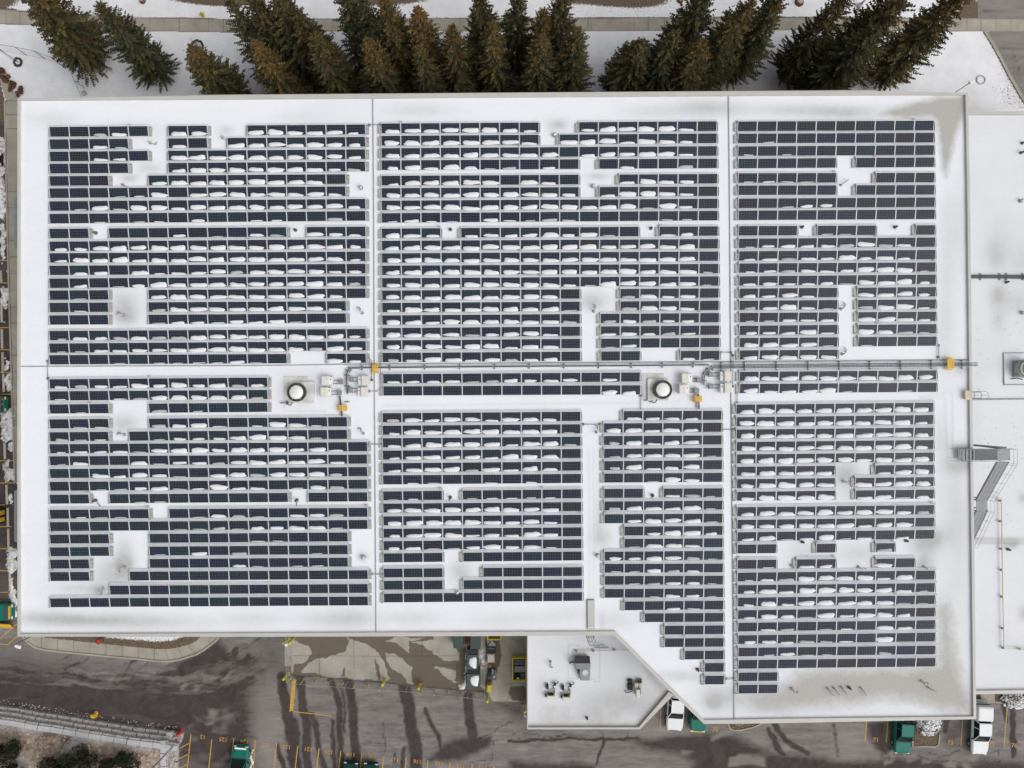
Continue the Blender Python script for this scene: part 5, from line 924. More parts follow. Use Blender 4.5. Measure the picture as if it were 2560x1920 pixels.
bx(736, 608, 860, 668, 0, .55).build('duct', MT['joint'], t); bx(700, 530, 724, 580, .1, .6).build('vent_hood', MT['dgrey'], t); MB().tube([AX([(660, 425)])[0]+Vector((0, 0, .5)), AX([(625, 430)])[0]+Vector((0, 0, .4)), AX([(603, 458)])[0]+Vector((0, 0, .1))], .07, 8).build('drain_pipe', MT['black'], t, True)
pipe(ZM(1310, 1570, 5.267, [(668, 350), (668, 306), (912, 302), (1188, 294), (1420, 286)]), .04, HA+.25, 'gas_pipe', 'thin beige gas pipe on the annex roof above the air handler', MT['beige'], 'gas pipe', ZM(1310, 1570, 5.267, [(687, 308), (912, 304), (1188, 292)]))
roof_vent(*ZM(1310, 1570, 5.267, [(348, 440)])[0], 'goose', 'small gooseneck vent at the upper left of the annex roof', HA, -1.6); roof_vent(*ZM(1310, 1570, 5.267, [(828, 1180)])[0], 'drain', 'dark pipe vent in slush at the front of the annex roof', HA)
for ox, oy, l in ((0, 0, 'beige condenser with pipes on annex roof, left of the pair'), (205, 15, 'beige condenser with pipes on annex roof, right of the pair')):
    c = AX([(350+ox, 850+oy)])[0]; t = empty('condenser_unit', c, 0, l, 'air conditioner', 'small condenser units on the annex roof')
    bx(296+ox, 862+oy, 400+ox, 908+oy, .08, .75).build('cabinet', MT['cream'], t); bx(316+ox, 848+oy, 382+ox, 864+oy, .1, .5).build('grille', MT['black'], t); bx(270+ox, 828+oy, 408+ox, 912+oy, 0, .07).build('base', MT['block'], t); bx(312+ox, 800+oy, 384+ox, 842+oy, .0, .1).build('slab', MT['block'], t); bx(310+ox, 904+oy, 366+ox, 920+oy, .05, .4).build('side_panel', MT['cream'], t)
    bx(278+ox, 715+oy, 318+ox, 790+oy, 0, .1).build('block', MT['block'], t); bx(290+ox, 730+oy, 322+ox, 785+oy, .1, .4).build('valve_box', MT['black'], t); bx(280+ox, 868+oy, 298+ox, 890+oy, .07, .3).build('service_valve', MT['black'], t)
    T = lambda x, y, z: AX([(x+ox, y+oy)])[0]+Vector((0, 0, z)); MB().tube([T(395, 850, .3), T(400, 790, .3), T(375, 750, .25), T(400, 730, .3), T(445, 705, .35), T(450, 705, .05)], .06, 8).build('pipe', MT['dgrey'], t, True); MB().tube([T(320, 800, .2), T(320, 760, .2)], .03).tube([T(384, 800, .2), T(380, 740, .2)], .03).build('conduit', MT['mgrey'], t, True); bx(390+ox, 712+oy, 418+ox, 742+oy, .1, .5).build('trap', MT['black'], t)
c = AX([(1460, 770)])[0]; t = empty('condenser_unit', c, 0, 'narrow beige condenser between dark frames near the slanted annex corner', 'air conditioner', 'small condenser units on the annex roof')
bx(1462, 768, 1508, 872, .05, .95).build('cabinet', MT['cream'], t); bx(1445, 700, 1490, 770, .0, .6).build('duct', MT['beige'], t); bx(1364, 668, 1420, 712, 0, .35).build('valve_box', MT['black'], t); bx(1362, 725, 1424, 800, 0, .35).build('valve_box', MT['black'], t); bx(1482, 668, 1550, 716, 0, .3).build('frame', MT['mgrey'], t); bx(1490, 676, 1540, 706, .3, .45).build('grille', MT['black'], t); bx(1512, 720, 1545, 800, 0, .08).build('slab', MT['block'], t); bx(1508, 785, 1526, 850, .05, .5).build('side_grille', MT['black'], t)
MB().tube([AX([(1420, 810)])[0]+Vector((0, 0, .25)), AX([(1390, 830)])[0]+Vector((0, 0, .25)), AX([(1335, 838)])[0]+Vector((0, 0, .25)), AX([(1328, 820)])[0]+Vector((0, 0, .1))], .06, 8).build('pipe', MT['dgrey'], t, True)
# annex ladder with cage
c = P(1477, 1588, HA); yw = P(1477, 1591, ZC).y-.15; xc = P(1477, 1602, HR-1).x; t = empty('roof_ladder', (xc, yw-.3, HA), 0, 'caged ladder from the annex roof up the hall wall', 'ladder'); mb = MB()
for s in (-.25, .25): mb.tube([(xc+s, yw-.2, HA+.05), (xc+s, yw-.2, HR-.2)], .028)
for k in range(26): mb.tube([(xc-.25, yw-.2, HA+.3+k*.3), (xc+.25, yw-.2, HA+.3+k*.3)], .014)
mb.build('ladder', MT['mgrey'], t); mb = MB()
for z in (HR-.3, HR-1.5, HR-2.7, HR-3.9, HA+2.6): mb.tube([(xc+.4*cos(a), yw-.35+.62*sin(a), z) for a in np.linspace(-pi, 0, 11)], .022)
for a in (-2.6, -2.0, -1.57, -1.1, -.5): mb.tube([(xc+.4*cos(a), yw-.35+.62*sin(a), HR-.3), (xc+.4*cos(a), yw-.35+.62*sin(a), HA+2.5)], .016)
mb.build('cage', MT['dgrey'], t); A = AX([(920, 245)])[0]; B = AX([(1110, 245)])[0]; MB().tube([A+Vector((0, 0, .25)), B+Vector((0, 0, .25))], .06).tube([A+Vector((.1, .25, .3)), A+Vector((1.0, .35, .3)), A+Vector((1.05, .02, .25))], .03).build('base_bar', MT['mgrey'], t)
# ------------------------------------------------------------------ SPRUCES
def crown_mesh(seed, Rr, H, dens=1.0, cones=1.0, dark=1.0, gap=0.0):
    r = np.random.default_rng(seed); z0 = H*.07; z = z0; rings = []
    while z < H-.12: rings.append(z); z += .29+.13*(1-z/H)
    lop = r.uniform(0, 6.28); ov = []; of = []; oc = []
    pal = np.array([(.040, .042, .021), (.052, .050, .023), (.064, .058, .026), (.074, .063, .028), (.035, .040, .024), (.053, .044, .023)])*dark
    def leaf(px, py, pz, da, ln, w, dz, c):
        dx, dy = cos(da)*ln, sin(da)*ln; nx, ny = -sin(da)*w, cos(da)*w; k = len(ov); t = r.normal(0, .03)
        ov.extend([(px-nx*.6, py-ny*.6, pz-t), (px+dx*.45-nx, py+dy*.45-ny, pz+dz*.4+.02), (px+dx, py+dy, pz+dz), (px+dx*.45+nx, py+dy*.45+ny, pz+dz*.4-.03), (px+nx*.6, py+ny*.6, pz+t)])
        of.append((k, k+1, k+2, k+3, k+4)); oc.extend([c]*5)
    for z in rings:
        f = (z-z0)/(H-z0); L0 = Rr*(1-f)**.66*(1-.2*(1-f)**6)+.14; nb = int(max(6, 14.5*dens*((1-f)**.5+.25))); a0 = r.uniform(0, 6.28)
        for b_ in range(nb):
            if r.random() < gap: continue
            a = a0+2*pi*b_/nb+r.normal(0, .2); Lb = L0*r.uniform(.55, 1.16)*(1+.12*cos(a-lop)+.12*sin(3*a+seed+z*.4)); bz = z+r.normal(0, .14)
            base = pal[r.integers(0, len(pal))]*r.uniform(.6, 1.45); drop = -.17*(1-f)*Lb+.3*f*Lb; n = max(3, int(Lb/.17)); lift = .16*Lb
            gold = r.random() < cones*max(0, f-.55)*1.15
            for s in range(n+1):
                q = (s+.4)/(n+.4)
                if q < .25 and f < .8: continue
                px, py = cos(a)*Lb*q, sin(a)*Lb*q; pz = bz+drop*q+lift*q*q
                tl = (.12+.36*(1-q)**.8*min(1, Lb*.5))*r.uniform(.7, 1.3)
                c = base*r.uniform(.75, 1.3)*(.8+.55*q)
                if gold and q > .3: c = c*.45+np.array([.095, .060, .020])*r.uniform(.5, 1.3)
                for side in (-1, 1): leaf(px, py, pz, a+side*(.75+r.normal(0, .12)), tl, .034+.03*r.random(), -.14*tl+r.normal(0, .04), c)
                if r.random() < .45:
                    k = len(ov); h = .18+.2*r.random()*(1-q); dx, dy = cos(a)*.14, sin(a)*.14
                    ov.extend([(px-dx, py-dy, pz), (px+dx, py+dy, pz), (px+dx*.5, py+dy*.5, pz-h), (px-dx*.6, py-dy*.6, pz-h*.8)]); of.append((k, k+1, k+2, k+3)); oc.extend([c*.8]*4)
                if f > .55 and r.random() < cones*min(1, (f-.55)*2.2)*.6 and q > .3:   # brown cones hang from the top
                    for _ in range(2):
                        k = len(ov); ex, ey = px+r.normal(0, .13), py+r.normal(0, .13); hz = .14+.1*r.random(); w = .028+.02*r.random(); cc = np.array([.165, .098, .035])*r.uniform(.55, 1.3)
                        ov.extend([(ex-w, ey, pz+.05), (ex, ey-w, pz+.06), (ex+w, ey, pz+.05), (ex, ey+w, pz+.04), (ex+r.normal(0, .04), ey+r.normal(0, .04), pz-hz)])
                        of.extend([(k, k+1, k+4), (k+1, k+2, k+4), (k+2, k+3, k+4), (k+3, k, k+4), (k, k+1, k+2, k+3)]); oc.extend([cc]*5)
            leaf(cos(a)*Lb*.8, sin(a)*Lb*.8, bz+drop*.8+lift*.64, a, .26*Lb**.5+.10, .04, lift*.25+.03, base*1.4)
    m = mesh('crown', ov, of, MT['needles']); at = m.color_attributes.new('tint', 'FLOAT_COLOR', 'POINT')
    at.data.foreach_set('color', np.concatenate([np.array(oc), np.ones((len(oc), 1))], 1).ravel().astype(np.float32)); return m
CR = {}
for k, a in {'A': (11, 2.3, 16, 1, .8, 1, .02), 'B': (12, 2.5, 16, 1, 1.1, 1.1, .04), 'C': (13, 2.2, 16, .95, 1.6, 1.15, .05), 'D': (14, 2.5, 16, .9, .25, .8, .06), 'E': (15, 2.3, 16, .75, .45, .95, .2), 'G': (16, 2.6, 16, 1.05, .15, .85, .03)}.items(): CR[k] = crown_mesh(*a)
TM = MB().cyl((0, 0, -.1), .24, 15.2, 8, .03); TMESH = mesh('trunk', TM.v, TM.f, MT['bark'])
TREES = [  # tip pixel, height, crown radius, crown kind, label
 (68, -40, 17.5, 3.6, 'A', 'broadest dark spruce at the upper left corner, by the wire fence'), (245, 10, 16, 2.4, 'B', 'orange tipped spruce leaning over the walk, second from the left'), (478, 122, 13.5, 2.7, 'C', 'low orange topped spruce standing alone, third from the left'),
 (574, 4, 17, 2.3, 'E', 'open spruce at the left end of the dense row, beside the wire guard'), (618, -18, 18, 2.4, 'D', 'dark spruce behind the left end of the dense row'), (688, -22, 18, 2.8, 'A', 'tall rear spruce with green crown, left third of the dense row'), (636, 106, 16.5, 2.25, 'C', 'orange topped front spruce at left end of dense row'), (740, 30, 16, 2.4, 'D', 'dark bare brown spruce between two taller rear ones'),
 (785, 88, 16.5, 2.5, 'B', 'second front spruce from left in the dense row'), (852, -30, 18, 2.7, 'E', 'tallest rear spruce with feathery top, reaching the picture edge'), (905, 5, 17, 2.3, 'D', 'dark narrow rear spruce behind the third front spruce'), (916, 98, 16.5, 2.3, 'C', 'third front spruce with bright orange cones'), (960, -2, 17.5, 2.5, 'B', 'rear spruce with orange tip left of the walk gap'),
 (1045, 24, 16.5, 2.45, 'C', 'rear spruce with yellowish cones right at the walk gap'), (1047, 121, 15.5, 2.15, 'B', 'short bluish front spruce with single orange tip'), (1128, 70, 16.5, 2.2, 'A', 'narrow front spruce below the brown walk gap'), (1200, -14, 18, 2.6, 'G', 'full dark green rear spruce in the middle of the row'), (1233, 64, 16.5, 2.2, 'C', 'slim front spruce with orange spike in the middle'),
 (1296, -34, 17.5, 2.1, 'E', 'thin see through rear spruce with visible trunk in the middle'), (1360, 24, 16.5, 2.1, 'B', 'brownish rear spruce right of the thin one'), (1356, 92, 16, 2.35, 'C', 'front spruce with the brightest golden cones'), (1410, -28, 18, 2.2, 'G', 'dark rear spruce at the right end of the middle group'), (1446, 74, 16.5, 2.35, 'B', 'front spruce at the right end of the middle group'),
 (1606, 112, 13, 3.0, 'A', 'low spreading green spruce right of the open snow'), (1690, 84, 15.5, 2.5, 'B', 'spruce with orange cone cluster behind the low spreading one'), (1770, -20, 18, 2.9, 'G', 'large dark rear spruce right of the open snow'), (1757, 108, 15.5, 2.5, 'A', 'blue green front spruce on the right half'), (1832, 60, 16, 2.3, 'D', 'dark spruce between the blue green one and the golden one'), (1884, 2, 17.5, 2.5, 'C', 'spruce with a golden orange top on the right half'), (1955, -18, 18, 2.5, 'A', 'tall spruce right of the golden topped one'),
 (2132, -24, 18.5, 2.35, 'D', 'dark leaning spruce with a bare lower trunk'), (2272, -26, 19, 3.2, 'G', 'very dark broad spruce beside the roof edge, right side'), (2195, 70, 16, 2.6, 'D', 'dark round spruce under the very dark broad one'), (2426, -28, 19, 2.7, 'B', 'rightmost spruce leaning over the walk near the driveway')]
LEAN = {0: (222, 150), 1: (408, 186), 2: (590, 255), 33: (2196, 196)}
for i, (x, y, h, rr, k, l) in enumerate(TREES):
    q = P(x, y, h); tip = q.copy()
    if i in LEAN: q = P(*LEAN[i])
    t = empty('spruce_tree', (q.x, q.y, 0), 0, l, 'tree', 'spruce trees north of the hall')
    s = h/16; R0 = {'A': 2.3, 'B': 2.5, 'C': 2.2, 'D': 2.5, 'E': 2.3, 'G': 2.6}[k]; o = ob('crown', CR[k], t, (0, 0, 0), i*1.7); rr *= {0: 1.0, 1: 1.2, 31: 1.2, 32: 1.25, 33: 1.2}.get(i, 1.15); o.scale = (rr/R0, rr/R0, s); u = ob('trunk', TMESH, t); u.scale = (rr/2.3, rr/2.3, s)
    if i in LEAN: t.rotation_euler = Vector((0, 0, 1)).rotation_difference(Vector((tip.x-q.x, tip.y-q.y, h))).to_euler()
# shrubs ------------------------------------------------------------------------
def leafy(seed, n, d, cols, sz=.13, twig=True, hollow=.35):
    r = np.random.default_rng(seed); v = []; f = []; c = []
    lob = [(r.normal(0, .42)*d[0], r.normal(0, .42)*d[1], r.uniform(.35, .75)*d[2], r.uniform(.3, .5)) for _ in range(9)]
    for i in range(n):
        L_ = lob[r.integers(0, len(lob))]; u = r.normal(size=3); u /= np.linalg.norm(u); k = r.uniform(hollow, 1)**.5*L_[3]
        p = np.array(L_[:3])+u*k*np.array(d); p[2] = max(.04, p[2]); a, b_ = r.normal(size=3), r.normal(size=3); a /= np.linalg.norm(a); b_ -= a*np.dot(a, b_); b_ /= np.linalg.norm(b_); s = sz*r.uniform(.6, 1.5); q = len(v)
        v += [tuple(p-a*s), tuple(p+b_*s*.45), tuple(p+a*s), tuple(p-b_*s*.45)]; f.append((q, q+1, q+2, q+3)); c += [np.array(cols[r.integers(0, len(cols))])*r.uniform(.65, 1.4)]*4
    m = mesh('foliage', v, f, MT['needles']); at = m.color_attributes.new('tint', 'FLOAT_COLOR', 'POINT'); at.data.foreach_set('color', np.concatenate([np.array(c), np.ones((len(c), 1))], 1).ravel().astype(np.float32)); return m
def shrub(name, c, d, seed, n, cols, label, group=None, sz=.13, cat='shrub'):
    t = empty(name, c, 0, label, cat, group); ob('foliage', leafy(seed, n, d, cols, sz), t); r = random.Random(seed); mb = MB()
    for k in range(7): a = r.uniform(0, 6.28); mb.tube([(0, 0, -.1), (cos(a)*d[0]*.3, sin(a)*d[1]*.3, d[2]*.4), (cos(a)*d[0]*.7, sin(a)*d[1]*.7, d[2]*.75)], [.05, .035, .012], 5)
    mb.build('branches', MT['bark'], t, False, True); return t
GP = [(.02, .032, .016), (.032, .042, .02), (.05, .055, .03), (.018, .022, .018), (.06, .05, .03)]
for i, (x, y, d, n, l) in enumerate(((190, 1902, (2.2, 1.7, 3.0), 2900, 'dark green pine crown at the bottom edge, left one of the bank'), (137, 1925, (1.9, 1.6, 2.6), 3000, 'dark green pine crown cut by the bottom edge, near corner bank'), (262, 1926, (2.3, 1.5, 2.6), 2900, 'widest dark green pine crown on the rocky bank'), (310, 1915, (1.3, 1.2, 2.2), 1800, 'small pine crown at the right end of the bank shrubs'), (8, 1880, (1.7, 2.0, 3.0), 2600, 'dark pine crown cut by the lower left corner'), (22, 1935, (1.6, 1.4, 2.4), 2400, 'pine crown at the very bottom of the lower left corner'))):
    c = P(x, y, 3.4); z = float(slope_z(np.array([c.x]), np.array([c.y]))[0]); shrub('pine_shrub', (c.x, c.y, z-.1), d, 40+i, n, GP, l, 'pine crowns on the rocky bank', .12)
def snowy(c, d, seed, label):
    t = empty('snowy_shrub', c, 0, label, 'shrub'); r = random.Random(seed); mb = MB(); st = random.getstate(); random.seed(seed)
    for k in range(330):
        a, q = r.uniform(0, 6.28), r.uniform(0, 1)**.5; s = r.uniform(.08, .2); mb.blob((cos(a)*d[0]*q, sin(a)*d[1]*q, .15+.75*(1-q*q)*r.uniform(.7, 1)), (s, s*r.uniform(.6, 1), s*.6), 8, 5, .12, .6)
    random.setstate(st); mb.build('snow_clumps', MT['patch'], t, True, True); ob('twigs', leafy(seed, 900, (d[0]*1.1, d[1]*1.1, .95), [(.13, .10, .07), (.08, .06, .05), (.2, .16, .12)], .08), t)
BR = [(.12, .07, .045), (.17, .1, .06), (.08, .05, .035), (.2, .13, .09)]
for i, (x, y, d, l) in enumerate(((3, 180, (.75, .7, .6), 'reddish brown shrub at the left edge beside the diagonal walk'), (17, 197, (.6, .6, .5), 'brown shrub second along the diagonal walk'), (36, 215, (.6, .7, .5), 'brown shrub third along the diagonal walk'), (51.5, 232, (.5, .5, .55), 'round brown shrub at the hall corner'))): c = P(x, y); shrub('dry_shrub', c, d, 60+i, 900, BR, l, 'brown shrubs along the diagonal walk', .09)
snowy(P(*ZV([(1000, 430)])[0]), (1.45, 1.5), 70, 'shrub loaded with white snow on the brown island by the green pickup')
snowy(P(*ZV([(2110, 130)])[0]), (1.9, 1.15), 71, 'shrub loaded with white snow under the lower wing, right edge')
for x, y, l, rr in ((509, 40, 'hydrant', 0),):
    c = P(x, y); t = empty('fire_hydrant', c, .5, 'yellow fire hydrant in snow beyond the north walk', 'hydrant'); MB().lathe(c, [(.2, 0), (.2, .06), (.13, .08), (.13, .6), (.17, .62), (.17, .68), (.1, .8), (.03, .86), (.03, .9), (0, .9)], 16).build('barrel', MT['yellow2'], t, True)
    for s in (-1, 1): MB().lathe((0, 0, 0), [(0, .22), (.08, .22), (.08, .0), (0, 0)], 10).build('outlet', MT['yellow2'], t, False, True).matrix_local = Matrix.Translation((s*.1, 0, .5)) @ Matrix.Rotation(s*pi/2, 4, 'Y')
c = P(240, 1783); t = empty('fire_hydrant', c, 0, 'yellow fire hydrant at the road edge in front of the block wall', 'hydrant'); MB().lathe(c, [(.26, 0), (.26, .08), (.16, .1), (.16, .75), (.21, .78), (.21, .85), (.12, .98), (.04, 1.05), (0, 1.05)], 16).build('barrel', MT['yellow'], t, True); MB().box((c.x, c.y+.02, .55), (.75, .16, .16)).build('outlets', MT['yellow'], t); MB().box((c.x, c.y-.28, .25), (.5, .2, .5)).build('valve', MT['yellow'], t)
c = P(447, 1835, 1.0); t = empty('fire_hydrant', (c.x-.15, c.y-.15, 0), 0, 'red fire hydrant at the end of the block wall', 'hydrant'); q = Vector((c.x-.15, c.y-.15, 0)); MB().lathe(q, [(.28, 0), (.28, .1), (.17, .12), (.17, .85), (.23, .88), (.23, .95), (.12, 1.1), (0, 1.15)], 16).build('barrel', MT['red'], t, True); MB().box((q.x, q.y, .65), (.7, .18, .18), .6).build('outlets', MT['red'], t)
c = P(255, 1598); t = empty('drum', c, 0, 'dark brown drum with a red lid in the planting strip by the hall', 'drum'); MB().lathe(c, [(.33, 0), (.35, .3), (.33, .6), (.35, .62), (.33, .8), (.3, .8), (.3, .75)], 18).build('barrel', MT['brownleaf'], t, True); MB().cyl(c+Vector((.03, -.02, .76)), .24, .05, 14).build('lid', MT['red'], t)
for x, y, s, l in ((357, 3, .55, 'brown stump at the top edge, upper left part'), (1700, 1, .6, 'brown stump at the top edge, behind the right spruces'), (1998, 6, .8, 'brown stump near the top edge, beside the bare trunk spruce')):
    c = P(x, y); t = empty('tree_stump', c, 0, l, 'stump', None); MB().lathe(c, [(s*.75, -.05), (s*.6, .12), (s*.52, .4), (s*.5, .42), (0, .43)], 11).build('wood', MT['brownleaf'], t); MB().cyl(c+Vector((0, 0, .425)), s*.42, .02, 11).build('cut_face', MT['wood'], t)
# guarded saplings
def sapling(x, y, r1, h, label, star):
    c = P(x, y); t = empty('young_tree', c, 0, label, 'young tree', None); mb = MB()
    for k in range(26): a = 2*pi*k/26; mb.blob((c.x+cos(a)*r1+random.uniform(-.05, .05), c.y+sin(a)*r1*1.1+random.uniform(-.05, .05), .06), (.15, .15, .12), 7, 4, .3)
    mb.build('mulch_ring', MT['bark'], t)
    MB().tube([(c.x, c.y, 0), (c.x+.02, c.y, h*.6), (c.x, c.y+.02, h)], [.035, .025, .012], 6).build('stem', MT['bark'], t); mb = MB()
    for s in (-1, 1): mb.tube([(c.x+s*.33, c.y-s*.1, 0), (c.x+s*.33, c.y-s*.1, h*.7)], .02, 6)
    mb.build('stakes', MT['mgrey'], t)
    if star:
        mb = MB()
        for k in range(7): a = 2*pi*k/7; mb.tube([(c.x, c.y, .9), (c.x+cos(a)*r1, c.y+sin(a)*r1*1.1, .3)], .018, 5)
        mb.build('guard_wires', MT['dgrey'], t)
sapling(45.6, 156, .42, 4.6, 'staked bare sapling in a dark mulch ring beside the wire fence', False); sapling(494, 116, .62, 2.2, 'young tree in a large wire guard ring left of the dense row', True)
c = P(212, 234); tag(MB().blob((c.x, c.y, .1), (.3, .3, .35), 14, 8, .05, .6).build('boulder', MT['block'], None, True), 'round grey boulder beside the fence at the roof edge', 'boulder')
c = P(2452, 200); tag(MB().lathe(c, [(.56, -.02), (.56, .1), (.44, .1), (.44, -.02)], 26).build('manhole_ring', MT['block'], None, True), 'snow dusted round manhole ring on the lawn by the driveway', 'manhole')
# chain-link fences ------------------------------------------------------------------
def fence(pts, h, label, npost, wire=.22, name='chain_link_fence', skip=()):
    t = empty(name, pts[0], 0, label, 'fence'); rl = MB(); ms = MB()
    for si, (a, b_) in enumerate(zip(pts[:-1], pts[1:])):
        d = b_-a; u = d.normalized(); n = Vector((-u.y, u.x, 0)); up = Vector((0, 0, 1)); rl.tube([a+up*h, b_+up*h], .028).tube([a+up*.08, b_+up*.08], .012)
        k = int(d.length/wire)
        for i in range(-int(h/wire), k):
            for s in (0, 1):
                lo, hi = .08, h; x0 = i*wire; x1 = x0+h-.08
                if x0 < 0: lo += -x0; x0 = 0
                if x1 > d.length: hi -= x1-d.length; x1 = d.length
                if hi-lo < .05: continue
                p, q = (a+u*x0+up*lo, a+u*x1+up*hi) if s == 0 else (a+u*(d.length-x0)+up*lo, a+u*(d.length-x1)+up*hi)
                ms.add([p+n*.003-up*.004, q+n*.003-up*.004, q+n*.003+up*.004, p+n*.003+up*.004], [[0, 1, 2, 3]])
        m = npost[si]
        for i in range(m+(1 if si == len(pts)-2 else 0)): p = a+d*(i/m); MB().tube([p, p+up*(h+.06)], .035, 8).build('post', MT['dgrey'] if h > 2.05 else MT['galv'], t)
    rl.build('rails', MT['mgrey'], t); ms.build('wire_mesh', MT['mgrey'], t)
fence(PW([(-25, 120), (7, 128), (66.5, 138), (113, 147.5), (195, 179), (211, 220), (230, 262)]), 2.1, 'grey chain link fence bending under the broad spruce at upper left', [1, 1, 1, 2, 1, 1])
fence(PW([(728, 1560), (729, 1689), (735, 1693)]), 2.0, 'chain link fence along the left side of the concrete yard', [3, 1])
fence(PW([(735, 1693), (828, 1699), (955, 1709.5)]), 2.0, 'chain link fence along the front of the yard, left of the gate', [2, 3]); fence(PW([(955, 1707), (1052, 1715)]), 2.0, 'sliding chain link gate between two tall yellow bollards', [3], .22, 'gate')
fence(PW([(1054, 1717), (1130, 1724), (1213, 1731)]), 2.0, 'chain link fence along the front of the yard, right of the gate', [2, 2]); fence(PW([(1213, 1560), (1213, 1731)]), 2.0, 'chain link fence behind the dumpsters', [4])
def bollard(x, y, h, r, label, group):
    c = P(x, y, h); c.z = 0; t = empty('bollard', c, 0, label, 'bollard', group); MB().lathe(c, [(r, -.02), (r, h-.08), (r*.75, h-.02), (0, h)], 14).build('post', MT['yellow2'], t, True); MB().cyl(c+Vector((0, 0, -.01)), r*1.5, .035, 14).build('footing', MT['block'], t)
for i, (x, y) in enumerate(((268, 922), (384, 932), (495, 945), (610, 952), (725, 962), (838, 972), (952, 983), (1065, 992), (1420, 1022), (1535, 1034), (1650, 1045), (1767, 1056), (1885, 1068))):
    w = ('%s thin yellow bollard from the left along the yard fence' % ORD[i+1]) if i < 8 else ('%s thin yellow bollard right of the yard gate' % ORD[i-7]); bollard(640+x/3.456, 1440+y/3.456, 1.35, .065, w, 'thin yellow bollards along the yard fence')
for x, y, l in ((235, 583, 'thick yellow bollard at the hall wall, outside the yard corner'), (288, 582, 'thick yellow bollard at the hall wall, inside the yard corner'), (234, 897, 'thick yellow bollard at the lower left yard corner'), (1090, 945, 'thick yellow bollard left of the yard gate'), (1402, 978, 'thick yellow bollard with red top sign right of the yard gate'), (1997, 1088, 'thick yellow bollard at the right end of the yard fence')): bollard(640+x/3.456, 1440+y/3.456, 1.85, .16, l, 'thick yellow bollards around the yard')
bollard(1311.5, 1781, 1.9, .14, 'thick yellow bollard beside the annex wall', 'thick yellow bollards around the yard')
c = P(1055, 1699); t = empty('sign', (c.x, c.y, 0), 0, 'small red sign on a post behind the gate bollard', 'sign'); MB().box((c.x, c.y, .75), (.3, .06, .5), .3).build('plate', MT['red'], t); MB().tube([(c.x, c.y+.05, 0), (c.x, c.y+.05, .9)], .025).build('post', MT['galv'], t)
c = P(714.5, 1613, 2.4); t = empty('gate_box', (c.x, c.y, 0), 0, 'pale box on a post beside the left yard fence', 'box'); MB().bevbox((c.x, c.y, 2.2), (.26, .3, .4), .02).build('case', MT['white'], t); MB().tube([(c.x, c.y, 0), (c.x, c.y, 2.0)], .04).build('post', MT['galv'], t)
# lamp posts
def lamp(base, h, arm, label, r=.085):
    b_ = Vector((base.x, base.y, 0)); t = empty('street_lamp', b_, 0, label, 'street lamp', None); MB().cyl(b_, r*2.6, .5, 14, r*2.3).build('base', MT['block'], t); MB().tube([b_+Vector((0, 0, .4)), b_+Vector((0, 0, h))], [r, r*.65], 10).build('pole', MT['joint'], t, True)
    A = b_+Vector((0, 0, h)); MB().tube([A, A+Vector(arm)], r*.5, 8).build('arm', MT['joint'], t); q = A+Vector(arm); MB().bevbox((q.x, q.y, q.z), (.62, .34, .2), .06, math.atan2(arm[1], arm[0])).build('lamp_head', MT['white'], t)
lamp(P(34, 1613, 8.5), 8.5, (.45, -.15, 0), 'grey street lamp with white head at the lower left hall corner'); lamp(P(2148, 16), 9, (.7, .3, 0), 'grey street lamp rising at the top edge beside the right spruces', .12); lamp(P(2424, 207, 7), 7, (.25, .1, 0), 'slim lamp post behind the upper right hall corner', .06); lamp(P(448, 1851), 10, (-.6, .3, 0), 'pale grey lamp post with thick base at the end of the block wall', .13)
# block retaining wall ------------------------------------------------------------------
def course(pts, h, label, name):
    t = empty(name, pts[0], 0, label, 'wall'); L_ = [0]
    for a, b_ in zip(pts[:-1], pts[1:]): L_.append(L_[-1]+(b_-a).length)
    def at(s):
        s = min(max(s, 0), L_[-1]-1e-4)
        for i in range(len(pts)-1):
            if s <= L_[i+1]: d = (pts[i+1]-pts[i]).normalized(); return pts[i]+d*(s-L_[i]), math.atan2(d.y, d.x)
    for row in range(3):
        mbs = MB(); bl = 1.5; s = -(row % 2)*.75; batter = row*.34
        while s < L_[-1]:
            p, a = at(s+bl/2); nrm = Vector((sin(a), -cos(a), 0))*(.40+batter); hh = h/3-.012
            mbs.bevbox((p.x+nrm.x, p.y+nrm.y, row*h/3+hh/2), (bl-.09, .80, hh), .05, a+random.uniform(-.012, .012)); s += bl
        mbs.build('block_course', MT['bwall'], t)
    cp = MB(); s = 0
    while s < L_[-1]: p, a = at(s+.75); nrm = Vector((sin(a), -cos(a), 0))*1.22; cp.bevbox((p.x+nrm.x, p.y+nrm.y, h+.05), (1.44, .62, .14), .03, a); s += 1.5
    cp.build('cap_stones', MT['cap'], t)
bw, nt, bs_ = newmat('wall_blocks'); v = pos(nt); L(nt, mix(nt, ramp(nt, noise(nt, pos(nt, (3, 3, .7)), 1.6, 5, .7), [(.42, 0.0), (.56, 1.0)]), (.27, .245, .22), (.46, .45, .435)), bs_.inputs['Base Color']); bs_.inputs['Roughness'].default_value = .9; bump(nt, bs_, noise(nt, v, 5, 5, .7), .6, .06); MT['bwall'] = bw
MT['cap'] = simple('cap_stone', (.47, .47, .47), .9, 0, .1, 3)
course(wb, 1.45, 'grey concrete block retaining wall along the road below the rocky bank', 'retaining_wall'); course([P(447.5, 1836), P(448.5, 1990)], 1.40, 'short end of the block wall running down beside the hatched stall', 'retaining_wall')
mb = MB()
for i in range(150):
    k = random.random()*(len(wb)-1); i0 = int(k); p = wb[i0]+(wb[i0+1]-wb[i0])*(k-i0); p = p+Vector((random.uniform(-.2, .2), random.uniform(.05, .6), 0)); s = random.uniform(.03, .10); mb.blob((p.x, p.y, .02), (s, s*.8, s*.6), 6, 4, .3)
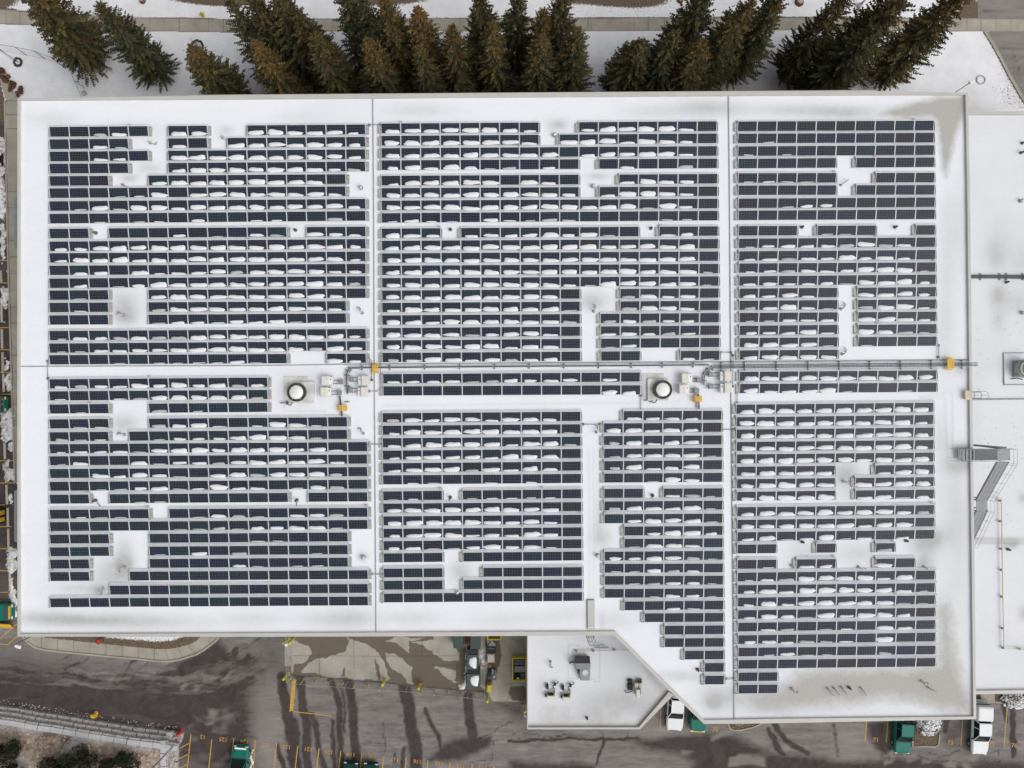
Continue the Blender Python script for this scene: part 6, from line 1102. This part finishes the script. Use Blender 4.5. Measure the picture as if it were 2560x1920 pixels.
tag(mb.build('gravel_edge', MT['stone'], None), 'loose gravel and stones along the foot of the block wall', 'gravel', kind='stuff')
# snow and ice left on the ground ------------------------------------------------------------
def heap(pts, h, label, name='snow_heap', z=0.0, group=None, mat_='pile'):
    w = PW(pts, 0); xs = [p.x for p in w]; ys = [p.y for p in w]; res = .14; X, Y = np.meshgrid(np.arange(min(xs)-.2, max(xs)+.2, res), np.arange(min(ys)-.2, max(ys)+.2, res))
    d = segd(X, Y, w, True)*np.where(inside(X, Y, w), 1, -1)+.16*np.sin(X*5.1+1)*np.sin(Y*4.3)+.09*np.sin(X*11)*np.sin(Y*13+1)
    rr = np.random.default_rng(len(pts)); Z = z-.05+h*np.clip(d/.7, 0, 1)**.6*(1+.25*rr.standard_normal(X.shape)*.5); ny, nx = X.shape; idx = np.arange(nx*ny).reshape(ny, nx); keep = (d[:-1, :-1] > 0) | (d[1:, 1:] > 0)
    Fq = np.stack([idx[:-1, :-1], idx[:-1, 1:], idx[1:, 1:], idx[1:, :-1]], -1)[keep]
    if not len(Fq): return
    us = np.unique(Fq); rm = np.full(nx*ny, -1); rm[us] = np.arange(len(us)); V = np.stack([X.ravel(), Y.ravel(), Z.ravel()], 1)[us]; c = V.mean(0)*np.array([1, 1, 0])
    tag(ob(name, mesh(name, V-c, rm[Fq].tolist(), MT[mat_], None, True), None, tuple(c)), label, 'snow', group)
WG = 'dirty snow heaps along the west walk'
ZW = lambda p: ZM(0, 160, 3.07, p); ZW2 = lambda p: ZM(0, 680, 3.07, p); ZW3 = lambda p: ZM(0, 1180, 3.607, p)
for p, h, l in ((ZW([(-40, 540), (20, 560), (45, 600), (40, 800), (25, 860), (-40, 860)]), .5, 'snow heap at the left edge beside the black car nose'), (ZW([(-40, 870), (30, 880), (45, 1000), (48, 1150), (30, 1200), (-10, 1180), (-40, 1000)]), .45, 'long snow heap left of the upper wall awning'), (ZW([(5, 1210), (40, 1230), (48, 1300), (35, 1480), (20, 1530), (2, 1440)]), .4, 'narrow snow heap across two yellow lines, left edge'), (ZW([(50, 1570), (72, 1590), (70, 1650), (52, 1620)]), .2, 'small snow lump at the west kerb'),
    (ZW2([(18, 105), (65, 120), (72, 190), (45, 290), (8, 250), (5, 160)]), .45, 'brownish snow heap below the snow lump, west walk'), (ZW2([(25, 360), (42, 380), (38, 420), (24, 410)]), .2, 'tiny snow lump by the fourth wheel stop'), (ZW2([(35, 655), (70, 680), (75, 750), (38, 760)]), .3, 'snow lump by the curved kerb stain, west lot'), (ZW2([(45, 775), (95, 780), (102, 920), (60, 920), (30, 850)]), .4, 'snow heap just above the upper green truck'),
    (ZW2([(5, 1075), (80, 1040), (105, 1090), (105, 1290), (60, 1300), (15, 1290)]), .5, 'largest snow heap, just below the upper green truck'), (ZW2([(60, 1290), (105, 1300), (100, 1390), (62, 1370)]), .3, 'snow tail under the largest heap'), (ZW2([(20, 1470), (60, 1430), (80, 1500), (112, 1520), (105, 1600), (50, 1610), (24, 1540)]), .35, 'speckled snow heap near the end of the west walk'), (ZW3([(78, 160), (110, 180), (118, 300), (80, 300)]), .35, 'snow strip left of the lower wall awning'),
    (ZW3([(65, 690), (110, 680), (155, 700), (155, 900), (110, 920), (60, 870)]), .5, 'big snow heap beside the hall wall, lower left'), (ZW3([(100, 920), (112, 940), (120, 1060), (150, 1080), (155, 1180), (150, 1310), (110, 1300), (80, 1080)]), .4, 'snow heap beside the lower green truck')): heap(p, h, l, 'snow_heap', 0, WG)
heap(ZM(1080, 1570, 8.508, [(735, 410), (775, 420), (765, 560), (750, 900), (745, 1160), (745, 1250), (690, 1310), (590, 1310), (540, 1260), (480, 1250), (520, 1190), (640, 1200), (680, 1150), (690, 880), (700, 560)]), .22, 'thin line of snow along the left side of the dumpsters', 'snow_ridge', .03)
heap(ZM(1080, 1570, 8.508, [(1000, 430), (1140, 420), (1140, 640), (1120, 900), (1050, 900), (1010, 760)]), .3, 'grey snow between dumpsters and the fence', 'snow_ridge', .03)
heap(ZM(400, 1770, 6.9125, [(1600, 700), (1618, 800), (1610, 1000), (1590, 1060), (1550, 1060), (1545, 900), (1565, 780)]), .2, 'white snow strip beside the green car in stall 124')
for p, l in ((ZL([(1280, 1050), (1360, 1040), (1370, 1080), (1300, 1090)]), 'left of two small icy snow patches at the road edge'), (ZL([(1400, 1070), (1440, 1055), (1505, 1075), (1480, 1100), (1410, 1100)]), 'right of two small icy snow patches at the road edge'), (ZL([(1040, 1005), (1075, 1000), (1075, 1045), (1035, 1040)]), 'small icy snow patch touching the yellow road hydrant'), (ZY([(920, 280), (935, 240), (950, 270), (945, 305), (925, 300)]), 'tiny white scrap of snow on the wet yard')): heap(p, .1, l, 'snow_patch', .0, 'small icy snow patches on the road')
for i, (x, y0, y1) in enumerate(((3, 676, 708), (4, 764, 806), (5, 822, 872), (7, 880, 934), (9, 936, 980), (12, 1106, 1148), (15, 1158, 1206), (17, 1212, 1261), (19.5, 1270, 1317), (21, 1321, 1370), (25, 1432, 1478))):
    A, B = P(x, y1, .1), P(x-1.2, y0, .1); c = (A+B)/2; d = B-A; t = empty('wheel_stop', (c.x, c.y, 0), math.atan2(d.y, d.x), '%s concrete wheel stop from the top along the west lot' % ORD[i+1], 'wheel stop', 'concrete wheel stops in the west lot'); MB().bevbox((0, 0, .07), (d.length, .26, .16), .05).build('bar', MT['wood'] if i % 3 == 0 else MT['block'], t, False, True)
    for s in (-1, 1): MB().cyl((s*d.length*.38, 0, .14), .025, .02, 8).build('pin', MT['rust'], t, False, True)
# yard things ------------------------------------------------------------------
YD = lambda p, z=0: PW(ZM(1080, 1570, 8.508, p), z)
def ybox(x0, y0, x1, y1, z0, z1, b=.03): A, B = YD([(x0, y1)], z1)[0], YD([(x1, y0)], z1)[0]; return MB().bevbox(((A.x+B.x)/2, (A.y+B.y)/2, (z0+z1)/2), (B.x-A.x, B.y-A.y, z1-z0), b)
def dumpster(x0, y0, x1, y1, l, py0):
    c = YD([((x0+x1)/2, (y0+y1)/2)], 1.4)[0]; t = empty('dumpster', (c.x, c.y, .03), 0, l, 'dumpster', 'dark green dumpsters in the yard')
    ybox(x0+8, py0, x1-8, y1-5, .15, 1.3).build('body', MT['dkgreen'], t); ybox(x0, y0, x1, y1, 1.3, 1.42).build('lid', MT['dkgreen'], t); ybox(x0+20, py0+10, x1-14, y0-4, 1.24, 1.33, .005).build('opening', MT['black'], t); ybox(x0+4, (y0+y1)/2-6, x1-4, (y0+y1)/2+6, 1.41, 1.45, .005).build('lid_rib', MT['dkgreen'], t)
    A = YD([(x0, y1)], .6)[0]; B = YD([(x1, py0)], .6)[0]
    for xx in (A.x, B.x): MB().box((xx, (A.y+B.y)/2, .8), (.12, 1.2, .2)).build('lift_pocket', MT['dgrey'], t)
    return t
dumpster(735, 570, 985, 885, 'dark green dumpster, upper one of two beside the yard fence', 455); dumpster(735, 980, 1025, 1280, 'dark green dumpster, lower one of two beside the yard fence', 885)
def lidsnow(p, z, l):
    w = YD(p, z); c = sum(w, Vector())/len(w); n = len(w); v = [(q.x-c.x, q.y-c.y, 0) for q in w]+[((q.x-c.x)*.82, (q.y-c.y)*.82, .09) for q in w]+[((q.x-c.x)*.45, (q.y-c.y)*.45, .13) for q in w]; f = [[k*n+i, k*n+(i+1) % n, (k+1)*n+(i+1) % n, (k+1)*n+i] for k in (0, 1) for i in range(n)]+[list(range(2*n, 3*n))]
    f = [q[::-1] for q in f]; tag(ob('snow_patch', mesh('snow_patch', v, f, MT['snow'], None, True), None, (c.x, c.y, z)), l, 'snow patch', 'snow on the dumpster lids')
lidsnow([(800, 660), (880, 625), (940, 625), (948, 700), (940, 850), (900, 865), (840, 830), (785, 760)], 1.44, 'white snow slab on the lid of the upper dumpster'); lidsnow([(830, 1050), (900, 1020), (990, 1015), (998, 1080), (970, 1240), (920, 1240), (850, 1210), (810, 1120)], 1.44, 'white snow slab on the lid of the lower dumpster')
for x0, x1, y1, l in ((452, 668, 436, 'dark green ribbed container at the hall wall, left one'), (812, 1028, 452, 'dark green ribbed container at the hall wall, beside the dumpsters')):
    c = YD([((x0+x1)/2, 240)], 1.6)[0]; t = empty('waste_container', (c.x, c.y, .03), 0, l, 'container', 'ribbed waste containers at the hall wall'); ybox(x0+6, 30, x1-6, y1-8, .1, 1.5).build('body', MT['dkgreen'], t); ybox(x0, 20, x1, y1, 1.5, 1.58).build('lid', MT['dkgreen'], t)
    for k in range(6): xx = x0+(x1-x0)*(k+.5)/6; ybox(xx-5, 30, xx+5, y1-6, 1.575, 1.62, .004).build('rib', MT['dkgreen'], t)
c = YD([(735, 280)], .5)[0]; t = empty('scrap_crate', (c.x, c.y, .03), 0, 'rusty orange crate of scrap between the two green containers', 'crate'); ybox(685, 130, 795, 345, 0, .12).build('base', MT['rust'], t)
for x in (690, 740, 785): ybox(x-7, 130, x+7, 345, .12, .6).build('slat', MT['rust'] if x != 785 else MT['wood'], t)
for y in (160, 230, 300): ybox(690, y-6, 785, y+6, .45, .6).build('slat', MT['rust'], t)
c = YD([(1255, 650)], .6)[0]; t = empty('pallet_box', (c.x, c.y, .03), 0, 'weathered wooden box right of the dumpster fence', 'crate'); ybox(1170, 550, 1335, 742, 0, .62).build('sides', MT['wood'], t); ybox(1190, 575, 1315, 718, .6, .66).build('top', MT['cream'], t)
for x in (1185, 1220, 1255, 1290, 1322): ybox(x-3, 552, x+3, 740, .655, .675, .004).build('slat', MT['wood'], t)
c = YD([(1260, 470)], .8)[0]; t = empty('black_bin', (c.x, c.y, .03), 0, 'black open bin above the wooden box', 'bin'); ybox(1170, 405, 1350, 540, 0, .8).build('body', MT['black'], t); ybox(1182, 418, 1338, 450, .8, .84).build('lid', MT['dgrey'], t); ybox(1180, 460, 1340, 470, .8, .86).build('handle', MT['dgrey'], t)
c = YD([(1255, 330)], .7)[0]; t = empty('plow_blade', (c.x, c.y, .03), 0, 'grey steel plow sheet with a dark arm below the yellow trough', 'plow'); w = YD([(1170, 270), (1290, 280), (1350, 350), (1345, 395), (1180, 400)], .6); MB().prism(w, .3, .6).build('sheet', MT['joint'], t); a, b_ = YD([(1175, 375), (1245, 290)], .9); MB().tube([a, b_], .07).build('arm', MT['black'], t)
c = YD([(1270, 950)], .6)[0]; t = empty('scrap_machine', (c.x, c.y, .03), 0, 'dark oily machine part lying between wooden box and yellow cabinet', 'machine'); ybox(1185, 870, 1365, 1110, 0, .25).build('base', MT['dgrey'], t); ybox(1205, 920, 1250, 1040, .25, .6).build('engine', MT['black'], t); ybox(1270, 880, 1310, 990, .25, .7).build('gearbox', MT['mgrey'], t); q = YD([(1320, 1040)], .6)[0]; MB().cyl((q.x, q.y, .25), .18, .4, 14).build('pulley', MT['joint'], t); q = YD([(1235, 820)], .4)[0]; MB().cyl((q.x, q.y, 0), .22, .3, 14).build('hub', MT['rust'], t); ybox(1330, 900, 1350, 1060, .25, .5).build('frame', MT['mgrey'], t); a, b_ = YD([(1000, 812), (1130, 806)], .5); MB().tube([a, b_], .06).build('drive_shaft', MT['rust'], t)
c = YD([(1215, 1260)], 1.3)[0]; t = empty('yellow_cabinet', (c.x, c.y, .03), 0, 'yellow steel cabinet at the right end of the yard fence', 'cabinet'); ybox(1168, 1215, 1265, 1362, 0, 1.35).build('body', MT['yellow'], t); ybox(1180, 1228, 1255, 1350, 1.35, 1.4).build('top', MT['yellow2'], t); ybox(1175, 1205, 1258, 1216, .2, 1.2).build('door', MT['yellow'], t)
def trough(x0, y0, x1, y1, l, extra):
    c = YD([((x0+x1)/2, (y0+y1)/2)], 1.0)[0]; t = empty('yellow_hopper', (c.x, c.y, .03), 0, l, 'hopper', 'yellow rimmed open hoppers'); e = 28
    for k, q in enumerate(((x0, y0, x1, y0+e), (x0, y1-e, x1, y1), (x0, y0+e, x0+e, y1-e), (x1-e, y0+e, x1, y1-e))): ybox(*q, .25, 1.05, .04).build('rim', MT['yellow2'], t)
    ybox(x0+e, y0+e, x1-e, y1-e, .2, .34).build('floor', MT['dgrey'], t); h = y1-y0-2*e
    if extra:
        ybox(x0+e+20, y0+e+6, x1-e-6, y0+e+h*.30, .4, .62).build('load_panel', MT['dgrey'], t); ybox(x0+e+20, y0+e+h*.34, x1-e-6, y0+e+h*.63, .4, .66).build('load_panel', MT['mgrey'], t); ybox(x0+e+120, y0+e+h*.68, x1-e-10, y0+e+h*.93, .4, .6).build('load_panel', MT['dgrey'], t)
        q = YD([(1822, 1035)], .8)[0]; MB().lathe(q+Vector((0, 0, -.3)), [(.16, 0), (.34, 0), (.36, .1), (.34, .22), (.16, .22), (.16, 0)], 22).build('tyre', MT['black'], t, True); MB().cyl(q+Vector((.02, -.28, -.1)), .17, .06, 12).build('snow_cap', MT['snow'], t)
        for xx, yy in ((x0+20, y0+60), (x1-20, y0+60), (x0+20, y1-60), (x1-20, y1-60)): q = YD([(xx, yy)], .3)[0]; MB().cyl((q.x, q.y, 0), .1, .2, 10).build('caster', MT['black'], t)
trough(1700, 632, 2018, 1140, 'yellow rimmed open hopper with a tyre beside the annex wall', True); trough(1168, -60, 1480, 265, 'yellow rimmed open hopper half hidden under the hall roof edge', False)
c = P(1311, 1745); t = empty('hose_stand', (c.x, c.y, 0), 0, 'thin pale stand pipe with hook beside the annex wall bollard', 'pipe'); MB().tube([(c.x, c.y, 0), (c.x, c.y, 2.6), (c.x+.15, c.y-.05, 2.75)], .03).build('pipe', MT['cream'], t); q = P(1315, 1792); MB().tube([(q.x-.2, q.y+.25, .04), (q.x-.1, q.y, .04), (q.x+.25, q.y-.02, .04)], .03).build('hose', MT['white'], t)
# ------------------------------------------------------------------ VEHICLES (x forward)
def loft(st, mats=None):
    mb = MB(); n = 10; rings = []
    for x, hw, z0, z1 in st:
        c = min(.13, (z1-z0)*.3); rings.append([(x, -hw*.9, z0), (x, -hw, z0+.12), (x, -hw, (z0+z1)/2), (x, -hw*.985, z1-c), (x, -hw+c*1.1, z1), (x, hw-c*1.1, z1), (x, hw*.985, z1-c), (x, hw, (z0+z1)/2), (x, hw, z0+.12), (x, hw*.9, z0)])
    for k in range(len(rings)-1):
        for i in range(n):
            j = (i+1) % n; mb.mat(1 if (mats and i in (0, 1, 7, 8, 9)) else 0)
            mb.add([rings[k][i], rings[k+1][i], rings[k+1][j], rings[k][j]], [[3, 2, 1, 0]])
    mb.mat(0).add(rings[0], [list(range(n))]); mb.add(rings[-1], [list(range(n-1, -1, -1))]); return mb
def wheel(t, x, y):
    w = ob('wheel', mesh('wheel', [], [], MT['black']), t, (x, y, .38)); q = MB().lathe((0, 0, 0), [(.2, -.12), (.36, -.12), (.39, -.07), (.39, .07), (.36, .12), (.2, .12)], 20); w.data = mesh('wheel', q.v, q.f, MT['black']); w.rotation_euler = (pi/2, 0, 0)
    r = MB().cyl((0, 0, -.10), .21, .2, 14); o = ob('rim', mesh('rim', r.v, r.f, MT['joint']), w)
def truck(name, label, loc, rz, paint, lower=None, kind='pickup', cat='pickup truck', L_=5.6, W=1.96, group=None, cabc=None):
    h = W/2; t = empty(name, loc, rz, label, cat, group); f = L_/2; cabc = cabc or paint; ms = [MT[paint], MT[lower or paint]]
    rb = -1.25 if kind != 'suv' else -f+.1
    body = [(f, h*.58, .55, .80), (f-.05, h*.76, .48, .88), (f-.16, h*.88, .44, .94), (f-.40, h*.95, .4, 1.0), (f-.8, h*.99, .36, 1.04), (1.25, h, .36, 1.10), (.9, h, .36, 1.12), (rb, h, .36, 1.12)]
    if kind != 'suv': body += [(rb-.02, h, .36, .78), (-f+.1, h*.98, .4, .78), (-f, h*.95, .45, .75)]
    else: body += [(-f, h*.9, .45, 1.05)]
    loft(body[::-1], True).build('body', ms, t, False, True)
    # cab: roof, pillars and glass
    xb, xr0, xr1, xe = 1.25, .38, -1.0 if kind != 'suv' else -f+.6, -1.2 if kind != 'suv' else -f+.25; zb, zt = 1.10, 1.84; wb_, wt = h*.93, h*.74
    rf = loft([(xr1-.04, wt*.96, zt-.06, zt), (xr1+.1, wt, zt-.06, zt+.03), (xr0-.1, wt, zt-.06, zt+.03), (xr0+.06, wt*.96, zt-.06, zt)]); rf.build('cab_roof', [MT[cabc]]*2, t, False, True)
    mid_ = (xr0+xr1)/2
    for s in (-1, 1):
        for (x0, x1, w) in ((xb, xr0, .05), (mid_, mid_-.02, .05), (xe, xr1, .06)): MB().add([(x0-w, s*wb_, zb), (x0+w, s*wb_, zb), (x1+w, s*wt, zt-.03), (x1-w, s*wt, zt-.03), (x0-w, s*(wb_-.05), zb), (x0+w, s*(wb_-.05), zb), (x1+w, s*(wt-.05), zt-.03), (x1-w, s*(wt-.05), zt-.03)], [[0, 1, 2, 3], [7, 6, 5, 4], [0, 3, 7, 4], [1, 5, 6, 2]]).build('pillar', MT[cabc], t, False, True)
    MB().add([(xb-.02, -wb_+.06, zb), (xb-.02, wb_-.06, zb), (xr0, wt-.06, zt-.03), (xr0, -wt+.06, zt-.03)], [[0, 1, 2, 3]]).build('windshield', MT['glass'], t, False, True)
    MB().add([(xe, -wb_+.06, zb), (xe, wb_-.06, zb), (xr1, wt-.06, zt-.03), (xr1, -wt+.06, zt-.03)], [[3, 2, 1, 0]]).build('rear_window', MT['glass'], t, False, True)
    for s in (-1, 1): MB().add([(xb, s*(wb_-.02), zb), (xe, s*(wb_-.02), zb), (xr1, s*(wt-.02), zt-.03), (xr0, s*(wt-.02), zt-.03)], [[0, 1, 2, 3] if s > 0 else [3, 2, 1, 0]]).build('side_window', MT['glass'], t, False, True)
    for s in (-1, 1):
        MB().bevbox((f-.03, s*h*.68, .78), (.1, .34, .16), .02).build('headlight', MT['white'], t, False, True); MB().bevbox((1.02, s*(h+.11), 1.18), (.14, .2, .16), .03).build('mirror', MT['black'] if cabc != 'white' else MT[cabc], t, False, True)
        MB().box((.25, s*(h+.01), .98), (.16, .03, .04)).build('door_handle', MT['black'], t, False, True)
    MB().bevbox((f+.02, 0, .52), (.16, h*1.6, .2), .04).build('front_bumper', MT['joint'] if kind != 'suv' else MT[paint], t, False, True); MB().bevbox((-f-.04, 0, .55), (.14, h*1.8, .2), .04).build('rear_bumper', MT['joint'], t, False, True)
    MB().box((1.28, 0, 1.115), (.12, h*1.7, .02)).build('wiper_cowl', MT['black'], t, False, True)
    for x in (f-1.0, -f+1.15):
        for s in (-1, 1): wheel(t, x, s*(h-.1))
    if kind in ('pickup', 'toolbox'):
        for s in (-1, 1): MB().bevbox(((rb-f)/2, s*(h-.05), .93), (f+rb-.02, .09, .40), .02).build('bed_side', MT[lower or paint], t, False, True)
        MB().bevbox((-f+.05, 0, .93), (.09, h*1.86, .40), .02).build('tailgate', MT[lower or paint], t, False, True); MB().box(((rb-f)/2, 0, .79), (f+rb-.1, h*1.84, .03)).build('bed_floor', MT['dgrey'], t, False, True)
    if kind == 'toolbox': MB().bevbox((-1.62, -.05, 1.2), (.5, h*1.75, .36), .04).build('tool_box', MT['cream'], t, False, True); MB().tube([(-1.30, -h*.8, 1.1), (-1.30, -h*.7, 1.78), (-1.30, h*.7, 1.78), (-1.30, h*.8, 1.1)], .04).build('headache_rack', MT['black'], t, False, True)
    if kind == 'topper':
        loft([(-f+.04, h*.93, 1.12, 1.70), (-f+.2, h*.95, 1.12, 1.82), (-1.42, h*.95, 1.12, 1.84), (-1.27, h*.93, 1.12, 1.76)]).build('topper', [MT[cabc]]*2, t, False, True); loft([(-f+.02, h*.97, .7, 1.12), (-1.27, h*.98, .7, 1.12)]).build('bed_side', [MT[lower or paint]]*2, t, False, True); MB().bevbox((-f-.18, 0, .55), (.42, h*1.7, .12), .03).build('step_bumper', MT['joint'], t, False, True)
        MB().box((-f+.9, h*.96, 1.5), (.9, .02, .3)).build('topper_window', MT['glass'], t, False, True)
    if kind == 'cover': loft([(-f+.04, h*.96, .7, 1.16), (-1.26, h*.97, .7, 1.18)]).build('bed_cover', [MT[cabc]]*2, t, False, True); MB().box((-1.28, 0, 1.45), (.05, h*1.3, .5)).build('cab_back', MT[cabc], t, False, True)
    return t
def veh_at(nx, ny, rz, L_, z=.9):       # nose pixel -> centre of the vehicle on the ground
    p = P(nx, ny, z); return (p.x-cos(rz)*L_/2, p.y-sin(rz)*L_/2, .004)
UP, DN = pi/2, -pi/2
a = UP-.10
t = truck('parked_car', 'green car parked nose up in stall 124', veh_at(602, 1867, a, 5.2), a, 'green', None, 'suv', 'car', 5.2, 1.95); h = .97
MB().box((2.42, 0, .985), (.2, 1.35, .012)).build('hood_band', MT['white'], t, False, True); MB().box((1.9, .55, 1.12), (.7, .1, .02)).box((1.9, -.55, 1.12), (.7, .1, .02)).build('hood_crease', MT['green'], t, False, True)
truck('parked_car', 'dark green car nose at the bottom edge, left one of two', veh_at(877, 1908.5, a, 5.0), a, 'vgreen', None, 'suv', 'car', 5.0, 1.9); truck('parked_car', 'dark green car nose at the bottom edge, right one of two', veh_at(927, 1910.5, a, 5.0), a, 'vgreen', None, 'suv', 'car', 5.0, 1.9)
truck('pickup_truck', 'white pickup with green lower side under the annex corner', veh_at(1686, 1826, DN-.07, 5.6), DN-.07, 'wcar', 'green', 'cover', 'pickup truck', 5.6, 1.98, None, 'wcar')
t = truck('pickup_truck', 'green pickup with yellow front bar half under the hall roof', veh_at(1745, 1829, DN-.07, 5.5), DN-.07, 'green', None, 'pickup', 'pickup truck', 5.5, 1.95); MB().bevbox((2.85, 0, .62), (.14, 1.75, .18), .03).build('push_bar', MT['yellow'], t, False, True)
truck('pickup_truck', 'green pickup with a white tool box beside the brown island', veh_at(2256, 1884, DN-.06, 5.5), DN-.06, 'green', None, 'toolbox', 'pickup truck', 5.5, 1.98)
t = truck('pickup_truck', 'white and green pickup with a white bed topper at the lower right corner', veh_at(2449, 1886, DN-.05, 5.9), DN-.05, 'wcar', 'green', 'topper', 'pickup truck', 5.9, 2.0, None, 'wcar')
t = truck('pickup_truck', 'green truck tail with black tyre rack cut by the left edge, upper one', (P(12, 1010, .9).x-2.8, P(12, 1010, .9).y, .004), 0, 'green', None, 'suv', 'pickup truck', 5.6, 2.0); MB().box((2.55, .0, 1.15), (.12, 1.9, .25)).build('push_frame', MT['dgrey'], t, False, True); MB().box((2.62, 0, .9), (.06, .16, .5)).box((2.62, .6, .9), (.06, .16, .5)).build('marker', MT['yellow'], t, False, True)
t = truck('pickup_truck', 'green truck front with yellow bars cut by the left edge, lower one', (P(29, 1530, .9).x-2.85, P(29, 1530, .9).y, .004), 0, 'green', None, 'suv', 'pickup truck', 5.7, 2.0); MB().box((2.7, 0, .95), (.1, 1.5, .5)).build('push_frame', MT['yellow'], t, False, True); MB().box((2.3, 0, 1.03), (.7, 1.5, .1)).build('grille_guard', MT['dkgreen'], t, False, True)
truck('parked_car', 'black car nose cut by the left edge beside a snow heap', (P(1.2, 398, .8).x-2.4, P(2, 398, .8).y, .004), 0, 'black', None, 'suv', 'car', 4.8, 1.85)
c = P(2, 1290, .8); t = empty('skid_loader', (c.x-1.0, c.y, .004), 0, 'yellow and black loader cut by the left edge', 'loader'); MB().bevbox((-.4, 0, .75), (2.4, 1.5, 1.0), .12).build('body', MT['yellow'], t, False, True); MB().bevbox((.95, 0, .8), (.5, 1.7, .9), .1).build('grille', MT['black'], t, False, True); MB().box((1.22, .4, .85), (.06, .5, .7)).box((1.22, -.4, .85), (.06, .5, .7)).build('lamp_guard', MT['yellow'], t, False, True); MB().bevbox((-.5, 0, 1.6), (1.3, 1.3, .8), .15).build('cab', MT['dgrey'], t, False, True)
for x in (-1.1, .5):
    for s in (-1, 1): wheel(t, x, s*.8)
a_, b_ = P(-20, 1566, .6), P(27, 1568, .6); c = (a_+b_)/2; t = empty('snow_plow', (c.x, c.y, .004), -.05, 'yellow snow plow blade cut by the left edge above hatched lines', 'plow'); W = (b_-a_).length
MB().add([(-W/2, -.35, .05), (W/2, -.35, .05), (W/2, -.1, .45), (-W/2, -.1, .45), (W/2, .35, .85), (-W/2, .35, .85), (-W/2, -.25, .05), (W/2, -.25, .05), (W/2, .42, .8), (-W/2, .42, .8)], [[0, 1, 2, 3], [3, 2, 4, 5], [7, 6, 9, 8], [5, 4, 8, 9], [0, 3, 5, 9, 6], [1, 7, 8, 4, 2]]).build('blade', MT['yellow'], t, False, True); MB().box((-.4, .6, .35), (1.4, .12, .12)).box((-.8, .9, .35), (.12, .8, .12)).build('frame', MT['black'], t, False, True); MB().bevbox((-W*.25, -.28, .3), (W*.4, .2, .25), .04).build('edge_bar', MT['joint'], t, False, True)
# ------------------------------------------------------------------ LIGHT, SKY, CAMERA
w = bpy.data.worlds.new('World'); S.world = w; w.use_nodes = True; nt = w.node_tree; bg = nt.nodes['Background']
EL, AZ = radians(50), radians(118)
sky = nt.nodes.new('ShaderNodeTexSky'); sky.sky_type = 'NISHITA'; sky.sun_disc = False; sky.sun_elevation = EL; sky.sun_rotation = AZ; sky.air_density = 1.0; sky.dust_density = 4.0; sky.ozone_density = 1.0
hs = nt.nodes.new('ShaderNodeHueSaturation'); hs.inputs['Saturation'].default_value = .22; L(nt, sky.outputs[0], hs.inputs['Color']); L(nt, hs.outputs[0], bg.inputs['Color']); bg.inputs['Strength'].default_value = .15
sl = bpy.data.lights.new('sun', 'SUN'); sl.energy = .8; sl.angle = radians(60); sl.color = (1, .985, .96); so = bpy.data.objects.new('sun', sl); COL.objects.link(so)
dirv = Vector((sin(AZ)*cos(EL), cos(AZ)*cos(EL), sin(EL))); so.rotation_euler = dirv.to_track_quat('Z', 'Y').to_euler(); so.location = (0, 0, 120)
cam = bpy.data.cameras.new('camera'); cam.sensor_width = 36; cam.lens = 36*FPX/CW; cam.clip_end = 3000; co = bpy.data.objects.new('camera', cam); COL.objects.link(co); co.location = (0, 0, CAMZ); co.rotation_euler = ROT.to_euler(); S.camera = co
S.view_settings.view_transform = 'Standard'; S.view_settings.look = 'None'; S.view_settings.exposure = -0.02; S.view_settings.gamma = 1.0
S.cycles.use_denoising = True; S.cycles.max_bounces = 5; S.cycles.diffuse_bounces = 3
